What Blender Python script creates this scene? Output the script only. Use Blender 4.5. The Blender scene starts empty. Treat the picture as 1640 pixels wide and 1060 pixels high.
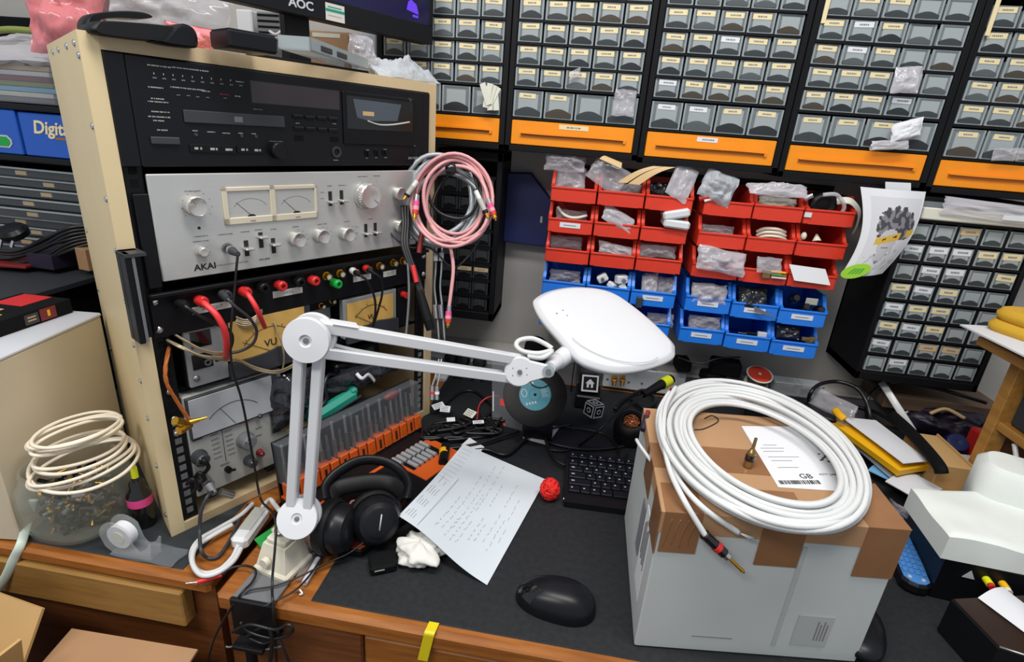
import bpy, math, random
from mathutils import Vector, Matrix, noise
V = Vector
SC = bpy.context.scene
COL = SC.collection
T = 0.75            # height of the desk top above the floor; everything below is measured from the desk top
EYE = V((0, 0, 0.615))
FOC = 860.848       # focal length in pixels of the 1640 px wide frame
CAM = Matrix(((0.98680001, 0.14493967, 0.07223727), (0.11818402, -0.33957282, -0.93312531), (-0.11071706, 0.92934536, -0.35222001)))
CAMT = CAM.transposed()
RY = 1.048335322794672          # how far the rack is turned
RA = V((-0.56168549, 0.57573269, 0))
RE = V((math.cos(RY), math.sin(RY), 0)); RD = V((-math.sin(RY), math.cos(RY), 0)); UP = V((0, 0, 1))

def ray(px, py): return CAMT @ V((px-820, py-530, FOC))
def on(px, py, n, p):
    r = ray(px, py); n = V(n)
    return EYE + r*((n.dot(V(p)-EYE))/n.dot(r))
def hz(px, py, z=0.0): return on(px, py, (0, 0, 1), (0, 0, z))
def wy(px, py, y): return on(px, py, (0, 1, 0), (0, y, 0))
def at(px, py, d): return EYE + ray(px, py)/FOC*d
def dep(p): return (CAM @ (V(p)-EYE)).z
def rk(px, py, out=0.0):        # a point of the rack's front (or a plane out metres before it) as (u, z)
    p = on(px, py, -RD, RA - RD*out)
    return (p-RA).dot(RE), p.z
def RK(u, y, z): return RA + RE*u + RD*y + UP*z
def rkw(px, py, out=0.0):
    u, z = rk(px, py, out); return RK(u, -out, z)

# ---------------------------------------------------------------- materials
def lin(h):
    h = h.lstrip('#'); c = [int(h[i:i+2], 16)/255 for i in (0, 2, 4)]
    return tuple(x/12.92 if x <= .04045 else ((x+.055)/1.055)**2.4 for x in c) + (1,)
MATS = {}
def mat(name, col, rough=.5, metal=0, var=.0, scale=40, bump=0, alpha=1, amax=.45, coat=0, emit=0, stretch=None, col2=None, spec=None):
    m = bpy.data.materials.new(name); m.use_nodes = True; MATS[name] = m
    nt = m.node_tree; b = nt.nodes['Principled BSDF']; c = lin(col)
    b.inputs['Base Color'].default_value = c; b.inputs['Roughness'].default_value = rough; b.inputs['Metallic'].default_value = metal
    if coat: b.inputs['Coat Weight'].default_value = coat; b.inputs['Coat Roughness'].default_value = .12
    if spec is not None: b.inputs['Specular IOR Level'].default_value = spec
    if emit: b.inputs['Emission Color'].default_value = c; b.inputs['Emission Strength'].default_value = emit
    if var or bump or col2:
        tc = nt.nodes.new('ShaderNodeTexCoord'); mp = nt.nodes.new('ShaderNodeMapping'); nz = nt.nodes.new('ShaderNodeTexNoise')
        nz.inputs['Scale'].default_value = scale; nz.inputs['Detail'].default_value = 5
        nt.links.new(tc.outputs['Object'], mp.inputs['Vector']); nt.links.new(mp.outputs['Vector'], nz.inputs['Vector'])
        if stretch: mp.inputs['Scale'].default_value = stretch
        if var or col2:
            cr = nt.nodes.new('ShaderNodeValToRGB'); e = cr.color_ramp.elements
            d = lin(col2) if col2 else tuple(min(1, x*(1-var)) for x in c[:3]) + (1,)
            e[0].position = .35; e[1].position = .68; e[0].color = d; e[1].color = c if col2 else tuple(min(1, x*(1+var*.5)) for x in c[:3]) + (1,)
            nt.links.new(nz.outputs['Fac'], cr.inputs['Fac']); nt.links.new(cr.outputs['Color'], b.inputs['Base Color'])
        if bump:
            bp = nt.nodes.new('ShaderNodeBump'); bp.inputs['Strength'].default_value = bump; bp.inputs['Distance'].default_value = .002
            nt.links.new(nz.outputs['Fac'], bp.inputs['Height']); nt.links.new(bp.outputs['Normal'], b.inputs['Normal'])
    if alpha < 1:
        out = nt.nodes['Material Output']; tr = nt.nodes.new('ShaderNodeBsdfTransparent'); mx = nt.nodes.new('ShaderNodeMixShader')
        lw = nt.nodes.new('ShaderNodeLayerWeight'); lw.inputs['Blend'].default_value = .35
        mr = nt.nodes.new('ShaderNodeMapRange'); mr.inputs['To Min'].default_value = alpha; mr.inputs['To Max'].default_value = min(1, alpha+amax)
        nt.links.new(lw.outputs['Facing'], mr.inputs['Value']); nt.links.new(mr.outputs['Result'], mx.inputs['Fac'])
        nt.links.new(tr.outputs[0], mx.inputs[1]); nt.links.new(b.outputs[0], mx.inputs[2]); nt.links.new(mx.outputs[0], out.inputs['Surface'])
    return m
mat('wall', '#b7b4ae', .85, var=.06, scale=6)
mat('floorboard', '#4a3a2e', .7, var=.2, scale=5)
mat('teak', '#a5672c', .38, col2='#874e1e', scale=9, stretch=(1.2, 14, 14), bump=.05)
mat('teak_dark', '#7d4a27', .42, col2='#663a1c', scale=9, stretch=(1.2, 14, 14))
mat('light_wood', '#a07840', .5, col2='#8d6833', scale=12, stretch=(1, 9, 9))
mat('shelf_wood', '#b98742', .5, col2='#a37435', scale=10, stretch=(9, 1, 9))
mat('leather', '#232528', .58, var=.2, scale=120, bump=.15, spec=.3)
mat('leather_worn', '#363b3e', .62, spec=.3, col2='#23282c', scale=14, bump=.1)
mat('beige', '#d9c69c', .5, var=.03, scale=8)
mat('beige_face', '#cdb68f', .5, var=.03, scale=8)
mat('case_beige', '#c9bda6', .55, var=.05, scale=5)
mat('case_white', '#c3c8d2', .4)
mat('black', '#101114', .42, spec=.25)
mat('black_satin', '#131418', .34, spec=.28)
mat('black_matt', '#0c0d0f', .75, spec=.15)
mat('black_gloss', '#0b0b0d', .12, coat=.5)
mat('rubber', '#111214', .48, spec=.3)
mat('cord_black', '#131316', .38)
mat('dark_grey', '#33353a', .5)
mat('mid_grey', '#6b6d70', .5)
mat('silver', '#cfd0cd', .34, metal=.55, var=.04, scale=30, stretch=(1, 60, 60))
mat('chrome', '#dcdcdc', .16, metal=1)
mat('steel', '#9a9a98', .3, metal=.9)
mat('gold', '#d8a53c', .25, metal=.95)
mat('socket_silver', '#b9bcc0', .3, metal=.45)
mat('brass', '#a88c5e', .3, metal=.9, var=.2)
mat('faded', '#a9aeac', .7)
mat('copper', '#dc8a58', .3, metal=.55, var=.3, scale=200)
mat('knob_metal', '#d6d4cf', .25, metal=.75)
mat('meter_cream', '#cfc6b0', .5)
mat('meter_grey', '#a9a79f', .4)
mat('ink', '#1c1c1e', .6)
mat('print_white', '#b9bcc2', .5)
mat('print_red', '#a83030', .5)
mat('pcb_label', '#c9c7c0', .5)
mat('vu_yellow', '#d9ae5e', .45, var=.04)
mat('vu_grey', '#8f9192', .45)
mat('panel_grey', '#a9aaa4', .5, var=.05)
mat('glass_meter', '#b4b8bd', .2, var=.25, scale=9)
mat('smoke', '#2e2124', .06, coat=.6)
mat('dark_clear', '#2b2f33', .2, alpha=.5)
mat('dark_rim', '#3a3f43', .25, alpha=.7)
mat('cas_window', '#4a525b', .15, coat=.4)
mat('red', '#c92a2a', .4)
mat('red_wire', '#e0383c', .42)
mat('red_bin', '#d53822', .42, var=.04)
mat('blue_bin', '#1f7ae4', .38, var=.04)
mat('green', '#119a3c', .4)
mat('teal', '#148c78', .5)
mat('orange', '#f0900e', .42, var=.03)
mat('orange_dark', '#c06a08', .5)
mat('tool_orange', '#cf5a1c', .45)
mat('cab_black', '#0f1013', .5, spec=.2)
mat('drawer_clear', '#8d979c', .25, alpha=.5)
mat('drawer_rim', '#a3adb0', .3, alpha=.72)
mat('drawer_window', '#b6bfc1', .3, alpha=.62)
mat('drawer_scoop', '#3d4346', .3, alpha=.85)
mat('label_cream', '#e2d3a6', .6)
mat('label_white', '#d9dde2', .6)
mat('label_tan', '#c9ad84', .6)
mat('navy', '#141d52', .5)
mat('paper', '#cdd6dd', .75, var=.03, scale=10)
mat('paper_white', '#d6d8dc', .75)
mat('pencil', '#737b84', .8)
mat('tissue', '#d8d8d2', .85, bump=.6, scale=60)
mat('yarn', '#e2241c', .7, bump=.4, scale=300)
mat('white_plastic', '#d6d9db', .3)
mat('lamp_white', '#d4d6da', .3)
mat('lamp_clear', '#9aa8b0', .2, alpha=.5)
mat('white_cable', '#cfd2d2', .34)
mat('ivory_cable', '#e2d8c6', .35)
mat('cream_plastic', '#d9d4c2', .4)
mat('box_white', '#b9bfbe', .7, var=.05, scale=7)
mat('cardboard', '#a9835f', .7, var=.08, scale=8)
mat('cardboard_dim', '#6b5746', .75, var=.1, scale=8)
mat('clear_lid', '#9aa0a6', .08, alpha=.07, amax=.16)
mat('scoop_brown', '#4a4238', .35, alpha=.85)
mat('scoop_grey', '#5b6164', .35, alpha=.8)
mat('scoop_dark', '#2a2e31', .35, alpha=.9)
mat('carton', '#c29c66', .75, var=.06, scale=9)
mat('tape_brown', '#8a6344', .22, var=.12, scale=14, alpha=.93)
mat('bag', '#d3d1d8', .1, alpha=.24, amax=.4, spec=.9)
mat('bag_milky', '#d6d4da', .16, alpha=.45, amax=.35, spec=.8)
mat('bag_pink', '#e58a90', .2, alpha=.72)
mat('bag_dark', '#2a2d33', .1, alpha=.78, coat=.6)
mat('bubble', '#c3c9cf', .12, alpha=.6, bump=1, scale=160)
mat('clear', '#cfd6d8', .06, alpha=.10, amax=.3, spec=.9)
mat('clear_grey', '#8a9097', .1, alpha=.18, amax=.25)
mat('glass', '#cdd3c6', .02, alpha=.05, amax=.2, spec=1)
mat('teal_label', '#2e8394', .45)
mat('vinyl', '#0a0a0c', .42, spec=.2)
mat('yellow_fluo', '#d9e21c', .4)
mat('yellow_tape', '#e3cf1f', .35, alpha=.85)
mat('yellow_env', '#efb416', .5)
mat('yellow_cloth', '#cfa22a', .8)
mat('pink_cable', '#d09698', .42)
mat('grey_cable', '#9fa6aa', .25, metal=.2)
mat('clear_wire', '#a89a7c', .25, metal=.3)
mat('amber_wire', '#b8662c', .25, metal=.2)
mat('mint', '#c9d8cc', .4)
mat('pink_label', '#e0468a', .5)
mat('blue_box', '#1f55b4', .4)
mat('blue_key', '#4a86c8', .5)
mat('skin_grey', '#b3b3b8', .7); mat('photo_grey', '#c9c9cf', .7); mat('hair_dark', '#3c3c42', .7); mat('hair_mid', '#77777d', .7)
mat('photo_yellow', '#c7a23c', .7); mat('lime', '#a5de3c', .6); mat('lime_dark', '#4bb043', .6)
mat('foam', '#dde3de', .8, var=.04, scale=20, bump=.2)
mat('foam_warm', '#d8d8ca', .8, var=.04, scale=20, bump=.2)
mat('reel_red', '#d5442e', .45)
mat('screen', '#16133a', .15, emit=.12); mat('screen_violet', '#5a35c8', .3, emit=.5)
mat('dark_red', '#7a1f22', .5)
mat('olive', '#7f8a42', .5)
mat('tan_strip', '#c6a877', .5)
mat('purple_dark', '#241c30', .5)
mat('blue_paper', '#78b4dc', .6)
mat('brown_case', '#2b1c16', .4)
mat('blue_part', '#2f62c4', .4); mat('blue_pale', '#4d7fc0', .5)

# ---------------------------------------------------------------- mesh builder
def spl(pts, k=6, closed=False):
    pts = [V(p) for p in pts]; n = len(pts); out = []
    if n < 3 and not closed: return pts
    for i in range(n if closed else n-1):
        if closed: a, b, c, d = pts[i-1], pts[i], pts[(i+1) % n], pts[(i+2) % n]
        else: a, b, c, d = pts[max(i-1, 0)], pts[i], pts[i+1], pts[min(i+2, n-1)]
        for j in range(k):
            t = j/k
            out.append(.5*((2*b)+(c-a)*t+(2*a-5*b+4*c-d)*t*t+(3*b-a-3*c+d)*t**3))
    if not closed: out.append(pts[-1])
    return out
_TXT = {}
def text_mesh(s, bold=False):
    if (s, bold) not in _TXT:
        cu = bpy.data.curves.new('lettering', 'FONT'); cu.body = s; cu.align_x = 'CENTER'; cu.align_y = 'CENTER'; cu.extrude = .02; cu.resolution_u = 3; cu.offset = .022 if bold else 0
        o = bpy.data.objects.new('lettering', cu); COL.objects.link(o)
        bpy.context.view_layer.update()
        me = bpy.data.meshes.new_from_object(o.evaluated_get(bpy.context.evaluated_depsgraph_get()))
        _TXT[s, bold] = ([v.co.copy() for v in me.vertices], [tuple(p.vertices) for p in me.polygons])
        bpy.data.objects.remove(o); bpy.data.curves.remove(cu); bpy.data.meshes.remove(me)
    return _TXT[s, bold]
class MB:
    def __init__(s, M=None): s.v = []; s.f = []; s.m = []; s.sm = []; s.mats = []; s.M = M
    def add(s, vs, fs, m, smooth=False):
        if m not in s.mats: s.mats.append(m)
        i = s.mats.index(m); b = len(s.v)
        s.v += [tuple(s.M @ V(p)) if s.M else tuple(p) for p in vs]
        for f in fs: s.f.append(tuple(b+k for k in f)); s.m.append(i); s.sm.append(smooth)
        return s
    def box(s, a, b, m, c=0):
        x0, y0, z0 = [min(a[i], b[i]) for i in range(3)]; x1, y1, z1 = [max(a[i], b[i]) for i in range(3)]
        if c <= 0:
            vs = [(x, y, z) for x in (x0, x1) for y in (y0, y1) for z in (z0, z1)]
            return s.add(vs, [(0, 1, 3, 2), (4, 6, 7, 5), (0, 4, 5, 1), (2, 3, 7, 6), (0, 2, 6, 4), (1, 5, 7, 3)], m)
        c = min(c, (x1-x0)*.45, (y1-y0)*.45, (z1-z0)*.45); vs = []; ix = {}
        X = (x0, x1); Y = (y0, y1); Z = (z0, z1)
        for i in (0, 1):
            for j in (0, 1):
                for k in (0, 1):
                    p = V((X[i], Y[j], Z[k])); d = V((c*(1-2*i), c*(1-2*j), c*(1-2*k)))
                    for ax in range(3):      # vertex lying on the face whose normal is ax
                        q = p.copy()
                        for o in range(3):
                            if o != ax: q[o] += d[o]
                        ix[i, j, k, ax] = len(vs); vs.append(q)
        fs = []
        for ax in range(3):
            o1, o2 = [(1, 2), (0, 2), (0, 1)][ax]
            for sgn in (0, 1):
                lp = []
                for (p, q) in ((0, 0), (1, 0), (1, 1), (0, 1)):
                    t = [0, 0, 0]; t[ax] = sgn; t[o1] = p; t[o2] = q; lp.append(ix[t[0], t[1], t[2], ax])
                fs.append(tuple(lp))
            for p in (0, 1):
                for q in (0, 1):
                    t0 = [0, 0, 0]; t0[o1] = p; t0[o2] = q; t1 = list(t0); t1[ax] = 1
                    fs.append((ix[tuple(t0)+(o1,)], ix[tuple(t1)+(o1,)], ix[tuple(t1)+(o2,)], ix[tuple(t0)+(o2,)]))
        for i in (0, 1):
            for j in (0, 1):
                for k in (0, 1): fs.append(tuple(ix[i, j, k, a] for a in range(3)))
        return s.add(vs, fs, m)
    def cyl(s, p0, p1, r0, m, r1=None, n=20, caps=True):
        p0, p1 = V(p0), V(p1); r1 = r0 if r1 is None else r1; d = (p1-p0).normalized()
        a = d.orthogonal().normalized(); b = d.cross(a)
        ring = lambda p, r: [p+(a*math.cos(t)+b*math.sin(t))*r for t in [2*math.pi*i/n for i in range(n)]]
        A, B = ring(p0, r0), ring(p1, r1)
        s.add(A+B, [(i, (i+1) % n, n+(i+1) % n, n+i) for i in range(n)], m, True)
        if caps: s.add(A, [tuple(range(n))[::-1]], m); s.add(B, [tuple(range(n))], m)
        return s
    def lathe(s, o, ax, prof, m, n=28):      # prof: (radius, height) along ax
        o = V(o); d = V(ax).normalized(); a = d.orthogonal().normalized(); b = d.cross(a); runs = [[prof[0]]]
        for j in range(1, len(prof)):
            runs[-1].append(prof[j])
            if j+1 < len(prof):          # a crease sharper than 35 degrees starts a new smooth band
                p, q, w = prof[j-1], prof[j], prof[j+1]; t = math.atan2(q[1]-p[1], q[0]-p[0])-math.atan2(w[1]-q[1], w[0]-q[0])
                if abs((t+math.pi) % (2*math.pi)-math.pi) > .61: runs.append([q])
        for run in runs:
            vs = [o+d*h+(a*math.cos(2*math.pi*i/n)+b*math.sin(2*math.pi*i/n))*r for r, h in run for i in range(n)]
            s.add(vs, [(j*n+i, j*n+(i+1) % n, (j+1)*n+(i+1) % n, (j+1)*n+i) for j in range(len(run)-1) for i in range(n)], m, True)
        return s
    def tube(s, pts, r, m, n=8, closed=False, r1=None, flat=1):
        pts = [V(p) for p in pts]; k = len(pts); vs = []; prev = None
        for i, p in enumerate(pts):
            if closed: d = pts[(i+1) % k]-pts[i-1]
            else: d = pts[min(i+1, k-1)]-pts[max(i-1, 0)]
            d = d.normalized() if d.length > 1e-9 else V((0, 0, 1))
            a = (prev-d*prev.dot(d)) if prev else d.orthogonal()
            a = a.normalized() if a.length > 1e-6 else d.orthogonal().normalized()
            prev = a; b = d.cross(a); rr = r if r1 is None else r+(r1-r)*i/max(1, k-1)
            vs += [p+(a*math.cos(2*math.pi*j/n)+b*math.sin(2*math.pi*j/n)*flat)*rr for j in range(n)]
        fs = [(i*n+j, i*n+(j+1) % n, ((i+1) % k)*n+(j+1) % n, ((i+1) % k)*n+j) for i in range(k if closed else k-1) for j in range(n)]
        if not closed: fs += [tuple(range(n))[::-1], tuple((k-1)*n+j for j in range(n))]
        return s.add(vs, fs, m, True)
    def prism(s, poly, o, ex, ey, ez, h, m, c=0, smooth=False):     # polygon in the (ex, ey) plane at o, thickened by h along ez, edge chamfer c
        o, ex, ey, ez = V(o), V(ex), V(ey), V(ez); n = len(poly)
        cx = sum(p[0] for p in poly)/n; cy = sum(p[1] for p in poly)/n
        L = lambda k, t: [o+ex*(cx+(x-cx)*k)+ey*(cy+(y-cy)*k)+ez*t for x, y in poly]
        if c:
            rad = sum(math.hypot(x-cx, y-cy) for x, y in poly)/n; k = 1-c/rad
            ls = [L(k, 0), L(1, c*(1 if h > 0 else -1)), L(1, h-c*(1 if h > 0 else -1)), L(k, h)]
        else: ls = [L(1, 0), L(1, h)]
        vs = [v for l in ls for v in l]
        s.add(vs, [(j*n+i, j*n+(i+1) % n, (j+1)*n+(i+1) % n, (j+1)*n+i) for j in range(len(ls)-1) for i in range(n)], m, smooth)
        s.add(ls[0], [tuple(range(n))[::-1]], m); s.add(ls[-1], [tuple(range(n))], m)
        return s
    def grid(s, fn, nu, nv, m, smooth=True, closeu=False):     # m: a name, or a function of (i, j)
        vs = [V(fn(i/nu, j/nv)) for j in range(nv+1) for i in range(nu+1)]; w = nu+1
        if callable(m):
            by = {}
            for j in range(nv):
                for i in range(nu): by.setdefault(m((i+.5)/nu, (j+.5)/nv), []).append((j*w+i, j*w+i+1, (j+1)*w+i+1, (j+1)*w+i))
            for mm, fs in by.items(): s.add(vs, fs, mm, smooth)
            return s
        return s.add(vs, [(j*w+i, j*w+i+1, (j+1)*w+i+1, (j+1)*w+i) for j in range(nv) for i in range(nu)], m, smooth)
    def ball(s, c, r, m, n=14, sq=1):
        c = V(c); r = V(r) if hasattr(r, '__len__') else V((r, r, r)); k = n//2
        P = lambda u, v: (math.sin(math.pi*v)*math.cos(2*math.pi*u), math.sin(math.pi*v)*math.sin(2*math.pi*u), math.cos(math.pi*v))
        g = lambda x: math.copysign(abs(x)**sq, x)
        return s.grid(lambda u, v: c+V([g(q)*w for q, w in zip(P(u, v), r)]), n, k, m)
    def sheet(s, fn, nu, nv, m, t=.0004, back=None):    # thin solid sheet
        e = 1e-3
        def nrm(u, v):
            a = V(fn(min(1, u+e), v))-V(fn(max(0, u-e), v)); b = V(fn(u, min(1, v+e)))-V(fn(u, max(0, v-e)))
            return a.cross(b).normalized()
        s.grid(fn, nu, nv, m); bk = back or (m if not callable(m) else m(.5, .5))
        s.grid(lambda u, v: V(fn(u, v))-nrm(u, v)*t, nu, nv, bk)
        for f, n in ((lambda u, v: V(fn(u, 0))-nrm(u, 0)*t*v, nu), (lambda u, v: V(fn(u, 1))-nrm(u, 1)*t*v, nu), (lambda u, v: V(fn(0, u))-nrm(0, u)*t*v, nv), (lambda u, v: V(fn(1, u))-nrm(1, u)*t*v, nv)):
            s.grid(f, n, 1, bk)
        return s
    def text(s, t, size, o, ex, ey, m, bold=False):
        vs, fs = text_mesh(t, bold); o, ex, ey = V(o), V(ex), V(ey); ez = ex.cross(ey)
        return s.add([o+(ex*p.x+ey*p.y+ez*p.z)*size for p in vs], fs, m)
    def mesh(s, name, org=(0, 0, 0)):
        me = bpy.data.meshes.new(name); org = V(org)
        me.from_pydata([V(p)-org for p in s.v], [], s.f)
        for m in s.mats: me.materials.append(MATS[m])
        me.polygons.foreach_set('material_index', s.m); me.polygons.foreach_set('use_smooth', s.sm); me.update()
        return me
    def part(s, name, parent, label=None, org=None):    # a child mesh; coordinates in the thing's own frame (ORG)
        o = bpy.data.objects.new(name, s.mesh(name, ORG.get(parent.name, (0, 0, 0)) if org is None else org)); COL.objects.link(o); o.parent = parent
        ORG[o.name] = (0, 0, 0)
        if label: o['label'] = label
        return o
    def thing(s, name, label, cat, loc=None, group=None, kind=None):    # one mesh that is a whole thing, in desk coordinates
        if loc is None:
            xs = [p[0] for p in s.v]; ys = [p[1] for p in s.v]; zs = [p[2] for p in s.v]
            loc = ((min(xs)+max(xs))/2, (min(ys)+max(ys))/2, min(zs))
        o = bpy.data.objects.new(name, s.mesh(name, loc)); COL.objects.link(o); o.location = V(loc)+UP*T
        ORG[o.name] = loc
        if label: o['label'] = label
        if cat: o['category'] = cat
        if group: o['group'] = group
        if kind: o['kind'] = kind
        return o
ORG = {}
def thing(name, label, cat, loc=(0, 0, 0), rz=0, group=None, org=None):
    o = bpy.data.objects.new(name, None); COL.objects.link(o); o.empty_display_size = .02
    o.location = V(loc)+UP*T; o.rotation_euler = (0, 0, rz); o['label'] = label; o['category'] = cat
    if group: o['group'] = group
    ORG[o.name] = tuple(loc) if org is None else org
    return o
def rack_thing(name, label, cat, u, z, group=None, y=0):     # parts are given in the rack's frame (u, y inward, z)
    return thing(name, label, cat, RK(u, y, z), RY, group, org=(u, y, z))
def copy_tree(o, parent=None):
    c = o.copy(); COL.objects.link(c)
    if parent: c.parent = parent
    for ch in list(o.children): copy_tree(ch, c)
    return c
def wob(p, k=20, a=1, seed=0): return noise.noise_vector(V(p)*k+V((seed*7.3, seed*3.1, seed)))*a
def cable(name, label, pts, r, m, cat='cable', group=None, k=8, n=8, closed=False):
    return MB().tube(spl(pts, k, closed), r, m, n, closed).thing(name, label, cat, group=group)

# ================================================================ the room and the desks
def struct(mb, name):
    o = mb.thing(name, None, None, kind='structure'); return o
struct(MB().box((-2.3, 1.36, -.75), (1.9, 1.46, 1.75), 'wall'), 'wall_back')
struct(MB().box((-2.3, -1.6, -.80), (1.9, 1.46, -.75), 'floorboard'), 'floor')
b = MB().box((-.60, 1.30, -.02), (1.25, 1.36, .055), 'mid_grey', .003).box((-.60, 1.295, .055), (1.25, 1.36, .063), 'wall', .002)
struct(b, 'trim_1')

def drawer_front(mb, x0, x1, y, z0, z1, m): mb.box((x0, y, z0), (x1, y+.018, z1), m, .003)
d = thing('desk', 'teak desk with black leather top under the white carton and the paper', 'desk', (.4, .9, -.75))
MB().box((-.437, .497, -.032), (1.30, 1.295, -.0015), 'teak', .006).part('desk_top', d)
MB().box((-.306, .512, -.003), (1.28, 1.28, 0), 'leather', .0012).part('leather_inset', d, 'black leather writing surface')
b = MB(); drawer_front(b, -.432, -.232, .507, -.74, -.036, 'teak_dark'); b.part('pedestal_front', d)
b = MB(); drawer_front(b, -.228, 1.26, .503, -.095, -.036, 'teak'); b.part('drawer', d)
MB().box((-.432, .525, -.75), (-.414, 1.28, -.034), 'teak_dark').box((-.25, .525, -.75), (-.232, 1.28, -.034), 'teak_dark').part('pedestal_side', d)
MB().box((1.25, .525, -.75), (1.27, 1.28, -.034), 'teak_dark').part('side_panel', d)
d = thing('side_desk', 'teak desk with worn grey leather top carrying the equipment rack', 'desk', (-.9, .9, -.75))
MB().box((-1.75, .51, -.024), (-.455, 1.27, -.0015), 'teak', .005).part('desk_top', d)
MB().box((-1.74, .524, -.003), (-.503, 1.25, 0), 'leather_worn', .0012).part('leather_inset', d, 'worn dark grey leather surface')
MB().box((-1.75, .53, -.75), (-.462, .548, -.025), 'teak_dark').part('front_panel', d)
MB().box((-1.75, .55, -.75), (-.47, 1.25, -.03), 'teak_dark').part('carcass', d)
MB().box((-1.3, .505, -.088), (-.497, .528, -.0255), 'light_wood', .002).part('drawer', d, 'pale wood drawer front pulled out a little')
u = thing('under_desk_cabinet', 'pale cabinet standing in the knee space below the drawer', 'cabinet', (-.12, .7, -.75))
MB().box((-.215, .56, -.75), (-.02, 1.0, -.14), 'case_beige', .004).part('body', u)
MB().box((-.205, .552, -.46), (-.03, .562, -.15), 'panel_grey', .002).part('door', u)
b = MB()
P0, P1 = V((-.1445, .4955, -.05)), V((-.121, .4955, -.048))
b.sheet(lambda s, v: (lambda t: V((-.1405+.0135*s - .010*t, .512-.0165*min(1, t*6) if t < .17 else .4945, .0012 if t < .17 else .0012-.05*(t-.17)/.83)))(v), 4, 24, 'yellow_tape', .0004)
b.thing('adhesive_tape', 'short yellow strip of sticky tape folded over the desk edge', 'tape')

# ================================================================ the drawer cabinets on the wall
def drawer_mesh(w, h, depth=.07, sm='drawer_scoop', arch=.55, dim=False):
    b = MB(); t = .0022; e = .0035
    b.box((0, 0, 0), (e, t, h), 'drawer_rim').box((w-e, 0, 0), (w, t, h), 'drawer_rim').box((e, 0, 0), (w-e, t, e*.7), 'drawer_rim').box((e, 0, h-e*.8), (w-e, t, h), 'drawer_clear')
    zc = h*.30
    b.box((e, .0006, zc*.7), (w-e, t-.0004, h-e*.8), 'drawer_clear')
    b.box((w*.16, -.0008, zc*.9), (w*.84, .0005, h*.86), 'drawer_window')
    arc = [(e*1.3, e*.7)]+[(e*1.3+(w-2.6*e)*i/10, zc*(.75+arch*math.sin(math.pi*i/10)) if 0 < i < 10 else zc*.75) for i in range(11)]+[(w-e*1.3, e*.7)]
    b.prism(arc, (0, -.0012, 0), (1, 0, 0), (0, 0, 1), (0, 1, 0), .003, sm)
    b.box((0, t, 0), (.001, depth, h*.8), 'drawer_clear').box((w-.001, t, 0), (w, depth, h*.8), 'drawer_clear').box((0, t, 0), (w, depth, .001), 'drawer_clear').box((0, depth-.001, 0), (w, depth, h*.8), 'drawer_clear')
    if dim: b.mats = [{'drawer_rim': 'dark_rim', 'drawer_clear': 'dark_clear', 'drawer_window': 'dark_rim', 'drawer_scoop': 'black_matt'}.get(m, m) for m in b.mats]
    return b.mesh('drawer')
def label_mesh(w, m, seed):
    b = MB().box((0, -.0004, 0), (w, .0002, .0092), m); r = random.Random(seed); x = w*.26
    while x < w*.74:
        q = r.uniform(.0012, .0034); b.box((x, -.0006, .0032), (x+q, -.0003, .0058), 'hair_mid'); x += q+.0009
    return b.mesh('label')
def wide_drawer_mesh(w, h):
    b = MB().box((0, 0, 0), (w, .003, h), 'orange', .0012).box((0, .003, .002), (w, .08, .004), 'orange').box((0, .003, .002), (.002, .08, h*.85), 'orange').box((w-.002, .003, .002), (w, .08, h*.85), 'orange')
    zl = lambda s: h*(.52+.05*math.sin((s-.5)*3.1)-.10*s)
    lip = [(w*(.08+.84*i/16), zl(i/16)) for i in range(17)]
    top = [(x, z+.0042*(1 if 0 < k < 16 else .4)) for k, (x, z) in enumerate(lip)][::-1]
    b.prism(lip+top, (0, -.007, 0), (1, 0, 0), (0, 0, 1), (0, 1, 0), .008, 'orange')
    b.prism(lip+[(x, z-.006) for x, z in lip][::-1], (0, -.0008, 0), (1, 0, 0), (0, 0, 1), (0, 1, 0), .002, 'orange_dark')
    b.box((w*.92, -.004, h*.36), (w*.94, .001, h*.5), 'orange')
    return b.mesh('wide_drawer')
LM = {c: [label_mesh(.034, m, i+7*k) for i in range(5)] for k, (c, m) in enumerate((('c', 'label_cream'), ('w', 'label_white'), ('t', 'label_tan')))}
def child(name, me, parent, loc, rot=None):
    o = bpy.data.objects.new(name, me); COL.objects.link(o); o.parent = parent; o.location = loc; ORG[o.name] = (0, 0, 0)
    if rot: o.rotation_euler = rot
    return o
rn = random.Random(3)
SCOOPS = ('drawer_scoop', 'drawer_scoop', 'scoop_grey', 'scoop_brown', 'scoop_dark')
SMALLS = [drawer_mesh(.0475, .0345, sm=s, arch=.45+.06*k) for k, s in enumerate(SCOOPS)]; LARGES = [drawer_mesh(.0605, .0505, sm=s) for s in SCOOPS]; WIDE = wide_drawer_mesh(.255, .0485)
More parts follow.
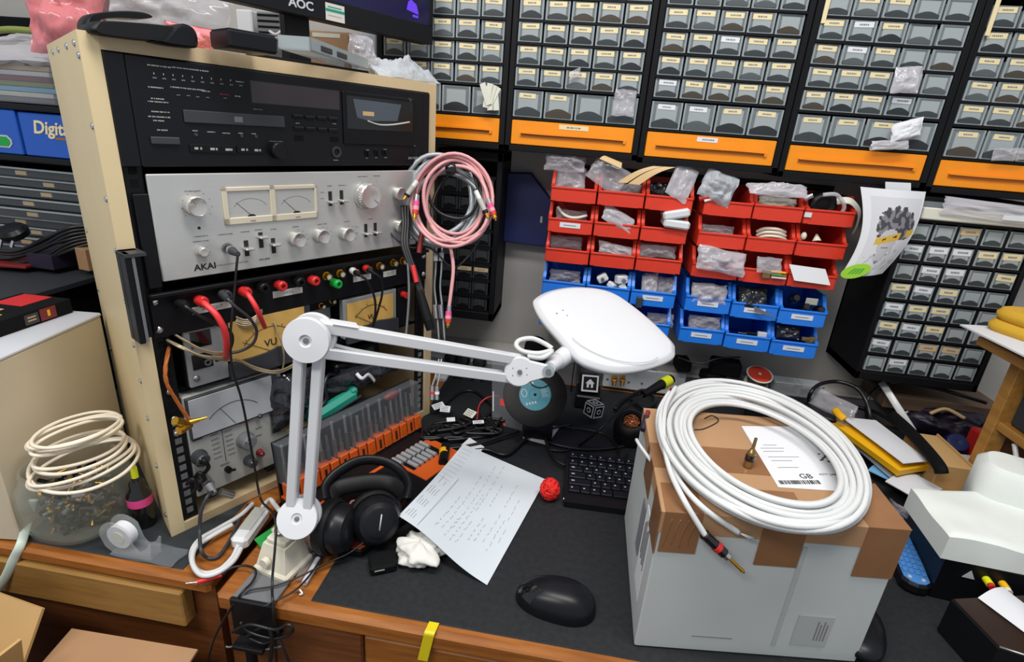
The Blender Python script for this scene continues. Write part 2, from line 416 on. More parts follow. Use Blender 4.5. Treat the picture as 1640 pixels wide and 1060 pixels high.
def wall_cabinet(i, label, codes, big):
    x0 = -.190+.2815*(i-2); zb = .570+[0, 0, -.003, -.008, -.014][i-1]; w = .280; yf = 1.2
    c = thing('drawer_cabinet', label, 'drawer cabinet', (x0+w/2, 1.28, zb), group='drawer cabinets in a row on the wall')
    b = MB(); z1 = .342
    L = lambda x, y, z: (x-w/2, y-.08, z)
    b.box(L(0, 0, 0), L(.0115, .16, z1), 'cab_black', .001).box(L(w-.0115, 0, 0), L(w, .16, z1), 'cab_black', .001).box(L(0, .154, 0), L(w, .16, z1), 'cab_black')
    b.box(L(0, 0, 0), L(w, .16, .012), 'cab_black', .001).box(L(0, 0, z1-.008), L(w, .16, z1), 'cab_black', .001)
    zs = [.0635, .1225]+[.1225+.0405*k for k in range(1, 5)]
    for z in zs: b.box(L(.011, .001, z), L(w-.011, .15, z+.0042), 'cab_black')
    for k in range(1, 5): b.box(L(.0115+.0514*k-.0012, .012, .126), L(.0115+.0514*k+.0012, .15, z1-.008), 'cab_black')
    for k in range(1, 4): b.box(L(.0115+.0643*k-.0012, .012, .067), L(.0115+.0643*k+.0012, .15, .122), 'cab_black')
    b.part('body', c, org=(0, 0, 0))
    o = child('drawer', WIDE, c, L(.0125, .002, .0137)); o['label'] = 'wide orange drawer'
    if i in (1, 2, 3): child('label', LM['c' if i < 3 else 'w'][i], o, ({1: .03, 2: .10, 3: .10}[i], -.0003, .036), (0, 0, 0)).scale = (1.8 if i == 2 else 1.2, 1, 1)
    for k in range(4):
        o = child('drawer', LARGES[rn.randrange(5)], c, L(.0115+.0643*k+.0018, .003+rn.uniform(-.002, .002), .0688), (0, 0, rn.uniform(-.01, .01)))
        if big[k] != '-': child('label', LM[big[k]][k], o, (.010+rn.uniform(0, .004), -.001, .0365), (0, rn.uniform(-.03, .03), 0))
    for r in range(5):
        for k in range(5):
            o = child('drawer', SMALLS[rn.randrange(5)], c, L(.0115+.0514*k+.0018, .003+rn.uniform(-.0025, .002), .1275+.0405*r), (0, 0, rn.uniform(-.015, .015)))
            s = codes[4-r][k]
            if s != '-': child('label', LM[s][rn.randrange(5)], o, (.0068+rn.uniform(-.001, .001), -.001, .0225), (0, rn.uniform(-.03, .03), 0))
    if i > 3: MB().box(L(.0125, -.002, .275), L(.020, -.0005, .34), 'label_cream').part('tape_strip', c, 'cream tape strip stuck down the cabinet edge', org=(0, 0, 0))
    return c
wall_cabinet(1, 'black drawer cabinet half hidden behind the computer monitor and equipment rack', ['ccccc']*5, '----')
wall_cabinet(2, 'black drawer cabinet, second from the monitor, with cream labels and level orange drawer', ['ccccc']*5, 'cc--')
wall_cabinet(3, 'black drawer cabinet above the gap between the two bin racks', ['-----', 'cccc-', 'ccwcc', 'ccccc', 'wcccc'], 'wwcc')
wall_cabinet(4, 'black drawer cabinet with a curly paper portrait hanging from its bottom', ['-cc--', 'cwc--', 'cwc--', 'ccc--', 'cccw-'], 'ccc-')
wall_cabinet(5, 'black drawer cabinet over the lower cabinet, farthest from the monitor', ['ccccc']*5, 'cccc')
# things seen inside or sticking out of the drawers
def part_in(i, row, k, m, label, name='small_part', cat='component', n=5, seed=1, big=False, fz=.4, y=.0035):
    x0 = -.190+.2815*(i-2); zb = .570+[0, 0, -.003, -.008, -.014][i-1]; r = random.Random(seed); b = MB()
    px, wd = (.0643, .054) if big else (.0514, .041); z = zb+(.0705 if big else .1290+.0405*row)
    for q in range(n):
        x = x0+.0115+px*k+.005+r.uniform(0, wd-.012); h = r.uniform(.005, .016)*(1.5 if big else 1)*fz*2
        b.box((x, 1.2+y+.002, z), (x+r.uniform(.006, .012), 1.2+y+.012, z+h), m, .001)
    b.thing(name, label, cat)
part_in(2, 1, 2, 'pink_label', 'pink parts in the drawer of the cabinet left of the bins', seed=2)
part_in(4, 0, 0, 'red', 'red parts in a small drawer above the orange drawer', seed=3)
part_in(4, 0, 3, 'blue_part', 'blue parts in a small drawer beside the drawers with no label', seed=4)
part_in(4, 4, 0, 'photo_yellow', 'yellowish parts in a small drawer below the cabinet tape strip', seed=5)
part_in(4, 0, 0, 'yellow_env', 'yellow card in a large clear drawer above the orange drawer', seed=6, big=True, n=2)
part_in(3, 0, 3, 'case_white', 'white parts filling a small drawer with a cream label', seed=8, n=8)
part_in(2, 0, 0, 'dark_red', 'dark red parts in the first large clear drawer with cream label', seed=9, big=True)
part_in(3, 3, 2, 'yellow_env', 'yellow parts in a small drawer of the middle cabinet', seed=10, n=3)
part_in(5, 0, 0, 'blue_pale', 'pale blue parts in a large clear drawer of the far cabinet', seed=11, big=True)

def bag(mb, c, ex, ey, w, h, d, m, seed=1, amp=.25, nu=24, nv=20):     # crumpled pillow of film
    c, ex, ey = V(c), V(ex).normalized(), V(ey).normalized(); ez = ex.cross(ey).normalized()
    def side(sg):
        def fn(u, v):
            q = max(0, math.sin(math.pi*u)*math.sin(math.pi*v))**.5
            n1 = noise.noise_vector(V((u*3.2+seed*5, v*3.2, seed*2.3+sg))); n2 = noise.noise_vector(V((u*8+seed, v*8+seed*2, seed*1.7+sg)))
            e = V((n1.x*.5, n1.y*.5, 0)); n3 = noise.noise(V((u*17+seed*3, v*17, seed+sg))); z = sg*d*.5*q*(1+n1.z*.9)+d*amp*(n2.z*q+n1.y*.6)+d*.22*abs(n3)*q
            return c+ex*(w*(u-.5)+w*.12*e.x)+ey*(h*(v-.5)+h*.12*e.y)+ez*z
        return fn
    mb.grid(side(1), nu, nv, m); mb.grid(side(-1), nu, nv, m); return mb
b = MB()
for q in range(6):
    c = wy(778+q*3, 150+(q % 3)*4, 1.185); a = rn.uniform(-.5, .5)
    b.M = Matrix.Translation(c) @ Matrix.Rotation(a, 4, 'Y'); b.box((-.006, -.002+q*.0016, -.022), (.006, -.001+q*.0016, .022+rn.uniform(-.01, .008)), 'foam_warm')
b.M = None
b.thing('paper_tag', 'white paper slips poking out of a large drawer beside the rack', 'paper')
bag(MB(), wy(1452, 128, 1.192), (1, 0, .1), (0, .2, 1), .046, .046, .012, 'bag_milky', 3).thing('zip_bag', 'small clear bag caught in a drawer of the fourth cabinet', 'bag')
bag(bag(MB(), wy(1452, 208, 1.188), (1, 0, .35), (0, .2, 1), .05, .034, .012, 'paper_white', 6), wy(1425, 232, 1.186), (1, 0, .1), (0, .3, 1), .065, .018, .008, 'bag_milky', 7).thing('crumpled_paper', 'white paper scrap sticking out over an orange drawer', 'paper')
bag(MB(), wy(1618, 247, 1.192), (1, 0, .1), (0, .2, 1), .06, .022, .01, 'bag', 5).thing('zip_bag', 'clear film bag lying along the top of the farthest orange drawer', 'bag')
bag(MB(), wy(921, 118, 1.194), (1, 0, .5), (0, .2, 1), .022, .016, .004, 'bag', 8).thing('zip_bag', 'tiny clear bag corner poking out above the pink drawer', 'bag')
bag(MB(), wy(1000, 165, 1.194), (1, 0, 0), (0, .2, 1), .042, .05, .008, 'bag', 9).thing('zip_bag', 'clear bag filling the last large drawer over the level orange drawer', 'bag')

# lower cabinet at the right: smaller drawers in five columns
def low_cabinet():
    x0, x1, z0, z1, yf = .638, .892, .146, .548, 1.2
    c = thing('parts_cabinet', 'tall dark drawer cabinet hanging beside the paper portrait', 'drawer cabinet', (x0, 1.2, z0))
    b = MB().box((x0, yf, z0), (x0+.010, 1.36, z1), 'cab_black', .001).box((x1-.010, yf, z0), (x1, 1.36, z1), 'cab_black', .001).box((x0, 1.352, z0), (x1, 1.36, z1), 'cab_black').box((x0, yf, z0), (x1, 1.36, z0+.018), 'cab_black', .001).box((x0, yf, z1-.008), (x1, 1.36, z1), 'cab_black', .001)
    zs = [.168+.0418*k for k in range(9)]
    for z in zs: b.box((x0+.01, yf+.001, z-.004), (x1-.01, 1.34, z), 'cab_black')
    for k in range(1, 5): b.box((x0+.010+.0468*k-.003, yf+.004, z0+.02), (x0+.010+.0468*k+.003, 1.34, .5), 'cab_black')
    b.part('body', c)
    rows = ['--t--', 'wwwcc', '-ww-c', 'cwc--', 'wcc--', 'cwc--', 'w-tt-', '-w---']
    sm = drawer_mesh(.040, .033)
    for r, s in enumerate(rows):
        for k in range(5):
            o = child('drawer', sm, c, (.0135+.0468*k, .003+rn.uniform(-.002, .002), zs[7-r]-z0+.001))
            if s[k] != '-':
                l = child('label', LM[s[k]][(r+k) % 5], o, (.003+rn.uniform(-.001, .001), -.001, .0178), (0, rn.uniform(-.05, .05), 0)); l.scale = (1, 1, 1.4)
    big = MB().box((0, 0, 0), (.23, .003, .036), 'drawer_clear').box((0, -.001, 0), (.23, .0005, .004), 'drawer_rim').box((.0, -.0005, 0), (.004, .004, .036), 'drawer_rim').box((.226, -.0005, 0), (.23, .004, .036), 'drawer_rim').box((0, .003, 0), (.23, .12, .001), 'drawer_clear').mesh('drawer')
    child('drawer', big, c, (.012, .001, zs[8]-z0+.001))
    return c
low_cabinet()
b = MB(); b.box((.658, 1.188, .505), (.874, 1.2, .528), 'foam_warm', .002); b.thing('padded_strip', 'long cream strip stuffed along the top drawer of the lower cabinet', 'packing')
bag(MB(), (.79, 1.186, .53), (1, 0, -.05), (0, .1, 1), .20, .036, .012, 'bag_milky', 12).thing('zip_bag', 'long milky bag with paper tag bulging from the top of the lower cabinet', 'bag')
MB().box((.795, 1.176, .518), (.835, 1.177, .527), 'label_white').thing('paper_tag', 'small white paper tag on the milky bag in the lower cabinet', 'label')
def low_part(r, k, m, label, s):
    b = MB(); q = random.Random(s)
    for i in range(4):
        x = .6535+.0468*k+q.uniform(0, .026); z = .168+.0418*(7-r)+.0025; b.box((x, 1.2065, z), (x+q.uniform(.005, .01), 1.215, z+q.uniform(.006, .016)), m, .001)
    b.thing('small_part', label, 'component')
low_part(6, 0, 'green', 'dark green parts in a drawer near the bottom of the lower cabinet', 1)
low_part(2, 3, 'red', 'pinkish red parts in a third row drawer of the lower cabinet', 2)
low_part(4, 1, 'olive', 'olive parts in a fifth row drawer of the lower cabinet', 3)
low_part(4, 2, 'orange', 'orange part beside the olive parts in the lower cabinet', 4)

# dark cabinet beside the rack, behind the pink cable
x0, x1, z0, z1, yf = -.345, -.196, .165, .562, 1.235
c = thing('parts_cabinet', 'narrow dark drawer cabinet hanging behind the coiled pink cable', 'drawer cabinet', (x0, yf, z0))
b = MB().box((x0, yf, z0), (x0+.008, 1.36, z1), 'cab_black', .001).box((x1-.014, yf, z0), (x1, 1.36, z1), 'cab_black', .002).box((x0, 1.35, z0), (x1, 1.36, z1), 'cab_black').box((x0, yf, z0), (x1, 1.36, z0+.02), 'cab_black', .001).box((x0, yf, z1-.02), (x1, 1.36, z1), 'cab_black', .001)
for k in range(9): b.box((x0+.008, yf+.001, z0+.018+.04*k), (x1-.014, 1.34, z0+.024+.04*k), 'cab_black')
b.part('body', c)
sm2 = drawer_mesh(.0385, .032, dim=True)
for r in range(8):
    for k in range(3):
        o = child('drawer', sm2, c, (.0095+.041*k, .004, .0255+.04*r))
        if r == 2 and k > 0: child('label', LM['t'][k], o, (.003, -.001, .017))

# ================================================================ stacking bins
def bin_mesh(w, d, h, lip, m):
    b = MB(); t = .0022
    b.box((0, 0, 0), (w, d, t), m).box((0, d-t, 0), (w, d, h), m)
    side = [(0, 0), (0, lip), (.012, lip+.004), (.034, h), (d, h), (d, 0)]
    for x in (0, w-t): b.prism(side, (x, 0, 0), (0, 1, 0), (0, 0, 1), (1, 0, 0), t, m)
    rim = [(0, lip), (.012, lip+.004), (.034, h), (.030, h), (.009, lip+.007), (-.002, lip+.003)]
    rim = [(-.001, lip-.004), (.013, lip), (.036, h-.003), (.036, h+.001), (.030, h+.001), (.008, lip+.006), (-.003, lip+.003)]
    for x in (-.0008, w-.0062): b.prism(rim, (x, 0, 0), (0, 1, 0), (0, 0, 1), (1, 0, 0), .007, m)
    b.box((0, -.001, 0), (w, t, lip), m, .0012).box((0, -.0035, lip-.0035), (w, t, lip+.001), m, .0012)
    b.prism([(w*.1, 0), (w*.9, 0), (w*.82, lip*.72), (w*.18, lip*.72)], (0, -.0022, 0), (1, 0, 0), (0, 0, 1), (0, 1, 0), .002, m)
    return b
RB = bin_mesh(.0975, .15, .060, .030, 'red_bin').mesh('storage_bin'); BB = bin_mesh(.0975, .15, .066, .034, 'blue_bin').mesh('storage_bin')
TAG = MB().box((0, -.0008, 0), (.045, 0, .011), 'label_white').box((.008, -.0011, .0045), (.036, -.0006, .006), 'hair_mid').mesh('label')
for x0, x1, side in ((-.087, .219, 'nearer the monitor'), (.237, .549, 'nearer the paper portrait')):
    b = MB().box((x0, 1.3505, .18), (x1, 1.36, .545), 'cab_black')
    for k in range(9): b.box((x0, 1.3495, .2+.04*k), (x1, 1.352, .206+.04*k), 'black_matt')
    b.thing('louvre_panel', 'black steel wall panel holding the bins '+side, 'wall panel')
GR = 'red and blue stacking bins on the wall'
def put_bin(x, z, red, label, tag=False, tilt=0):
    o = bpy.data.objects.new('storage_bin', RB if red else BB); COL.objects.link(o); o.location = (x, 1.2, z+T); o['label'] = label; o['category'] = 'bin'; o['group'] = GR
    o.rotation_euler = (rn.uniform(-.02, .01), 0, rn.uniform(-.02, .02)+tilt)
    if tag: child('label', TAG, o, (.026, -.0026, .012 if red else .014))
    return o
NM = ('first', 'second', 'third')
for s, x0, wh in ((0, -.081, 'bin rack nearer the monitor'), (1, .2425, 'bin rack nearer the portrait')):
    for r in range(3):
        for k in range(3): put_bin(x0+.1012*k, .474-.0672*r, True, f'red bin, {NM[k]} in the {("top", "second", "lowest red")[r]} row, {wh}', s == 0 and r == 1 and k == 0)
    for r in range(2):
        for k in range(3): put_bin(x0+.1012*k, .2605-.0745*r-(.003*k if s else 0), False, f'blue bin, {NM[k]} in the {("upper", "lower")[r]} blue row, {wh}', (s == 1) or (r == 0 and k == 2))
def bagt(px, py, y, w, h, d, m, seed, label, ex=(1, 0, 0), ey=(0, .5, 1), name='zip_bag'):
    bag(MB(), wy(px, py, y), ex, ey, w, h, d, m, seed).thing(name, label, 'bag')
bagt(905, 262, 1.215, .085, .035, .03, 'bag', 21, 'clear bag bulging over the top corner red bin near the monitor')
bagt(912, 285, 1.235, .07, .05, .02, 'bag_milky', 22, 'milky bag standing inside the top corner red bin near the monitor')
bagt(975, 280, 1.21, .08, .06, .012, 'bag', 23, 'clear bag leaning out under the tan cardboard strips', (1, 0, -.6), (.5, .3, 1))
bagt(1003, 305, 1.225, .06, .03, .02, 'bag', 24, 'clear bag in the red bin under the tan strips')
bagt(1092, 292, 1.205, .05, .07, .016, 'bag_milky', 25, 'clear bag with pink edge draped over the third top red bin', (1, 0, -.5), (.3, .3, 1))
bagt(1052, 305, 1.24, .05, .035, .03, 'bag_dark', 26, 'dark plastic parts bag in the third top red bin')
bagt(915, 345, 1.23, .07, .025, .02, 'bag', 27, 'clear bag behind the white strip in a second row red bin')
MB().tube(spl([wy(893, 331, 1.222), wy(905, 345, 1.215), wy(922, 349, 1.213), wy(940, 345, 1.22)]), .0035, 'foam_warm', 8).thing('plastic_strip', 'curved cream plastic strip in a labelled red bin', 'strip')
bagt(990, 350, 1.205, .072, .034, .012, 'bag_milky', 28, 'clear bag sliding out of the middle red bin of the second row', (1, 0, -.45), (.2, .4, 1))
for k, (py, dz) in enumerate(((343, 0), (359, 0))):
    b = MB(); c = wy(1083, py, 1.195); b.M = Matrix.Translation(c) @ Matrix.Rotation(-.25+.3*k, 4, 'Y'); b.box((-.027, -.008, -.009), (.028, .06, .009), 'white_plastic', .004)
    b.thing('foam_block', ('upper', 'lower')[k]+' white block of two jutting from a second row red bin', 'block')
bagt(905, 388, 1.23, .075, .028, .025, 'bag', 29, 'clear crinkled bag in the lowest red bin nearest the monitor')
bagt(985, 400, 1.215, .075, .026, .02, 'bag_milky', 30, 'pale bag folded inside the middle lowest red bin near the monitor', (1, 0, -.15))
bagt(1052, 402, 1.22, .08, .028, .025, 'bag', 31, 'shiny clear bag in the third lowest red bin near the monitor')
bagt(905, 443, 1.225, .07, .03, .03, 'bag', 32, 'clear bag of grey parts in the first upper blue bin')
for k, (px, py, s) in enumerate(((965, 445, 1), (995, 447, 1.1), (980, 457, .8), (998, 461, .9))):
    b = MB(); c = wy(px, py, 1.215); b.M = Matrix.Translation(c) @ Matrix.Rotation(.5*k-.6, 4, 'Y') @ Matrix.Rotation(.4*k, 4, 'Z')
    b.box((-.012*s, -.01, -.009*s), (.012*s, .01, .009*s), 'white_plastic', .003).cyl((0, -.01, 0), (0, -.018, 0), .004, 'steel', n=10)
    b.thing('plastic_plug', ('white plug piece against the first upper blue bin', 'white plug piece with a domed top in the blue bin', 'small white plug piece between the other plugs', 'low white plug piece over the blue bin lip')[k], 'plug')
bagt(1040, 455, 1.215, .035, .05, .02, 'bag_milky', 33, 'folded clear bag by the dark clip in the third upper blue bin', (1, 0, .3))
bagt(1066, 460, 1.22, .04, .045, .025, 'bag', 34, 'clear bag of grey pieces in the third upper blue bin')
b = MB(); c = wy(1024, 485, 1.19); b.M = Matrix.Translation(c); b.box((-.007, 0, -.012), (.007, .01, .012), 'dark_grey', .001); b.thing('clip', 'dark clip on the lip of the third upper blue bin', 'clip')
bagt(1057, 512, 1.225, .06, .03, .02, 'bag', 35, 'clear bag in the lower blue bin partly behind the lamp head')
# right hand set
bagt(1150, 300, 1.205, .07, .06, .03, 'bubble', 41, 'bubble wrap bag bursting out of a top red bin', (1, 0, -.35), (.3, .3, 1), 'bubble_bag')
b = MB(); b.cyl(wy(1120, 318, 1.205), wy(1136, 315, 1.2), .006, 'red', n=12).cyl(wy(1128, 322, 1.198), wy(1142, 318, 1.198), .003, 'white_plastic', n=10); b.thing('plastic_fitting', 'red and white fitting beside the bubble wrap bag', 'fitting')
bagt(1245, 305, 1.2, .115, .032, .022, 'bag_milky', 42, 'wide milky bag lying over the middle top red bin', (1, 0, 0), (0, .8, .6))
bagt(1245, 325, 1.225, .075, .022, .025, 'foam_warm', 43, 'pack of cream parts in the middle top red bin', name='parts_pack')
b = MB(); c = wy(1318, 330, 1.215); b.cyl(c+V((0, 0, 0)), c+V((0, .03, .004)), .026, 'rubber', n=24).lathe(c+V((0, -.002, 0)), (0, 1, 0), [(.012, 0), (.02, -.003), (.026, 0), (.027, .006)], 'black', 24); b.thing('cable_reel', 'round black reel in the last top red bin', 'reel')
MB().cyl(wy(1288, 318, 1.205), wy(1302, 312, 1.2), .006, 'chrome', n=14).thing('metal_tube', 'short bright metal tube beside the round black reel', 'tube')
MB().tube(spl([wy(1340, 322, 1.215), wy(1362, 322, 1.21), wy(1376, 340, 1.215), wy(1372, 362, 1.23), wy(1366, 372, 1.24)]), .009, 'foam_warm', 8, flat=.25).thing('webbing_strap', 'pale webbing strap curling round the end of the top red bin', 'strap')
MB().tube(spl([wy(1318, 312, 1.2), wy(1340, 312, 1.2), wy(1352, 330, 1.205), wy(1346, 344, 1.21)]), .004, 'bag_milky', 8).thing('plastic_strip', 'clear tubing loop around the round black reel', 'strip')
MB().box(wy(1290, 340, 1.196), wy(1298, 348, 1.2), 'white_plastic').thing('small_part', 'white stub below the round black reel', 'component')
bagt(1148, 370, 1.225, .07, .026, .02, 'bag', 44, 'clear bags packed in a second row red bin near the portrait')
for k in range(3):
    z = 367+k*6
    MB().tube(spl([wy(1212, z+4, 1.225), wy(1225, z-1, 1.215), wy(1245, z, 1.21), wy(1258, z+5, 1.22)]), .0035, 'ivory_cable', 8).thing('cable', ('topmost', 'middle', 'lowest')[k]+' cream cable of three folded in a red bin', 'cable')
b = MB()
b.ball(wy(1287, 378, 1.215), (.006, .008, .009), 'foam_warm', 10); b.thing('plastic_dome', 'upright cream cap in the red bin beside the cream cables', 'cap')
b = MB(); b.cyl(wy(1308, 386, 1.215), wy(1308, 375, 1.22), .009, 'foam_warm', .002, 12); b.thing('plastic_cone', 'cone shaped cream cap in the red bin beside the cream cables', 'cap')
bagt(1155, 418, 1.19, .10, .05, .03, 'bag_milky', 45, 'big milky bag with blue parts hanging over the lowest red bin', (1, 0, -.1), (0, .35, 1))
b = MB()
for k in range(4): b.box(wy(1140, 420+k*4, 1.178), wy(1172, 423+k*4, 1.176), 'blue_pale', .0005)
b.thing('part_strip', 'stack of blue strips showing inside the big milky bag', 'strip')
bagt(1232, 425, 1.195, .05, .035, .012, 'bag', 46, 'silvery bag with coloured parts over the lowest red bin')
for k, (m, dy) in enumerate((('yellow_env', 0), ('green', 5), ('white_plastic', 9))):
    MB().box(wy(1236, 434+dy, 1.186), wy(1258, 438+dy, 1.19), m, .0006).thing('coloured_tab', ('yellow', 'green', 'white')[k]+' tab in the stack under the silvery bag', 'tab')
MB().box(wy(1222, 432, 1.19), wy(1232, 446, 1.194), 'brass', .001).thing('metal_tab', 'brass coloured tab beside the coloured tabs', 'tab')
MB().sheet(lambda u, v: wy(1264+58*u+8*(1-v), 423+26*(1-v)+8*u, 1.2-.012*(1-v)), 6, 6, 'paper_white', .001).thing('paper_bag', 'flat white paper packet over the last lowest red bin', 'packet')
bagt(1135, 470, 1.21, .075, .045, .03, 'bag_milky', 47, 'clear bag heaped over the first upper blue bin near the portrait')
bagt(1205, 478, 1.215, .06, .05, .03, 'bag_dark', 48, 'dark plastic bag in the middle upper blue bin near the portrait')
MB().sheet(lambda u, v: wy(1208+40*u, 490+20*u+9*v*(1-u), 1.19-.006*u), 6, 4, 'paper_white', .0006, back='mid_grey').thing('card_flap', 'white edged flap poking out of the dark plastic bag', 'card')
for k, (px, py) in enumerate(((1273, 478), (1312, 497), (1290, 492))):
    c = wy(px, py, 1.21); d = V((rn.uniform(-.3, .3), -1, .5)).normalized()
    MB().lathe(c, d, [(0, .012), (.006, .0115), (.0095, .008), (.011, 0), (.011, -.01), (0, -.01)], 'black_gloss', 18).thing('control_knob', ('black knob against the dark bag in the last upper blue bin', 'black knob at the outer side of the last upper blue bin', 'black knob between the two others in the blue bin')[k], 'knob')
MB().box(wy(1292, 477, 1.204), wy(1308, 489, 1.206), 'panel_grey', .001).thing('small_part', 'pale grey tab among the black knobs', 'component')
bagt(1128, 518, 1.215, .07, .034, .03, 'bag', 49, 'crinkled clear bag in the first lower blue bin')
for k, (px, m) in enumerate(((1182, 'chrome'), (1196, 'black'), (1215, 'white_plastic'))):
    MB().box(wy(px, 532, 1.21), wy(px+13, 540, 1.22), m, .001).thing('small_part', ('shiny', 'black', 'white')[k]+' part in the middle lower blue bin', 'component')
bagt(1262, 532, 1.215, .05, .03, .02, 'bag_dark', 50, 'grey film bag in the last lower blue bin')
for k in range(3): MB().box(wy(1285+k*6, 540+k % 2*4, 1.205), wy(1294+k*6, 545+k % 2*4, 1.213), 'brass', .001).thing('small_part', ('first', 'second', 'third')[k]+' tan part from the grey film bag in the blue bin', 'component')
# tan strips, navy folder, portrait
for k, q in enumerate((((989, 292), (1004, 293), (1062, 267), (1046, 266)), ((1006, 294), (1024, 296), (1082, 268), (1063, 267)), ((960, 254), (995, 270), (996, 262), (975, 254)))):
    p = [wy(x, y, 1.186+.012*(i > 1)) for i, (x, y) in enumerate(q)]
    MB().sheet(lambda u, v: (p[0]*(1-u)+p[1]*u)*(1-v)+(p[3]*(1-u)+p[2]*u)*v+V((0, 0, .006*math.sin(3.1*v))), 4, 8, 'tan_strip', .0012).thing('cardboard_strip', ('tan cardboard strip nearer the monitor of the crossing pair', 'tan cardboard strip farther from the monitor of the crossing pair', 'short tan strip tucked under the cabinet behind the pair')[k], 'strip')
nf = thing('folder', 'navy blue folder hanging on the wall beside the red bins', 'folder', wy(840, 390, 1.33))
o = [wy(*q, 1.325) for q in ((796, 276), (850, 277), (884, 322), (874, 396), (796, 386))]
MB().prism([(p.x, p.z) for p in o], (0, 1.325, 0), (1, 0, 0), (0, 0, 1), (0, 1, 0), .03, 'navy', .003).part('cover', nf)
p = wy(867, 352, 1.322); MB().box(p+V((-.003, 0, -.008)), p+V((.003, .003, .008)), 'panel_grey', .001).part('clasp', nf)
pp = thing('portrait_print', 'curled paper print of a curly haired portrait with a yellow band', 'print', wy(1430, 300, 1.19))
TL, TR, BR_, BL = wy(1378, 299, 1.186), wy(1483, 307, 1.186), wy(1413, 438, 1.165), wy(1346, 441, 1.165)
def sheetfn(u, v):
    q = (TL*(1-u)+TR*u)*(1-v)+(BL*(1-u)+BR_*u)*v
    return q+V((-.016*math.sin(math.pi*v)*-1*(1-.3*u), -.014*math.sin(math.pi*u)-.02*math.sin(math.pi*v)*.5, 0))
def face(u, v):
    if u < .13 or u > .97 or v < .08 or v > .93: return 'paper_white'
    h = noise.noise(V((u*14, v*14, 3)))
    hx, hy = (u-.58)/.34, (v-.40)/.22
    if .50 < v+.16*(u-.5) < .585 and u > .26 and not (.72 < u < .82): return 'ink' if abs(v+.16*(u-.5)-.535) < .012 and (abs(u-.42) < .035 or abs(u-.6) < .035) else 'photo_yellow'
    if v < .56 and hx*hx+hy*hy < 1+.5*h and not ((u-.5)**2/.03+(v-.54)**2/.012 < 1): return 'hair_dark' if h > -.05 else 'hair_mid'
    if (u-.5)**2/.032+(v-.56)**2/.03 < 1: return 'hair_mid' if abs(v-.645-.2*(u-.5)**2) < .005 and abs(u-.5) < .08 else 'skin_grey'
    if abs(u-.5) < .10 and v < .8 and v > .6: return 'skin_grey'
    if abs(u-.5) < (.86-v)*1.1 and v > .72: return 'hair_mid'
    if v > .70+.12*abs(u-.5)*2-.1*(u > .5): return 'photo_grey' if h < .2 else 'skin_grey'
    return 'photo_grey'
MB().sheet(sheetfn, 56, 72, face, -.0005, 'paper_white').part('sheet', pp)
MB().sheet(lambda u, v: wy(1418+41*u, 291+16*v+2*u, 1.182-.001*v), 4, 3, 'paper_white', -.0003).part('tape', pp, 'white paper tab at the top of the print')
c = sheetfn(.2, .93)+V((.0, -.006, 0)); ex = (sheetfn(.6, .93)-sheetfn(.1, .93)).normalized(); ey = V((.15, -.2, 1)).normalized(); ez = ex.cross(ey)
b = MB(); cir = [(.024*math.cos(t*.2618), .017*math.sin(t*.2618+.2)) for t in range(24)]
b.prism(cir, c, ex, ey, ez, .0006, 'lime')
for k in range(4): b.prism([(-.012+.006*k, -.006), (-.009+.006*k, -.006), (-.002+.005*k, .007), (-.005+.005*k, .007)], c+ez*.0006, ex, ey, ez, .0003, 'lime_dark')
b.part('sticker', pp, 'round lime green sticker on the print corner')

# ================================================================ the beige equipment rack (frame: u along the front, y inward, z up)
W_, H_, D_, SK = .534, .680, .33, .16      # the rack's plan is a little out of square: SK is the slant of its near side
r_ = rack_thing('equipment_rack', 'tall beige rack cabinet full of audio gear standing on the side desk', 'rack', 0, 0)
MB().prism([(0, 0), (.0195, 0), (.0195+SK*D_, D_), (SK*D_, D_)], (0, 0, 0), (1, 0, 0), (0, 1, 0), (0, 0, 1), H_, 'beige').part('side_panel', r_)
MB().box((W_-.0195, 0, 0), (W_, D_, H_), 'beige_face', .0012).part('side_panel', r_)
PL = [(.0196, 0), (W_-.0195, 0), (W_-.0195, D_), (.0197+SK*D_, D_)]
MB().prism(PL, (0, 0, H_-.0165), (1, 0, 0), (0, 1, 0), (0, 0, 1), .0165, 'beige_face').part('top_panel', r_)
MB().prism(PL, (0, 0, 0), (1, 0, 0), (0, 1, 0), (0, 0, 1), .0145, 'beige_face').part('bottom_panel', r_)
MB().box((.022+SK*D_, D_-.006, .0145), (W_-.0195, D_, H_-.0165), 'black_matt').part('back_panel', r_)
for s in (0, 1):
    u0 = .0197 if s == 0 else W_-.0423
    b = MB().box((u0, .004, .015), (u0+.0226, .007, H_-.017), 'black', .0005)
    b.box((u0 if s == 0 else u0+.0206, .004, .015), (u0+.002 if s == 0 else u0+.0226, .03, H_-.017), 'black')
    for k in range(42):
        z = .026+.01525*k
        b.box((u0+.0075, .0034, z), (u0+.0165, .0042, z+.0095), 'black_matt' if z > .20 or (k % 3 == 2 and z > .15) else 'mid_grey')
    b.part('rack_rail', r_, 'black steel rail punched with square holes')
def screw(mb, c, d, r, m='chrome'):
    mb.lathe(c, d, [(0, r*.55), (r*.5, r*.5), (r*.85, r*.25), (r, 0)], m, 14); c = V(c)+V(d)*r*.5
    return mb
for z in (.655, .582, .50, .437, .372, .311, .258, .2, .122, .035):
    screw(MB(), (-.0003+SK*.011, .011, z), (-1, SK, 0), .0042).part('screw', r_)
for y in (.03, .10, .19, .26): screw(MB(), (-.0003+SK*y, y, .668), (-1, SK, 0), .004).part('screw', r_)
for z in (.41, .31, .2): screw(MB(), (-.0003+SK*.3, .3, z), (-1, SK, 0), .004).part('screw', r_)
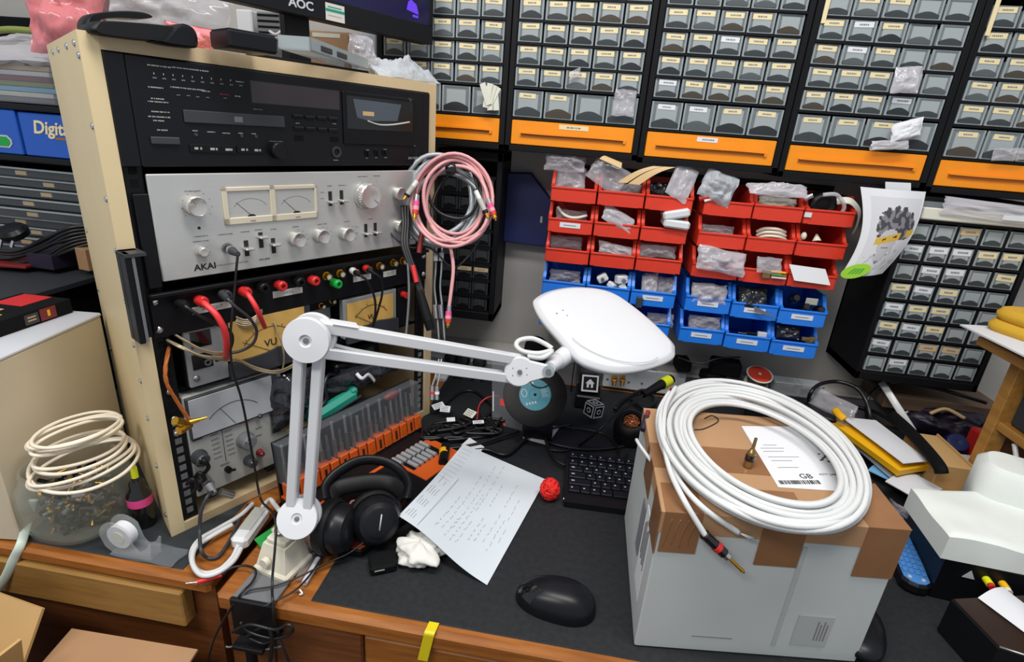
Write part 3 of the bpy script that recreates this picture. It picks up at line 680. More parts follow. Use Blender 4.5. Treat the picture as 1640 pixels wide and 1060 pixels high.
b = MB().box((-.003, -.012, .325), (.0185, .0, .441), 'black', .001).box((.004, -.03, .327), (.0075, -.012, .439), 'mid_grey').box((-.003, -.03, .325), (.004, -.012, .441), 'black', .001).box((-.003, -.031, .437), (.020, -.002, .441), 'dark_grey')
b.part('edge_guard', r_, 'black angle strip on the front edge')
for z in (.233, .19, .165): screw(MB(), (.031, .0035, z), (0, -1, 0), .0045, 'steel').part('screw', r_)

def faceplate(mb, u0, u1, z0, z1, m, y0=-.004, y1=0, c=.001): return mb.box((u0, y0, z0), (u1, y1, z1), m, c)
def prt(mb, px, py, w, h, m, out=.0045, t=.0004):       # a printed mark or small plate centred at a photo point on the rack front
    u, z = rk(px, py); return mb.box((u-w/2, -out-t, z-h/2), (u+w/2, -out+.0003, z+h/2), m)
def micro(mb, px, py, w, m, h=.0013, out=.0043, seed=0):      # a line of unreadably small print
    u, z = rk(px, py); q = random.Random(int(px*7+py*13)); x = u-w/2
    while x < u+w/2:
        l = q.uniform(.0007, .0018); mb.box((x, -out-.0002, z-h/2), (min(x+l, u+w/2), -out+.0002, z+h/2), m); x += l+q.choice((.0004, .0005, .0012))
def txt(mb, s, px, py, size, m, out=.0045, sx=1, bold=False):
    u, z = rk(px, py); return mb.text(s, size, (u, -out, z), (sx, 0, 0), (0, 0, 1), m, bold)
Z = lambda x, y, ox, oy, k=.25657: (ox+x*k, oy+y*k)

# ---- the black CD and cassette deck
d = rack_thing('media_deck', 'black rack deck with disc tray, cassette door and display, topmost in the rack', 'audio deck', .018, .538)
MB().box((.045, 0, .541), (.49, .14, .66), 'black_matt').part('chassis', d)
for u0, u1, pts in ((.0199, .0403, ((186, 133), (199, 212))), (.4977, .5143, ((680, 182), (680, 230)))):
    o = MB().box((u0, -.003, .5385), (u1, 0, .6622), 'black_satin', .001).part('rack_ear', d)
    for q in pts:
        u, z = rk(*q); u = min(max(u, u0+.005), u1-.005); screw(MB(), (u, -.003, z), (0, -1, 0), .0042, 'black_gloss').part('screw', o)
b = MB(); u0, z1 = rk(290, 176); u1, z0 = rk(453, 204)
b.box((u0, -.0068, z0), (u1, -.004, .607), 'dark_grey', .0008); prt(b, 378, 191, .011, .007, 'mid_grey', .0068); b.part('disc_tray', d)
u0, z1 = rk(399, 136); u1, z0 = rk(541, 178)
MB().box((u0, -.0046, .6225), (u1, -.002, .6485), 'smoke').box((u0-.001, -.0042, .6215), (u1+.001, -.003, .6495), 'black_gloss').part('display_window', d)
b = MB(); u0, u1, z0, z1 = .3275, .4755, .5715, .6500
b.box((u0, -.0075, z0), (u1, -.004, z1), 'black', .002); b.box((u0+.006, -.0079, z0+.024), (u1-.006, -.0072, z1-.006), 'black_gloss')
b.prism([(.345, .640), (.443, .6385), (.434, .612), (.375, .609), (.352, .613)], (0, -.0084, 0), (1, 0, 0), (0, 0, 1), (0, 1, 0), .0008, 'cas_window')
b.tube(spl([(.372, -.0086, .609), (.395, -.009, .6045), (.425, -.009, .606), (.462, -.0086, .612)]), .0017, 'panel_grey', 6, flat=.4)
b.box((.363, -.0088, .6165), (.385, -.0083, .623), 'tan_strip'); b.part('cassette_door', d)
b = faceplate(MB(), .0405, .4975, .5385, .6622, 'black_satin', -.004, 0, .0015)
for k in range(10):
    x, y = 245+(383-245)*k/9, 124.5+(137-124.5)*k/9
    prt(b, x, y, .0042, .0016, 'mid_grey'); prt(b, x-1.2, y-7, .0008, .002, 'print_white') if k < 9 else micro(b, x-1, y-6, .011, 'panel_grey')
for x, y, w in ((253, 106, .026), (303, 111, .042), (282, 140, .016), (247, 140, .016), (250, 158, .014), (251, 163, .022), (255, 179, .020), (253, 187, .024), (252, 193, .012), (258, 208, .012), (310, 143, .024), (327, 146, .01), (378, 154, .007)):
    micro(b, x, y, w, 'panel_grey')
micro(b, 357, 151, .011, 'print_red')
for x, y in ((283, 152), (299, 153), (314, 155), (330, 156), (358, 157)): prt(b, x, y, .004, .001, 'mid_grey')
for k, (x, y) in enumerate(((310, 209), (336, 211), (360, 213), (383, 213), (404, 214))): micro(b, x, y, .010 if k in (1, 2) else .006, 'panel_grey', .0011)
txt(b, 'DN-T625', 659, 253, .0058, 'panel_grey')
for x, y, w in ((440, 226, .02), (411, 175, .014), (474, 197, .006), (533, 198, .006), (536, 256, .009), (656, 190, .008), (659, 233, .01), (657, 215, .008), (585, 253, .004), (600, 252, .004), (615, 252, .006), (586, 240, .006), (600, 240, .005), (614, 239, .006), (590, 230, .004)): micro(b, x, y, w, 'panel_grey' if w < .012 else 'mid_grey', .0011)
b.part('faceplate', d)
u, z = rk(262, 225); MB().box((u-.016, -.008, z-.004), (u+.016, -.004, z+.0045), 'dark_grey', .0008).part('power_button', d)
for k, (x, y) in enumerate(((314, 237), (339, 238), (363, 239), (388, 239), (409, 240))):
    u, z = rk(x, y); b = MB().box((u-.010, -.0062, z-.005), (u+.010, -.004, z+.005), 'black', .0006); b.box((u-.0045, -.0066, z-.0014), (u+.001*(k % 3), -.006, z+.0014), 'panel_grey').box((u+.0025, -.0066, z-.0014), (u+.0045, -.006, z+.0014), 'panel_grey')
    b.part('transport_button', d)
for x, y in ((311, 215), (384, 217), (407, 218)):
    u, z = rk(x, y); MB().cyl((u, -.004, z), (u, -.0058, z), .0022, 'dark_grey', n=12).part('button', d)
u, z = rk(440, 240); MB().lathe((u, -.004, z), (0, -1, 0), [(.0115, 0), (.0112, .010), (.0095, .0115), (0, .0115)], 'black_satin').part('jog_knob', d)
for row in (((474, 186), (493, 188), (512, 189), (530, 190)), ((476, 205), (494, 206), (513, 207), (530, 208))):
    for x, y in row:
        u, z = rk(x, y); MB().box((u-.008, -.0065, z-.0028), (u+.008, -.004, z+.0028), 'black', .0008).box((u-.007, -.0067, z+.0012), (u+.007, -.006, z+.0022), 'dark_grey').part('button', d)
for x, y in ((476, 221), (533, 223)):
    u, z = rk(x, y); MB().box((u-.0075, -.0045, z-.0038), (u+.0075, -.002, z+.0038), 'black_matt').part('sensor_window', d)
u, z = rk(536, 243); MB().lathe((u, -.004, z), (0, -1, 0), [(.0085, 0), (.0085, .0022), (.0055, .0022), (.0045, -.004), (0, -.004)], 'dark_grey', 20).part('headphone_socket', d)
for x, y in ((585, 245), (600, 244), (613, 244)):
    u, z = rk(x, y); MB().box((u-.0045, -.0055, z-.0045), (u+.0045, -.004, z+.0045), 'black_matt').box((u-.001, -.009, z-.003), (u+.002, -.0055, z+.003), 'black').part('slide_switch', d)
for x, y in ((657, 198), (657, 205), (657, 222)):
    u, z = rk(x, y); MB().box((u-.005, -.006, z-.004), (u+.005, -.004, z+.004), 'black', .0006).part('button', d)
u, z = rk(652, 160); MB().cyl((u, -.004, z), (u, -.009, z), .003, 'dark_grey', n=14).part('indicator', d)

# ---- the silver amplifier
d = rack_thing('amplifier', 'silver stereo amplifier with two needle meters and round metal knobs', 'amplifier', .03, .393)
MB().box((.05, 0, .396), (.475, .14, .528), 'black_matt').part('chassis', d)
for u0, u1 in ((.0255, .042), (.483, .512)):
    o = MB().box((u0, -.003, .386), (u1, 0, .5065), 'black', .001).part('rack_ear', d)
    for z in (.413, .4665) if u0 < .1 else ():
        screw(MB(), (u0+.005, -.003, z), (0, -1, 0), .0052).part('screw', o)
b = MB(); u0, u1, z0, z1 = .1290, .2735, .4605, .5115
fr = .0072
for a, c2 in (((u0, z0), (u1, z0+fr*1.3)), ((u0, z1-fr*.8), (u1, z1)), ((u0, z0), (u0+fr, z1)), ((u1-fr*.6, z0), (u1, z1)), (((u0+u1)/2-.0045, z0), ((u0+u1)/2+.004, z1))): b.box((a[0], -.0075, a[1]), (c2[0], -.004, c2[1]), 'meter_cream', .0008)
b.part('meter_frame', d, 'cream frame around the needle meters')
for k in range(2):
    a0 = u0+fr+k*.0705; a1 = a0+.0585; zz0, zz1 = z0+fr*1.3, z1-fr*.8
    b = MB().box((a0, -.0045, zz0), (a1, -.004, zz1), 'meter_grey')
    cx, cz = a0+.032, zz0+.001
    arc = [(cx+.0275*math.sin(t), -.0049, cz+.021*math.cos(t)+.003) for t in [(-1+2*i/16)*1.05 for i in range(17)]]
    b.tube(arc, .0003, 'ink', 4)
    for i in range(0, 17, 2): p = V(arc[i]); b.box(p+V((-.0003, 0, .001)), p+V((.0004, .0002, .0028)), 'ink')
    b.tube([(cx, -.0053, cz), (cx-.0205, -.0053, cz+.0195)], .00035, 'ink', 4); b.prism([(.006*math.cos(t*.314), .0032*math.sin(t*.314)) for t in range(11)], (cx, -.0056, cz-.001), (1, 0, 0), (0, 0, 1), (0, 1, 0), .0008, 'ink')
    b.box((cx-.01, -.0047, cz+.011), (cx+.01, -.0044, cz+.0118), 'hair_mid'); b.box((cx-.004, -.0078, z0+.003), (cx+.004, -.0074, z0+.0042), 'hair_mid')
    b.part('needle_meter', d)
def knob(par, px, py, r, h, name='knob', skirt=0, out=.005, m='knob_metal', ang=.6):
    u, z = rk(px, py, out+h*.5); b = MB()
    if skirt: b.lathe((u, -out, z), (0, -1, 0), [(r*skirt, 0), (r*skirt, .003), (r*1.02, .0035)], 'knob_metal', 32)
    b.lathe((u, -out, z), (0, -1, 0), [(r*1.04, .002 if skirt else 0), (r, h*.9), (r*.93, h), (r*.9, h*.985), (0, h*.96)], m, 32)
    for i in range(32):
        t = i*math.pi/16; b.tube([(u+r*1.01*math.cos(t), -out-.003, z+r*1.01*math.sin(t)), (u+r*.99*math.cos(t), -out-h*.85, z+r*.99*math.sin(t))], r*.035, m, 4)
    b.tube([(u+r*.3*math.cos(ang), -out-h*.985, z+r*.3*math.sin(ang)), (u+r*.9*math.cos(ang), -out-h*.995, z+r*.9*math.sin(ang))], r*.03, 'hair_mid', 4)
    return b.part(name, par)
knob(d, 313, 330, .0125, .017, ang=2.2); knob(d, 590, 314, .0205, .017, 'volume_knob', 1.12, ang=-.7)
for x, y in ((476, 383), (515, 378), (556, 375)): knob(d, x, y, .0108, .016, ang=2.4 if x > 500 else 1.2)
knob(d, 640, 310, .0108, .015); knob(d, 641, 362, .0108, .015)
u, z = rk(320, 401); MB().lathe((u, -.005, z), (0, -1, 0), [(.0085, 0), (.0085, .002), (.0068, .0022), (.0066, .009), (.0055, .0098), (0, .0095)], 'knob_metal').part('power_button', d)
u, z = rk(361, 396); MB().lathe((u, -.005, z), (0, -1, 0), [(.0075, 0), (.0075, .002), (.005, .0022), (.004, -.004), (0, -.004)], 'steel', 20).part('headphone_socket', d)
u, z = rk(316, 364); MB().cyl((u, -.005, z), (u, -.0056, z), .002, 'ink', n=12).part('indicator', d)
for x, y, up in ((526, 317, -1), (544, 315, -1), (392, 396, 0), (415, 383, 1), (435, 392, .5), (583, 368, -1), (598, 366, -1)):
    u, z = rk(x, y); b = MB().box((u-.0033, -.0053, z-.012), (u+.0033, -.004, z+.011), 'ink')
    b.box((u-.0062, -.018, z-.002+up*.005), (u+.0062, -.005, z+.002+up*.005), 'knob_metal', .0012); b.part('lever_switch', d)
b = faceplate(MB(), .0425, .4825, .3935, .5300, 'silver', -.005, 0, .0012); txt(b, 'AKAI', 326, 426, .0118, 'ink', .0052, 1.1, True)
txt(b, 'STEREO INTEGRATED AMPLIFIER', 369, 421, .0032, 'hair_mid', .0052); txt(b, 'AM-2850', 421, 414, .0044, 'ink', .0052)
for x, y, w in ((306, 305, .02), (319, 377, .018), (319, 385, .02), (358, 374, .02), (390, 370, .013), (411, 367, .011), (435, 366, .009), (471, 362, .011), (513, 358, .017), (552, 354, .011), (525, 297, .009), (545, 296, .014), (578, 282, .02), (600, 281, .015), (590, 350, .01)): micro(b, x, y, w, 'mid_grey', .0012, .0052)
for x, y in ((513, 307), (513, 317), (568, 362), (568, 372)): prt(b, x, y, .006, .0006, 'hair_mid', .0052)
for cx, cy, rr in ((313, 330, .019), (590, 314, .029), (476, 383, .0155), (515, 378, .0155), (556, 375, .0155)):
    u, z = rk(cx, cy)
    for i in range(9):
        t = -.6+i*(math.pi+1.2)/8; b.cyl((u+rr*math.cos(t), -.0052, z+rr*math.sin(t)), (u+rr*math.cos(t), -.005, z+rr*math.sin(t)), .0006, 'ink', n=6)
b.part('faceplate', d)
# ---- phone plug and its cord
u, z = rk(361, 396)
pl = thing('phone_cord', 'thin black cord plugged into the silver amplifier and hanging over the desk edge', 'cable', RK(u, 0, z))
p0 = RK(u, -.007, z); p1 = rkw(381, 407, .045)
pts = [p1, rkw(379, 425, .046), rkw(376, 460, .045), rkw(371, 510, .05), rkw(369, 545, .05), rkw(372, 590, .05), rkw(387, 640, .05), rkw(399, 700, .05), rkw(408, 750, .055), rkw(418, 800, .07)]
b = MB().cyl(p0, p0+(p1-p0)*.3, .0042, 'chrome', n=12).cyl(p0+(p1-p0)*.3, p0+(p1-p0)*.45, .0062, 'chrome', n=14); b.cyl(p0+(p1-p0)*.42, p1, .0062, 'dark_grey', .0035, 14)
b.part('plug', pl)
pts += [V((-.378, .56, .08)), wy(436, 930, .51), wy(437, 965, .485), wy(440, 1010, .48), wy(444, 1075, .49)]
MB().tube(spl(pts, 8), .0017, 'cord_black', 8).part('cord', pl)

# ---- the patch panel
d = rack_thing('patch_panel', 'black rack panel with a row of binding posts and gold sockets', 'patch panel', .025, .316)
MB().box((.0225, -.0035, .318), (.5115, 0, .3785), 'black', .001).part('panel', d)
MB().box((.0225, -.012, .3752), (.5115, -.0035, .3805), 'black', .0008).part('flange', d)
for u, z in ((.0295, .3685), (.0295, .3295), (.505, .366), (.505, .33)): screw(MB(), (u, -.0035, z), (0, -1, 0), .005).part('screw', d)
def post(px, py, m):
    u, z = rk(px, py, .008); b = MB()
    b.lathe((u, -.0035, z), (0, -1, 0), [(.0072, 0), (.0072, .003), (.0052, .0035), (.0052, .006), (.0072, .0065), (.0075, .016), (.0062, .0175), (.0035, .0176), (.003, .012), (0, .012)], m, 18)
    for i in range(12):
        t = i*math.pi/6; b.tube([(u+.0074*math.cos(t), -.011, z+.0074*math.sin(t)), (u+.0074*math.cos(t), -.019, z+.0074*math.sin(t))], .0006, m, 4)
    return b.part('binding_post', d)
POST = ((288, 487, 'rubber'), (320, 481, 'red'), (358, 471, 'dark_grey'), (390, 466, 'red'), (418, 459, 'black'), (447, 456, 'red'), (476, 450, 'black'), (500, 448, 'red'), (536, 453, 'green'))
for q in POST: post(*q)
RCAS = ((523, 442), (545, 438), (567, 434), (588, 430), (608, 426), (630, 421), (645, 418))
def socket(mb, c, ax, s=1):
    mb.lathe(c, ax, [(.0062*s, 0), (.0062*s, .0018), (.0048*s, .002), (.0048*s, .011), (.0036*s, .011)], 'gold', 18); c2 = V(c)+V(ax)*.009
    return mb.lathe(c2, ax, [(.0038*s, .001), (.0013*s, .0015), (.001*s, -.003)], 'white_plastic', 14)
for x, y in RCAS:
    u, z = rk(x, y, .006); socket(MB(), (u, -.0035, z), (0, -1, 0), 1.15).part('phono_socket', d)
for k, (x, y, w, s) in enumerate(((339, 491, .055, 'AMP OUT'), (459, 467, .05, 'SPKRS'), (578, 444, .038, 'IN'), (622, 437, .03, 'OUT'))):
    u, z = rk(x, y); b = MB().box((u-w/2, -.0042, z-.0052), (u+w/2, -.0034, z+.0052), 'pcb_label'); b.text(s, .0065, (u, -.0043, z), (1, 0, 0), (0, 0, 1), 'hair_mid'); b.part('label', d, 'pale paper label strip')

def lead(name, label, px, py, m, pts, r, pm=None):       # banana lead from a post
    u, z = rk(px, py, .02); t = thing(name, label, 'cable', RK(u, -.02, z))
    p0 = RK(u, -.017, z); p1 = pts[0]
    MB().cyl(p0, p0+(p1-p0)*.9, .0056, pm or m, .0042, 14).part('plug', t); MB().tube(spl([p0+(p1-p0)*.7]+pts, 8), r, m, 8).part('wire', t); return t
lead('test_lead', 'thick red wire plugged into the red post nearest the rack edge', 320, 483, 'red_wire', [rkw(330, 488, .045), rkw(347, 505, .06), rkw(360, 530, .062), rkw(363, 556, .05), rkw(362, 575, .02)], .0042, 'red')
lead('test_lead', 'thick red wire plugged into the second red post', 390, 466, 'red_wire', [rkw(399, 474, .045), rkw(410, 492, .055), rkw(418, 510, .05), rkw(424, 524, .03)], .0036, 'red')
lead('test_lead', 'black wire plugged into the black post nearest the rack edge', 288, 487, 'cord_black', [rkw(299, 492, .045), rkw(318, 505, .05), rkw(345, 518, .048), rkw(368, 530, .04), rkw(372, 548, .025), rkw(362, 570, .012), rkw(345, 578, .01)], .0023, 'rubber')
lead('test_lead', 'grey wire plugged into the second black post', 358, 471, 'dark_grey', [rkw(366, 480, .045), rkw(378, 492, .05), rkw(400, 510, .05), rkw(411, 530, .045), rkw(405, 550, .04), rkw(385, 562, .03), rkw(362, 566, .02)], .0022, 'dark_grey')
def flat_wire(name, label, pts, n, r, m, sp=.0016, cat='wire'):
    b = MB(); pts = spl(pts, 8)
    for k in range(n): b.tube([p+V((0, 0, (k-(n-1)/2)*sp))+wob(p, 30, .0015, k) for p in pts], r, m, 6)
    return b.thing(name, label, cat)
flat_wire('speaker_wire', 'clear twin speaker wire sagging across the meter unit under the patch panel', [rkw(268, 545, .0), rkw(290, 556, .02), rkw(318, 568, .03), rkw(350, 574, .03), rkw(380, 577, .02), rkw(410, 590, .015), rkw(440, 596, .02), rkw(462, 590, .01), rkw(478, 578, .005)], 3, .0016, 'clear_wire')
flat_wire('speaker_wire', 'clear speaker wire curling up behind the second red test wire', [rkw(362, 502, -.02), rkw(375, 512, .0), rkw(395, 518, .01), rkw(415, 508, .01), rkw(424, 492, -.01)], 5, .0015, 'clear_wire', .0028)
flat_wire('speaker_wire', 'clear wire looping down beside the lamp elbow', [rkw(436, 510, .0), rkw(447, 535, .015), rkw(454, 560, .02), rkw(455, 580, .015), rkw(452, 592, .01)], 2, .0014, 'clear_wire')
flat_wire('speaker_wire', 'pale wire bundle tucked in at the black rack rail', [rkw(280, 535, .0), rkw(296, 545, .01), rkw(320, 558, .02), rkw(345, 566, .025), rkw(365, 566, .02)], 3, .0014, 'clear_wire')
# orange speaker wire with gold banana plugs
t = thing('speaker_wire', 'orange speaker wire hanging at the rack rail with two gold plugs', 'cable', rkw(290, 690, .01))
b = MB(); base = spl([rkw(271, 556, .0), rkw(265, 590, .012), rkw(268, 615, .015), rkw(282, 640, .016), rkw(296, 662, .018), rkw(306, 675, .02)], 10)
for k in range(4): b.tube([p+V((.0016*math.cos(i*.28+k*1.57), 0, .0016*math.sin(i*.28+k*1.57))) for i, p in enumerate(base)], .0016, 'amber_wire', 6)
b.part('wire', t)
for a, c2 in (((306, 680), (280, 674)), ((306, 680), (286, 690)), ((304, 676), (332, 668))):
    A_, B_ = rkw(*a, .022), rkw(*c2, .028); b = MB(); m_ = A_+(B_-A_)*.55
    if c2[0] < 300: b.cyl(A_, m_, .0042, 'gold', .0052, 14).cyl(m_, m_+(B_-A_)*.04, .004, 'black', n=12).cyl(m_+(B_-A_)*.05, B_, .006, 'gold', n=16)
    else: b.cyl(A_, m_, .0045, 'gold', .003, 12).cyl(m_, B_, .0024, 'gold', .0014, 10)
    b.part('banana_plug', t, 'gold plug')

# ---- black phono cable from the patch panel
t = thing('phono_cable', 'black phono cable with white and red plugs in the patch panel', 'cable', rkw(578, 440, .02))
for k, (x, y, m, q) in enumerate(((567, 434, 'white_plastic', ((577, 441), (590, 452), (600, 478), (601, 500), (597, 520))), (588, 430, 'red', ((598, 437), (610, 446), (612, 470), (606, 495), (598, 522))))):
    u, z = rk(x, y, .014); p0 = RK(u, -.008, z); p1 = rkw(*q[0], .04)
    MB().cyl(p0, p0+(p1-p0)*.45, .0058, m, n=14).cyl(p0+(p1-p0)*.45, p1, .0052, 'cord_black', .003, 12).part('plug', t, ('white' if k == 0 else 'red')+' ringed plug')
    MB().tube(spl([p1]+[rkw(*w, .045-.008*i) for i, w in enumerate(q[1:])], 8), .0021, 'cord_black').part('wire', t)

# ---- VU meter units and the millivoltmeter
def vu(mb, q, label_at, size):
    a, b2 = q; mb.box((a[0], -.0045, a[1]), (b2[0], -.003, b2[1]), 'vu_yellow')
    w = b2[0]-a[0]; cx = (a[0]+b2[0])/2; cz = a[1]-w*.12
    arc = [(cx+w*.42*math.sin(t), -.005, cz+w*.42*math.cos(t)*1.0+w*.05) for t in [(-1+2*i/18)*.95 for i in range(19)]]
    mb.tube(arc[:14], .0004, 'ink', 4); mb.tube(arc[13:], .0007, 'print_red', 4)
    for i in range(1, 19, 3): p = V(arc[i]); mb.box(p+V((-.001, 0, .0022)), p+V((.001, .0003, .0045)), 'hair_mid')
    mb.tube([(cx+w*.02, -.0053, a[1]), (cx-w*.36, -.0053, a[1]+w*.23)], .0004, 'ink', 4)
    return mb.text('VU', size, (cx, -.0052, a[1]+w*.13), (1, 0, 0), (0, 0, 1), 'ink')
d = rack_thing('meter_unit', 'grey meter unit with a wide yellow dial on the rack shelf beside the orange wire', 'meter', .055, .228)
MB().box((.055, .006, .229), (.252, .16, .326), 'black_matt', .002).part('housing', d)
MB().box((.057, -.001, .231), (.113, .006, .318), 'vu_grey', .0015).part('side_panel', d)
for x, y in ((321, 542), (324, 577)):
    u, z = rk(x, y); b = MB().box((u-.014, -.002, z-.012), (u+.014, 0, z+.012), 'black_gloss', .0006)
    if y > 560: b.lathe((u+.006, -.002, z-.004), (0, -1, 0), [(.005, 0), (.005, .002), (.003, .002), (.003, 0)], 'steel', 16)
    b.part('switch_plate', d)
screw(MB(), (.0665, -.001, .244), (0, -1, 0), .0048, 'steel').part('screw', d)
vu(MB().box((.116, -.003, .238), (.252, .006, .322), 'dark_grey', .001), ((.118, .2555), (.240, .318)), 0, .016).part('dial', d, 'yellow needle dial')
MB().prism([(.112, .229), (.252, .229), (.252, .254), (.215, .257), (.19, .262), (.17, .257), (.112, .253)], (0, -.0085, 0), (1, 0, 0), (0, 0, 1), (0, 1, 0), .006, 'dark_grey').part('dial_cover', d)
d = rack_thing('meter_unit', 'grey meter unit with a yellow dial behind the white lamp arm', 'meter', .318, .225)
MB().box((.316, .01, .229), (.470, .2, .317), 'black_matt', .002).part('housing', d)
vu(MB().box((.316, -.002, .238), (.436, .01, .312), 'vu_grey', .001), ((.3225, .2565), (.4265, .3045)), 0, .013).part('dial', d, 'yellow needle dial')
MB().prism([(.318, .230), (.436, .230), (.436, .254), (.39, .26), (.36, .256), (.318, .248)], (0, -.009, 0), (1, 0, 0), (0, 0, 1), (0, 1, 0), .006, 'dark_grey').part('dial_cover', d)
b = MB().box((.44, -.002, .232), (.470, .01, .312), 'black', .001); b.cyl((.452, -.002, .298), (.452, -.014, .298), .006, 'red', n=14); b.part('end_panel', d)
d = rack_thing('amplifier_module', 'black module with two small gold sockets between the yellow dials', 'module', .245, .228, y=.03)
MB().box((.262, .03, .229), (.312, .2, .300), 'vu_grey', .001).box((.256, .012, .300), (.3145, .2, .326), 'black', .001).part('housing', d)
for x, y in ((520, 492), (537, 484)):
    u, z = rk(x, y); socket(MB(), (u, .012, z), (0, -1, 0), .8).part('phono_socket', d)
MB().box((.02, .012, .2235), (.514, .012, .2285), 'black', .001).box((.05, .012, .2235), (.49, .15, .2285), 'black', .001).part('shelf', r_)
d = rack_thing('millivoltmeter', 'grey bench meter with a white dial and dark knobs at the rack bottom', 'meter', .045, .0145)
for u in (.07, .17): MB().box((u, .03, .0148), (u+.012, .06, .0445), 'dark_grey').part('foot', d)
b = MB().box((.047, -.001, .147), (.186, .004, .2165), 'dark_grey', .001).box((.050, -.002, .150), (.176, 0, .2135), 'glass_meter', .0006)
arc = [(.112+.052*math.sin(t), -.0024, .138+.052*math.cos(t)) for t in [(-1+2*i/14)*.8 for i in range(15)]]; b.tube(arc, .0004, 'ink', 4); b.tube([(.112, -.0024, .152), (.092, -.0024, .186)], .0004, 'ink', 4)
b.part('dial', d, 'white needle dial')
def kn(x, y, r, m, h=.014):
    u, z = rk(x, y, .008); b = MB().lathe((u, .004, z), (0, -1, 0), [(r*1.15, 0), (r*1.15, .003), (r, .004), (r*.95, h+.002), (r*.8, h+.004), (0, h+.004)], m, 24); b.tube([(u, -h, z), (u-r*.5, -h-.0005, z+r*.7)], .0007, 'print_white', 4); b.part('knob', d)
kn(324, 736, .0105, 'dark_grey'); kn(398, 708, .0125, 'mid_grey'); kn(404, 741, .008, 'dark_grey'); kn(419, 668, .004, 'dark_grey', .006); kn(421, 728, .005, 'dark_red', .008)
b = MB().box((.0445, .004, .0445), (.196, .15, .2185), 'panel_grey', .002)
for k in range(7):
    for c, (x, y) in enumerate(((344, 690), (366, 684))):
        u, z = rk(x+k*1.3, y+k*7.2); b.box((u-.006, .0032, z-.0008), (u+.005, .0045, z+.0008), 'hair_mid')
u, z = rk(357, 690); u2, z2 = rk(364, 740); b.tube([(u, .0038, z), (u2, .0038, z2)], .0005, 'ink', 4)
for x, y, w, m in ((318, 705, .014, 'ink'), (316, 690, .018, 'ink'), (393, 677, .016, 'print_red'), (340, 686, .02, 'hair_mid'), (372, 677, .02, 'hair_mid'), (400, 668, .018, 'hair_mid'), (416, 686, .01, 'hair_mid'), (416, 698, .009, 'hair_mid'), (362, 744, .014, 'hair_mid')):
    u, z = rk(x, y); b.box((u-w/2, .0032, z-.0012), (u+w/2, .0046, z+.0012), m)
b.part('housing', d)
u, z = rk(366, 752); MB().cyl((u, .004, z), (u, -.004, z), .005, 'black', n=14).cyl((u, -.004, z), (u+.004, -.014, z+.005), .0022, 'black', n=8).part('toggle_switch', d)
t = thing('coaxial_cable', 'grey coaxial cable with metal plugs hanging from the bench meter', 'cable', rkw(320, 780, .03))
u, z = rk(330, 770, .015)
MB().cyl(RK(u, .002, z), RK(u, -.024, z-.003), .0085, 'steel', n=16).cyl(RK(u, -.024, z-.003), RK(u, -.04, z-.01), .0065, 'mid_grey', .004, 14).part('plug', t)
MB().cyl(RK(u+.012, -.03, z-.018), RK(u+.028, -.035, z-.032), .0055, 'steel', n=14).part('plug', t)
MB().tube(spl([RK(u, -.036, z-.008), rkw(332, 795, .05), rkw(322, 820, .05), rkw(320, 850, .05), hz(322, 880, .02), hz(332, 893, .004), hz(350, 890, .004), hz(368, 865, .004), hz(385, 830, .006), hz(398, 808, .006)], 8), .0026, 'dark_grey').part('cord', t)
b = MB()
for k, (x, y) in enumerate(((318, 745), (312, 765), (320, 785), (300, 775))): b.tube(spl([rkw(x, y, .004), rkw(x+8, y-8, .02), rkw(x+16, y+3, .02), rkw(x+8, y+14, .012)], 6), .003, 'rubber')
b.thing('cable_tangle', 'dark cable ends bunched at the bottom of the rack rail', 'cable', kind='stuff')

# ---- on the shelf under the meters: dark bags, teal tool
bb = MB()
bag(bb, rkw(580, 600, -.01), RE, V((0, 0, 1))-RD*.6, .17, .05, .03, 'bag_dark', 61, .35, 26, 20)
bb.thing('antistatic_bag', 'crumpled dark plastic bag sagging from the shelf below the lamp arm', 'bag')
bag(MB(), rkw(468, 640, .0), RE, UP, .08, .10, .03, 'bag_dark', 62, .35, 20, 16).thing('antistatic_bag', 'dark plastic bag hanging behind the upright lamp arm', 'bag')
for k, (x, y, w, h) in enumerate(((572, 560, .08, .03), (612, 585, .06, .025), (545, 590, .05, .03))):
    b = MB(); c = rkw(x, y, -.04); b.M = Matrix.Translation(c) @ Matrix.Rotation(RY, 4, 'Z') @ Matrix.Rotation(.15*k-.1, 4, 'Y'); b.box((-w/2, -.02, -h/2), (w/2, .04, h/2), 'black_satin', .004).box((-w*.3, -.0206, -h*.2), (w*.3, -.019, h*.2), 'dark_grey')
    b.thing('adapter', ('long black adapter on the dark bag below the yellow dial', 'black adapter lying at the end of the dark bag', 'short black adapter next to the lamp elbow')[k], 'adapter')
MB().tube(spl([rkw(571, 598, .01), rkw(580, 606, .02), rkw(590, 600, .015), rkw(600, 610, .01)]), .0035, 'white_plastic', 8, flat=.5).thing('zip_tie', 'white plastic clip lying on the crumpled dark bag', 'clip')
b = MB(); c = rkw(540, 652, .004); b.M = Matrix.Translation(c) @ Matrix.Rotation(RY, 4, 'Z') @ Matrix.Rotation(-.22, 4, 'Y')
b.box((-.06, -.012, -.028), (.045, .012, .02), 'teal', .008).box((-.05, -.0135, -.008), (.05, .0135, .004), 'black', .003).box((.03, -.010, .008), (.046, .010, .022), 'teal', .004)
b.thing('hand_tool', 'teal tool with a black band behind the clear bit case', 'tool')
MB().tube(spl([rkw(485, 640, .0), rkw(505, 655, .004), rkw(522, 640, .004), rkw(520, 615, .0), rkw(530, 600, -.01), rkw(560, 620, -.01), rkw(575, 665, .005), rkw(580, 690, .02)], 8), .004, 'cord_black').thing('cable', 'black cord looping in front of the teal tool', 'cable')
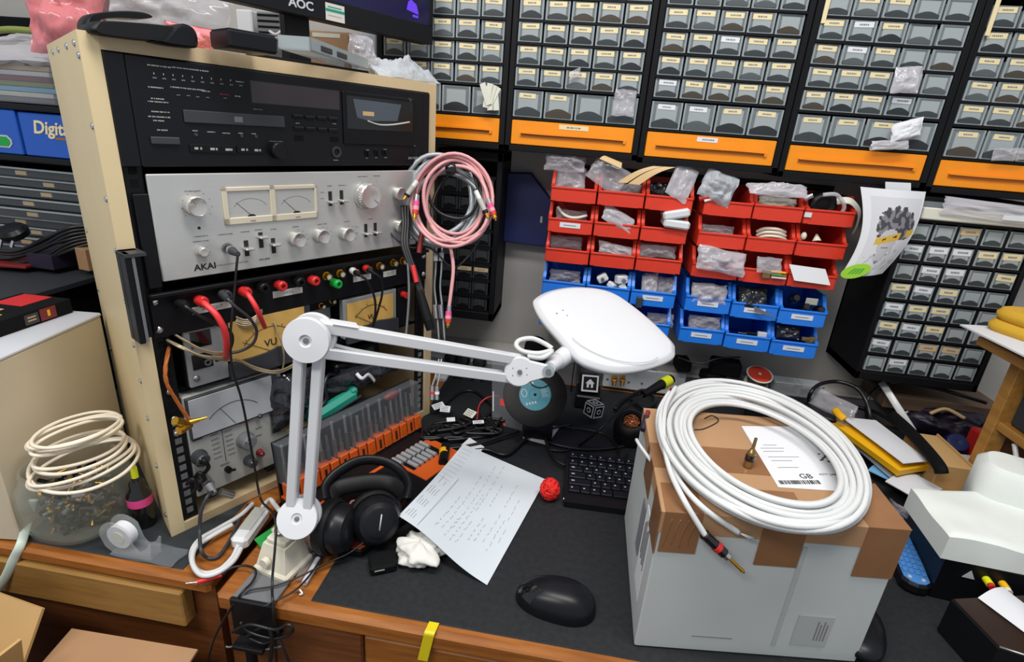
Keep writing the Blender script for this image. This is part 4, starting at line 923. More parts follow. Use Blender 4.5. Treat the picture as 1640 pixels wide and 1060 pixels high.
t = thing('phono_lead', 'black twin lead ending in two gold plugs against the bit case', 'cable', rkw(580, 695, .03))
for k in range(2):
    x = 576+k*9; A_, B_ = rkw(x, 684, .03), rkw(x-2, 702, .034)
    MB().cyl(A_, B_, .005, 'gold', n=14).part('plug', t, 'gold plug'); MB().tube(spl([rkw(566+k*8, 650, .0), rkw(574+k*6, 668, .02), A_]), .0035, 'cord_black').part('wire', t)

# ---- coils hanging on the right side of the rack
DC = dep(RK(.525, -.03, .47))
def ring(cx, cy, rx, ry, d, rot=0, n=40, a0=0, a1=2*math.pi, jit=0, seed=0):
    out = []
    for i in range(n):
        t = a0+(a1-a0)*i/n; x, y = rx*math.cos(t), ry*math.sin(t); c, s_ = math.cos(rot), math.sin(rot)
        j = noise.noise(V((math.cos(t)+seed, math.sin(t), seed)))*jit
        out.append(at(cx+(x*c-y*s_)*(1+j), cy+(x*s_+y*c)*(1+j), d+.006*math.sin(t*2+seed)))
    return out
t = thing('cable_coil', 'coiled pink audio cable with red plugs hanging at the rack side', 'cable', at(725, 320, DC-.02))
for k, (cx, cy, rx, ry, ro) in enumerate(((726, 320, 62, 72, -.1), (722, 318, 55, 69, .1), (730, 322, 52, 66, -.25), (728, 314, 49, 60, .05), (733, 328, 50, 63, -.12), (724, 322, 64, 73, .06))):
    MB().tube(ring(cx, cy, rx, ry, DC-.062-.006*(k % 3), ro, jit=.06, seed=k*1.7), .0034, 'pink_cable', 8, True).part('loop', t)
MB().tube(spl([at(716, 386, DC-.062), at(722, 400, DC-.062), at(726, 430, DC-.062), at(722, 470, DC-.062), at(718, 500, DC-.062)]), .0034, 'pink_cable').part('tail', t)
MB().tube(spl([at(655, 305, DC-.065), at(672, 285, DC-.065), at(700, 262, DC-.065), at(722, 250, DC-.062)]), .0034, 'pink_cable').part('tail', t)
for a, c2 in (((668, 312), (664, 352)), ((781, 318), (794, 352)), ((719, 490), (717, 524))):
    A_, B_ = at(*a, DC-.085), at(*c2, DC-.085); q = lambda s: A_+(B_-A_)*s
    MB().cyl(q(0), q(.25), .0045, 'chrome', n=12).cyl(q(.25), q(.68), .0055, 'pink_label', n=14).cyl(q(.45), q(.6), .0057, 'pink_cable', n=14).cyl(q(.62), q(.76), .0056, 'red', n=14).cyl(q(.76), q(.93), .0042, 'gold', n=12).cyl(q(.9), q(1.03), .0015, 'gold', n=8).part('plug', t, 'red and gold plug')
for a, c2 in (((762, 306), (781, 347)), ((668, 290), (648, 318))):
    A_, B_ = at(*a, DC-.082), at(*c2, DC-.082); q = lambda s: A_+(B_-A_)*s
    MB().cyl(q(0), q(.3), .0045, 'white_plastic', n=12).cyl(q(.3), q(.75), .005, 'panel_grey', n=14).cyl(q(.75), q(.86), .0052, 'black', n=12).cyl(q(.86), q(1.05), .003, 'gold', n=10).part('plug', t, 'grey and black plug')
t = thing('cable_coil', 'coiled silvery cable hanging behind the coiled pink cable', 'cable', at(712, 330, DC))
for k, (cx, cy, rx, ry, ro) in enumerate(((704, 318, 60, 70, 0), (700, 322, 56, 70, .1), (712, 330, 60, 62, -.2), (706, 314, 52, 64, .2), (716, 334, 56, 58, .1))):
    MB().tube(ring(cx, cy, rx, ry, DC-.038+.008*(k % 2), ro, jit=.06, seed=k*2.3+9), .0048, 'grey_cable', 8, True).part('loop', t)
for x in (655, 668): MB().cyl(at(x, 352, DC-.01), at(x+6, 382, DC-.01), .005, 'chrome', n=12).part('plug', t)
t = thing('cable_coil', 'thin black cable in loose loops around the pink and silvery coils', 'cable', at(700, 340, DC-.01))
MB().tube(spl([at(652, 262, DC-.03), at(628, 285, DC-.04), at(613, 315, DC-.045), at(612, 345, DC-.045), at(628, 376, DC-.045), at(655, 396, DC-.04), at(690, 398, DC-.03), at(725, 428, DC-.03), at(752, 408, DC-.02), at(770, 380, DC-.01)], 8), .0019, 'cord_black').part('loop', t)
MB().tube(ring(724, 300, 40, 52, DC-.05, -.3, jit=.1, seed=4), .003, 'cord_black', 8, True).part('loop', t)
MB().tube(ring(735, 330, 42, 60, DC-.045, .2, jit=.1, seed=6), .003, 'cord_black', 8, True).part('loop', t)
MB().ball(at(722, 271, DC-.085), .010, 'black_gloss', 14, .7).part('tie', t)
t = thing('cable_bundle', 'black cables hanging straight down in front of the rack rail by the coils', 'cable', at(655, 400, DC-.06))
for k in range(3): MB().tube(spl([at(644+5*k, 330, DC-.05), at(646+4*k, 360, DC-.055), at(645+4*k, 395, DC-.06), at(662+3*k, 440, DC-.06), at(672+3*k, 470, DC-.06)], 8), .0034, 'cord_black').part('cord', t)
MB().tube(spl([at(650, 345, DC-.05), at(652, 400, DC-.06), at(655, 470, DC-.06), at(650, 540, DC-.05)], 8), .0022, 'mid_grey').part('cord', t, 'grey cord')
A_, B_ = at(672, 465, DC-.06), at(690, 528, DC-.05)
MB().cyl(A_, A_+(B_-A_)*.75, .007, 'rubber', .009, 14).cyl(A_+(B_-A_)*.75, B_, .009, 'black', .008, 14).part('plug', t, 'long black plug')
MB().cyl(at(661, 425, DC-.07), at(667, 452, DC-.07), .0045, 'red', n=12).part('sleeve', t, 'red sleeve'); MB().cyl(at(676, 372, DC-.05), at(671, 405, DC-.05), .0048, 'dark_red', n=12).part('sleeve', t, 'dark red sleeve')
t = thing('phono_lead', 'grey leads with metal plugs hanging under the coiled cables at the rack edge', 'cable', at(700, 450, DC))
for k in range(2):
    x = 698+k*9; MB().tube(spl([at(x+1, 395, DC), at(x, 430, DC), at(x-2, 460, DC), at(x+1, 490, DC), at(x+5, 545, DC)], 6), .0018, 'grey_cable').part('wire', t)
    MB().cyl(at(x, 405, DC-.004), at(x, 418, DC-.004), .0045, 'white_plastic', n=12).part('joint', t, 'white joint'); MB().cyl(at(x-2, 488, DC-.004), at(x, 510, DC-.004), .0045, 'chrome', n=12).part('plug', t)

# ================================================================ on top of the rack
TZ = H_
mz = thing('computer_monitor', 'black computer monitor with a dark violet screen standing on top of the rack', 'monitor', RK(.37, .13, TZ), RY, org=(.37, .13, TZ))
MB().box((.11, .100, .757), (.615, .128, 1.06), 'black', .003).part('housing', mz)
MB().box((.11, .097, .757), (.615, .1005, .789), 'black_satin', .001).box((.11, .097, .789), (.121, .1005, 1.06), 'black_satin', .001).box((.604, .097, .789), (.615, .1005, 1.06), 'black_satin', .001).part('bezel', mz)
b = MB().box((.121, .0985, .789), (.604, .1, 1.06), 'screen')
b.prism([(0, 0), (.030, -.004), (.024, .012), (.011, .018), (.004, .014)], (.548, .0982, .806), (1, 0, 0), (0, 0, 1), (0, -1, 0), .0003, 'screen_violet').box((.585, .0982, .842), (.594, .0985, .848), 'screen_violet').box((.563, .0982, .7965), (.577, .0985, .8005), 'screen_violet')
b.part('screen', mz)
u, z = rk(483, 19, -.097); MB().text('AOC', .017, (u, .0966, .772), (1.15, 0, 0), (0, 0, 1), 'print_white', True).part('lettering', mz)
u, z = rk(537, 33, -.097); MB().box((u-.018, .0962, .759), (u+.018, .0968, .784), 'pcb_label').box((u-.018, .0959, .772), (u+.018, .0963, .776), 'teal').box((u-.014, .0959, .778), (u+.012, .0963, .7795), 'teal').box((u-.014, .0959, .766), (u+.012, .0963, .7672), 'panel_grey').part('sticker', mz, 'white and green sticker under the screen')
u = rk(473, 55, -.13)[0]; MB().box((u-.022, .12, TZ+.004), (u+.022, .14, .80), 'black', .003).part('stand_post', mz)
MB().box((u-.09, .08, TZ+.001), (u+.09, .24, TZ+.009), 'black_satin', .003).part('stand_base', mz)
def rt(px, py, dz=0): return hz(px, py, TZ+dz)
# leather pouch: thick outlines set one behind the other across the rack top
pc = rt(225, 60); t = thing('leather_pouch', 'open black leather pouch curled on the rack top corner', 'pouch', pc)
def leaf(name, px, y, th, m, ch, lb=None):
    q = [on(x, yy, RD, pc+RD*y) for x, yy in px]; q = [((p-pc).dot(RE), p.z-pc.z) for p in spl([V((p-pc).dot(RE) and ((p-pc).dot(RE), 0, p.z)) for p in q], 4, True)] if False else [((p-pc).dot(RE), p.z-pc.z) for p in q]
    q = [(p.x, p.z) for p in spl([V((a, 0, b_)) for a, b_ in q], 5, True)]
    return MB().prism(q, pc+RD*y, RE, UP, RD, th, m, ch, True).part(name, t, lb)
leaf('pan', ((150, 52), (152, 36), (170, 33), (220, 36), (262, 40), (284, 44), (276, 54), (264, 66), (250, 66), (200, 61)), .0, .05, 'rubber', .003)
leaf('curled_end', ((246, 66), (262, 66), (276, 50), (290, 38), (304, 40), (314, 48), (319, 62), (317, 76), (300, 76), (270, 72)), -.006, .05, 'black_satin', .004)
leaf('flap', ((136, 40), (142, 26), (158, 20), (200, 17), (232, 20), (246, 27), (230, 30), (190, 28), (162, 31), (152, 42), (150, 52), (142, 50)), .03, .03, 'black', .003)
c = rt(368, 76); b = MB(); b.M = Matrix.Translation(c) @ Matrix.Rotation(RY-.05, 4, 'Z'); b.box((0, .0, 0), (.060, .055, .021), 'black_satin', .003).box((.002, .002, .0205), (.058, .053, .0216), 'dark_grey', .0005).box((.02, .03, .0215), (.032, .033, .0219), 'black_gloss')
b.thing('black_box', 'small flat black box on the rack top beside the leather pouch', 'box')
bag(MB(), rt(330, 62, .012)+RD*.045, RE, UP-RD*.3, .06, .034, .025, 'bag_pink', 71).thing('plastic_bag', 'small pink plastic bag between the leather pouch and the flat black box', 'bag')
b = MB(); c = rt(436, 96, .0); b.M = Matrix.Translation(c) @ Matrix.Rotation(RY, 4, 'Z'); b.box((-.02, .004, 0), (.17, .035, .0055), 'black', .001)
b.thing('foam_mat', 'dark flat mat on the rack top under the clear tray', 'mat')
t = thing('plastic_tray', 'clear plastic blister tray lying in front of the monitor stand', 'tray', rt(500, 75, .006))
b = MB(); A_, B_ = rt(498, 82, .007), rt(590, 112, .007); ex = (B_-A_).normalized(); b.M = Matrix.Translation(A_) @ Matrix.Rotation(math.atan2(ex.y, ex.x), 4, 'Z'); LL = (B_-A_).length
b.box((0, 0, 0), (LL, .002, .016), 'drawer_rim').box((0, 0, 0), (.002, .04, .016), 'drawer_rim').box((0, .04, 0), (LL, .042, .016), 'drawer_rim').box((0, 0, .0), (LL, .042, .002), 'clear_grey')
for k in range(2): b.box((.03+k*.055, -.001, .003), (.07+k*.055, .012, .012), 'dark_grey', .002)
b.part('tray', t)
bag(MB(), rt(645, 118, .014), RE, RD*.8+UP*.3, .14, .06, .03, 'bubble', 72, .3, 30, 16).thing('bubble_wrap', 'sheet of bubble wrap lying on the far end of the rack top', 'bubble wrap')
bag(MB(), rt(580, 88, .035), RE, UP, .05, .06, .03, 'bag', 73, .4).thing('plastic_bag', 'crinkled clear bag standing behind the blister tray', 'bag')
bag(MB(), rt(575, 118, .008), RE, RD+UP*.2, .05, .02, .012, 'bag_dark', 74, .4).thing('antistatic_bag', 'torn dark film between the blister tray and the bubble wrap', 'bag')
# things behind the monitor and the rack
for k, (q0, q1, y, m, lb) in enumerate((((376, 14), (404, 44), 1.24, 'white_plastic', 'white upright board edge seen beside the monitor stand'), ((409, 18), (452, 62), 1.22, 'mid_grey', 'grey slotted box seen under the monitor next to its stand'), ((493, 48), (560, 78), 1.22, 'cardboard', 'brown box seen under the monitor bezel behind the blister tray'), ((572, 52), (604, 110), 1.25, 'case_white', 'pale box end seen under the monitor behind the bubble wrap'))):
    p, q = wy(*q0, y), wy(*q1, y); b = MB().box((p.x, y, .5305), (q.x, min(1.355, y+.1), p.z), m, .003)
    if k == 1:
        for s_ in range(4): b.box((p.x+.004, y-.001, q.z+.008+.011*s_), (q.x-.004, y, q.z+.012+.011*s_), 'black_matt')
    if k == 2: b.box((p.x+.01, y-.001, p.z-.012), (q.x-.02, y, p.z-.004), 'foam_warm')
    b.thing('storage_box', lb, 'box')
MB().tube(spl([wy(432, 50, 1.2), wy(442, 55, 1.19), wy(454, 48, 1.2), wy(448, 60, 1.21), wy(436, 62, 1.22)]), .003, 'white_plastic').thing('cable', 'white cord loop beside the monitor stand', 'cable')
sb = thing('wall_shelf', 'dark shelf on the wall behind the monitor and the rack', 'shelf', (-.62, 1.25, .52))
MB().box((-.92, 1.12, .515), (-.475, 1.36, .530), 'black', .002).part('board', sb)
MB().box((-.90, 1.14, .44), (-.885, 1.36, .515), 'black').box((-.51, 1.14, .44), (-.495, 1.36, .515), 'black').part('bracket', sb)
bag(MB(), at(110, 18, .93), (1, 0, 0), (.1, .2, 1), .13, .15, .07, 'bag_pink', 75, .3, 26, 22).thing('plastic_bag', 'large pink plastic bag bulging behind the top corner of the rack', 'bag')
bag(MB(), at(268, 12, 1.02), (1, 0, -.1), (0, .3, 1), .26, .09, .06, 'bag_milky', 76, .3, 30, 18).thing('plastic_bag', 'long white plastic bag lying behind the leather pouch', 'bag')
# ================================================================ shelf and stored things at the far end
sh = thing('shelf_rack', 'dark shelf rack behind the beige rack holding boxes and clear cases', 'shelf', (-1.3, 1.1, 0))
for z in (.278, .492, .590): MB().box((-1.62, .98, z-.012), (-.96, 1.30, z), 'black', .002).part('shelf_board', sh)
MB().box((-1.62, 1.30, .001), (-.96, 1.312, .78), 'black_matt').part('back_panel', sh)
for x in (-1.62, -.985): MB().box((x, 1.0, .001), (x+.025, 1.025, .62), 'black').part('post', sh)
p, q = wy(26, 178, .985), wy(104, 236, .985)
b = MB().box((p.x, .985, .493), (-1.02, 1.15, .575), 'blue_box', .002); b.text('Digital', .034, (p.x+.075, .9845, .548), (1, 0, 0), (.2, 0, 1), 'label_cream', True); b.box((p.x+.075, .9842, .528), (p.x+.14, .985, .533), 'tape_brown')
b.thing('carton_box', 'blue carton with cream slanted lettering on the dark shelf', 'box')
b = MB().box((p.x-.18, .982, .493), (p.x-.004, 1.15, .577), 'blue_box', .002)
b.prism([(.0, .0), (.06, 0), (.068, .008), (.068, .016), (.06, .024), (0, .024)], (p.x-.09, .9815, .505), (1, 0, 0), (0, 0, 1), (0, -1, 0), .0006, 'print_white').prism([(.003, .003), (.058, .003), (.064, .009), (.064, .015), (.058, .021), (.003, .021)], (p.x-.09, .9808, .505), (1, 0, 0), (0, 0, 1), (0, -1, 0), .0006, 'green')
b.thing('carton_box', 'blue carton with a green oval patch at the edge of the picture', 'box')
for k in range(9):
    z = .281+.0208*k; x = -1.42+rn.uniform(-.015, .015); y = .995+rn.uniform(-.008, .01)
    b = MB().box((x, y, z), (-1.0+rn.uniform(-.01, .006), y+.14, z+.0175), 'clear_grey', .001).box((x+.004, y+.003, z+.003), (-1.01, y+.13, z+.012), 'black_matt').box((x, y-.0012, z+.015), (-1.0, y, z+.0185), 'drawer_rim')
    for s_ in range(2):
        xx = x+.06+.15*s_+rn.uniform(0, .1); b.box((xx, y+.0005, z+.004), (xx+.025, y+.003, z+.012), 'tan_strip')
    b.thing('clear_case', f'flat clear case, {("lowest", "second", "third", "fourth", "fifth", "sixth", "seventh", "eighth", "topmost")[k]} of the stack under the blue cartons', 'case', group='stack of clear cases on the shelf')
# magazines in a clear crate
t = thing('plastic_crate', 'clear plastic sleeve of magazines on the upper shelf beside the pink bag', 'crate', (-1.12, .99, .592))
p, q = wy(2, 52, .985), wy(76, 108, .985)
MB().box((-1.235, .985, .592), (-1.02, .9865, .675), 'clear_grey').box((-1.02, .985, .592), (-1.018, 1.2, .675), 'clear').part('sleeve', t)
for k, m in enumerate(('mid_grey', 'foam_warm', 'blue_paper', 'olive', 'dark_red', 'paper_white', 'tan_strip')):
    MB().box((-1.23+rn.uniform(0, .01), .99, .5935+.0095*k), (-1.035+rn.uniform(-.01, .005), 1.2, .602+.0095*k), m, .001).thing('magazine', f'magazine with {("grey", "cream", "pale blue", "olive", "dark red", "white", "tan")[k]} edge in the clear sleeve', 'magazine', group='magazines in the clear sleeve')
bag(MB(), (-1.13, 1.02, .685), (1, .1, 0), (0, .8, .3), .2, .1, .04, 'bag_milky', 77).thing('plastic_bag', 'white plastic bag draped over the magazines', 'bag')
MB().tube(spl([(-1.28, 1.0, .685), (-1.2, .99, .70), (-1.12, .99, .718), (-1.06, 1.0, .72)]), .006, 'olive').thing('cable', 'olive green tube above the white bag at the picture corner', 'tube')
# cable bundle with a mains plug
t = thing('mains_cable', 'bundle of black cord with a three pin mains plug in front of the clear cases', 'cable', hz(60, 420, .285))
b = MB(); r = random.Random(5)
for k in range(7):
    y0 = r.uniform(-6, 6); b2 = MB()
    pts = [wy(-25, 398+5*k, .93)+V((0, r.uniform(-.01, .01), 0)), wy(25, 402+4.2*k+y0*.4, .925), wy(70, 382+6*k+y0, .93), wy(108, 366+6*k, .94), wy(140, 362+5*k, .96), wy(175, 360+5*k, .98)]
    b2.tube(spl(pts, 8), .0042, 'cord_black').part('cord', t)
c = wy(22, 372, .915); b.lathe(c, (0, -.45, 1), [(0, .012), (.02, .011), (.026, .004), (.024, -.008), (0, -.01)], 'black_satin', 24)
for dx, l in ((-.012, .022), (.014, .016)): b.M = Matrix.Translation(c+V((dx, -.016, -.012))) @ Matrix.Rotation(.5, 4, 'Y'); b.box((-.0025, -.002, -l), (.0025, .002, 0), 'chrome'); b.M = None
b.part('plug', t, 'black mains plug with metal pins')
# beige case and what lies on it
ang = math.atan2(.1326, .9912); O = V((-.758, .521, 0))
t = thing('equipment_case', 'big plain beige case with a pale lid standing beside the rack on the side desk', 'case', O)
b = MB(); b.M = Matrix.Translation(O) @ Matrix.Rotation(ang, 4, 'Z'); b.box((-.56, 0, .0008), (0, .233, .268), 'case_beige', .002); b.M = None; b.part('body', t)
b = MB(); b.M = Matrix.Translation(O) @ Matrix.Rotation(ang, 4, 'Z'); b.box((-.562, -.001, .268), (.001, .234, .2745), 'case_white', .002); b.M = None; b.part('lid', t, 'pale grey lid')
A_, B_ = hz(-30, 551, .2745), hz(118, 500, .2745); ex = (B_-A_).normalized(); an = math.atan2(ex.y, ex.x); LL = (B_-A_).length
b = MB(); b.M = Matrix.Translation(A_) @ Matrix.Rotation(an, 4, 'Z'); b.box((0, 0, 0), (LL, .09, .024), 'black_matt', .001)
b.box((LL*.62, -.0006, .003), (LL*.80, .0003, .022), 'dark_red').box((LL*.45, -.0006, .004), (LL*.6, .0003, .020), 'dark_grey').box((LL*.7, -.0008, .008), (LL*.73, 0, .018), 'yellow_env').box((LL*.48, -.0008, .009), (LL*.57, 0, .011), 'tan_strip').box((LL*.48, -.0008, .014), (LL*.57, 0, .016), 'tan_strip')
b.box((LL*.62, .03, .0236), (LL*.97, .08, .0246), 'red').box((LL*.3, .02, .0236), (LL*.36, .03, .0246), 'yellow_env').box((LL*.45, .04, .0236), (LL*.5, .05, .0246), 'tan_strip'); b.M = None
b.thing('gift_box', 'flat dark box with red and gold print on the pale case lid', 'box')
for k, (q, w, dd, h, m, lb) in enumerate((((5, 468), .12, .09, .006, 'dark_red', 'dark red folded card on the flat dark box'), ((70, 446), .06, .07, .030, 'purple_dark', 'dark blue box behind the red card'), ((136, 440), .03, .06, .045, 'cardboard', 'small brown carton wedged against the rack side'), ((30, 440), .07, .05, .004, 'paper_white', 'white papers lying above the red card'))):
    p = wy(*q, .90+.02*k); b = MB(); b.M = Matrix.Translation(V((p.x, p.y, max(p.z-h/2, .279)))) @ Matrix.Rotation(-.15*k+.1, 4, 'Z') ; b.box((-w/2, 0, 0), (w/2, dd, h), m, .001); b.M = None
    b.thing(('card', 'carton_box', 'carton_box', 'papers')[k], lb, ('card', 'box', 'box', 'paper')[k])
MB().box((-1.5, .77, .255), (-.985, .976, .268), 'dark_grey', .002).box((-1.5, .78, .001), (-1.0, .97, .255), 'black_matt').thing('storage_unit', 'dark cabinet between the beige case and the shelf rack', 'cabinet')
# ---------------------------------------------------------------- front of the side desk
def hring(cx, cy, rx, ry, z, rot=0, n=44, jit=.05, seed=0, dz=.006):
    out = []
    for i in range(n):
        t = 2*math.pi*i/n; x, y = rx*math.cos(t), ry*math.sin(t); c, s_ = math.cos(rot), math.sin(rot); j = noise.noise(V((math.cos(t)*1.2+seed, math.sin(t)*1.2, seed)))*jit
        out.append(hz(cx+(x*c-y*s_)*(1+j), cy+(x*s_+y*c)*(1+j), z+dz*math.sin(t+seed)))
    return out
JC = hz(134, 836, 0)+V((.004, 0, 0)); t = thing('glass_jar', 'glass jar full of brass fuses and small metal parts', 'jar', JC)
def sq(r, z, n=36):
    return [JC+V((math.copysign(abs(math.cos(a))**.75, math.cos(a))*r, math.copysign(abs(math.sin(a))**.75, math.sin(a))*r, z)) for a in [2*math.pi*i/n+.35 for i in range(n)]]
prof = [(.001, .004), (.045, .003), (.058, .010), (.064, .03), (.066, .06), (.064, .085), (.056, .10), (.054, .112), (.0515, .112), (.0535, .099), (.0615, .084), (.0635, .06), (.0615, .03), (.055, .013), (.001, .009)]
rg = [sq(r, z) for r, z in prof]; b = MB()
b.add([p for q in rg for p in q], [(j*36+i, j*36+(i+1) % 36, (j+1)*36+(i+1) % 36, (j+1)*36+i) for j in range(len(prof)-1) for i in range(36)], 'glass', True); b.part('vessel', t)
b = MB(); r = random.Random(9)
for k in range(300):
    a, q, z = r.uniform(0, 6.28), .044*math.sqrt(r.random()), r.uniform(.014, .08); c = JC+V((math.cos(a)*q, math.sin(a)*q, z)); d = V((r.uniform(-1, 1), r.uniform(-1, 1), r.uniform(-.6, .6))).normalized(); l = r.uniform(.008, .018)
    b.cyl(c-d*l/2, c+d*l/2, r.uniform(.0018, .0034), r.choice(('brass', 'gold', 'mid_grey', 'scoop_brown', 'brass', 'rubber', 'black_matt')), n=8)
b.thing('metal_parts', 'loose brass fuses and fittings inside the glass jar', 'components', kind='stuff')
t = thing('cable_coil', 'coil of ivory cable lying on top of the glass jar', 'cable', hz(125, 690, .16))
for k, (cx, cy, rx, ry, z, ro) in enumerate(((120, 691, 78, 16, .136, -.30), (119, 695, 79, 19, .132, -.27), (122, 700, 78, 18, .128, -.32), (121, 688, 72, 21, .138, -.30))): MB().tube(hring(cx, cy, rx, ry, z+.028, ro, seed=k*1.9, dz=.004), .0026, 'ivory_cable', 8, True).part('loop', t)
t = thing('cable_coil', 'coil of ivory cable hanging round the shoulder of the glass jar', 'cable', hz(130, 740, .10))
for k, (cx, cy, rx, ry, z, ro) in enumerate(((126, 720, 78, 22, .118, -.30), (130, 740, 90, 22, .104, -.38), (131, 745, 90, 26, .100, -.36), (134, 741, 90, 44, .098, -.26), (128, 726, 78, 26, .112, -.30))): MB().tube(hring(cx, cy, rx, ry, z+.016, ro, seed=k*2.2+4, dz=.004), .0026, 'ivory_cable', 8, True).part('loop', t)
BC = hz(232, 838, 0); t = thing('glue_bottle', 'black bottle with pink label and yellow nozzle cap beside the rack', 'bottle', BC)
MB().lathe(BC, UP, [(0, .0008), (.015, .0008), (.0165, .004), (.0165, .056), (.012, .063), (.0105, .066), (.0105, .076), (.0085, .080), (.005, .081), (.004, .088), (0, .088)], 'black_gloss', 28).part('body', t)
MB().lathe(BC, UP, [(.0168, .040), (.0168, .054)], 'pink_label', 28).part('label', t, 'pink label')
MB().lathe(BC, UP, [(.0048, .086), (.0045, .101), (.0038, .106), (0, .1065)], 'yellow_fluo', 16).part('nozzle_cap', t, 'yellow cap')
TC = hz(202, 880, 0); t = thing('tape_dispenser', 'clear tape dispenser with a white roll in front of the glass jar', 'tape dispenser', TC)
d1 = (hz(262, 893, 0)-TC).normalized(); d2 = V((-d1.y, d1.x, 0)); cc = TC+UP*.028+d1*.0; ol = [(-.028, .028)]+[(.028*math.cos(a), .028+.028*math.sin(a)) for a in [math.pi-i*.3 for i in range(1, 9)]]+[(.026, .022), (.034, .012), (.046, .020), (.052, .030), (.055, .029), (.050, .001), (-.01, .001), (-.022, .010)]
for s_ in (-.009, .009): MB().prism(ol, TC+d2*s_, d1, UP, -d2, .0014, 'clear').part('side_wall', t)
MB().prism([(.0, 0), (.052, 0), (.052, .0022), (0, .0022)], TC-d2*.009+UP*.001, d1, UP, d2, .018, 'clear_grey').part('base', t)
p0 = TC+UP*.028-d2*.0075; p1 = TC+UP*.028+d2*.0075
MB().cyl(p0, p1, .0185, 'paper_white', n=32).part('tape_roll', t, 'white tape roll'); MB().cyl(p0-d2*.0012, p1+d2*.0012, .0095, 'foam_warm', n=24).part('hub', t)
bag(MB(), hz(240, 884, .004), d1, d2, .10, .035, .005, 'clear_grey', 81, .5, 22, 14).thing('plastic_film', 'crumpled clear film lying under the tape dispenser', 'film')
b = MB().tube(spl([hz(54, 800, .05), hz(46, 830, .02), hz(34, 870, .006), wy(22, 895, .505), wy(8, 925, .50), wy(-20, 965, .49)], 8), .006, 'mint', 10, flat=.35); b.thing('plastic_strip', 'pale green strip hanging over the desk edge beside the glass jar', 'strip')
# white adapter, its cable, circuit board, red plug lead
A_ = hz(381, 872, .012); B_ = hz(420, 815, .016); ex = (B_-A_).normalized(); ez = UP; ey = UP.cross(ex)
t = thing('power_adapter', 'white adapter with a thick white cable between rack and lamp clamp', 'adapter', A_)
b = MB(); b.M = Matrix(((ex.x, ey.x, 0, A_.x), (ex.y, ey.y, 0, A_.y), (0, 0, 1, 0), (0, 0, 0, 1))); LL = (B_-A_).length
b.box((0, -.013, .001), (LL, .013, .022), 'white_plastic', .005).box((.02, -.009, .0218), (LL-.004, .009, .0224), 'panel_grey', .0); b.M = None; b.part('body', t)
for k, q in enumerate((((381, 874), (372, 893), (352, 912), (328, 918), (311, 908), (307, 884), (320, 864), (350, 846), (384, 826), (405, 806)), ((386, 878), (372, 900), (346, 918), (322, 920), (308, 900), (314, 876), (340, 858), (372, 840)))):
    MB().tube(spl([hz(x, y, .008+.004*k) for x, y in q], 8), .0036, 'white_cable', 10).part('cable', t)
MB().tube(spl([hz(420, 812, .016), hz(432, 800, .03), hz(440, 808, .035), hz(448, 818, .05)], 8), .0036, 'white_cable').part('cable', t)
PC = hz(434, 862, .002); b = MB(); b.M = Matrix.Translation(PC) @ Matrix.Rotation(1.2, 4, 'Z') @ Matrix.Rotation(.5, 4, 'X'); b.box((-.022, -.012, .004), (.022, .012, .0056), 'green')
for k in range(14): b.cyl((-.019+.003*k, -.009, .0056), (-.019+.003*k, -.009, .0085), .0008, 'chrome', n=6)
b.box((.004, .0, .0056), (.014, .009, .011), 'foam_warm', .001).cyl((.009, .004, .011), (.009, .004, .013), .003, 'gold', n=12); b.M = None
b.thing('circuit_board', 'small green circuit board behind the lamp clamp', 'circuit board')
t = thing('test_lead', 'thin black lead with a red probe lying by the white cable', 'cable', hz(330, 928, .004))
MB().cyl(hz(298, 934, .004), hz(318, 932, .005), .0012, 'chrome', n=8).cyl(hz(316, 932, .005), hz(355, 921, .006), .0036, 'red', .0024, 12).part('probe', t, 'red probe')
MB().tube(spl([hz(354, 921, .006), hz(372, 909, .008), hz(395, 906, .01), hz(410, 914, .012), hz(404, 932, .01), wy(385, 952, .494), wy(360, 990, .485), wy(340, 1030, .48), wy(330, 1080, .48)], 8), .0017, 'cord_black').part('wire', t)
# cartons on the floor, in front of the side desk
def carton(name, label, c, w, d, h, rz, m, flaps):
    t = thing(name, label, 'box', c, rz, org=(0, 0, 0)); th = .004
    MB().box((-w/2, -d/2, 0), (w/2, -d/2+th, h), m).box((-w/2, d/2-th, 0), (w/2, d/2, h), m).box((-w/2, -d/2, 0), (-w/2+th, d/2, h), m).box((w/2-th, -d/2, 0), (w/2, d/2, h), m).box((-w/2, -d/2, 0), (w/2, d/2, th), m).part('body', t)
    for side, a, ln in flaps:
        b = MB()
        if side in 'FB':
            s_ = -1 if side == 'F' else 1; b.M = Matrix.Translation((0, s_*d/2, h)) @ Matrix.Rotation(-s_*a, 4, 'X'); b.box((-w/2+.003, 0, 0), (w/2-.003, s_*ln, th), m)
        else:
            s_ = -1 if side == 'L' else 1; b.M = Matrix.Translation((s_*w/2, 0, h)) @ Matrix.Rotation(s_*a, 4, 'Y'); b.box((0, -d/2+.003, 0), (s_*ln, d/2-.003, th), m)
        b.part('flap', t)
    return t
carton('cardboard_carton', 'open tan carton with raised flaps at the corner below the side desk', (-.80, .35, -.75), .26, .17, .655, -.12, 'carton', (('B', -1.0, .07), ('R', -1.35, .055), ('L', .3, .06)))
carton('cardboard_carton', 'tan carton half in shade under the drawer of the side desk', (-.565, .355, -.75), .20, .17, .630, .03, 'cardboard', (('B', -.15, .05), ('R', -.9, .035)))

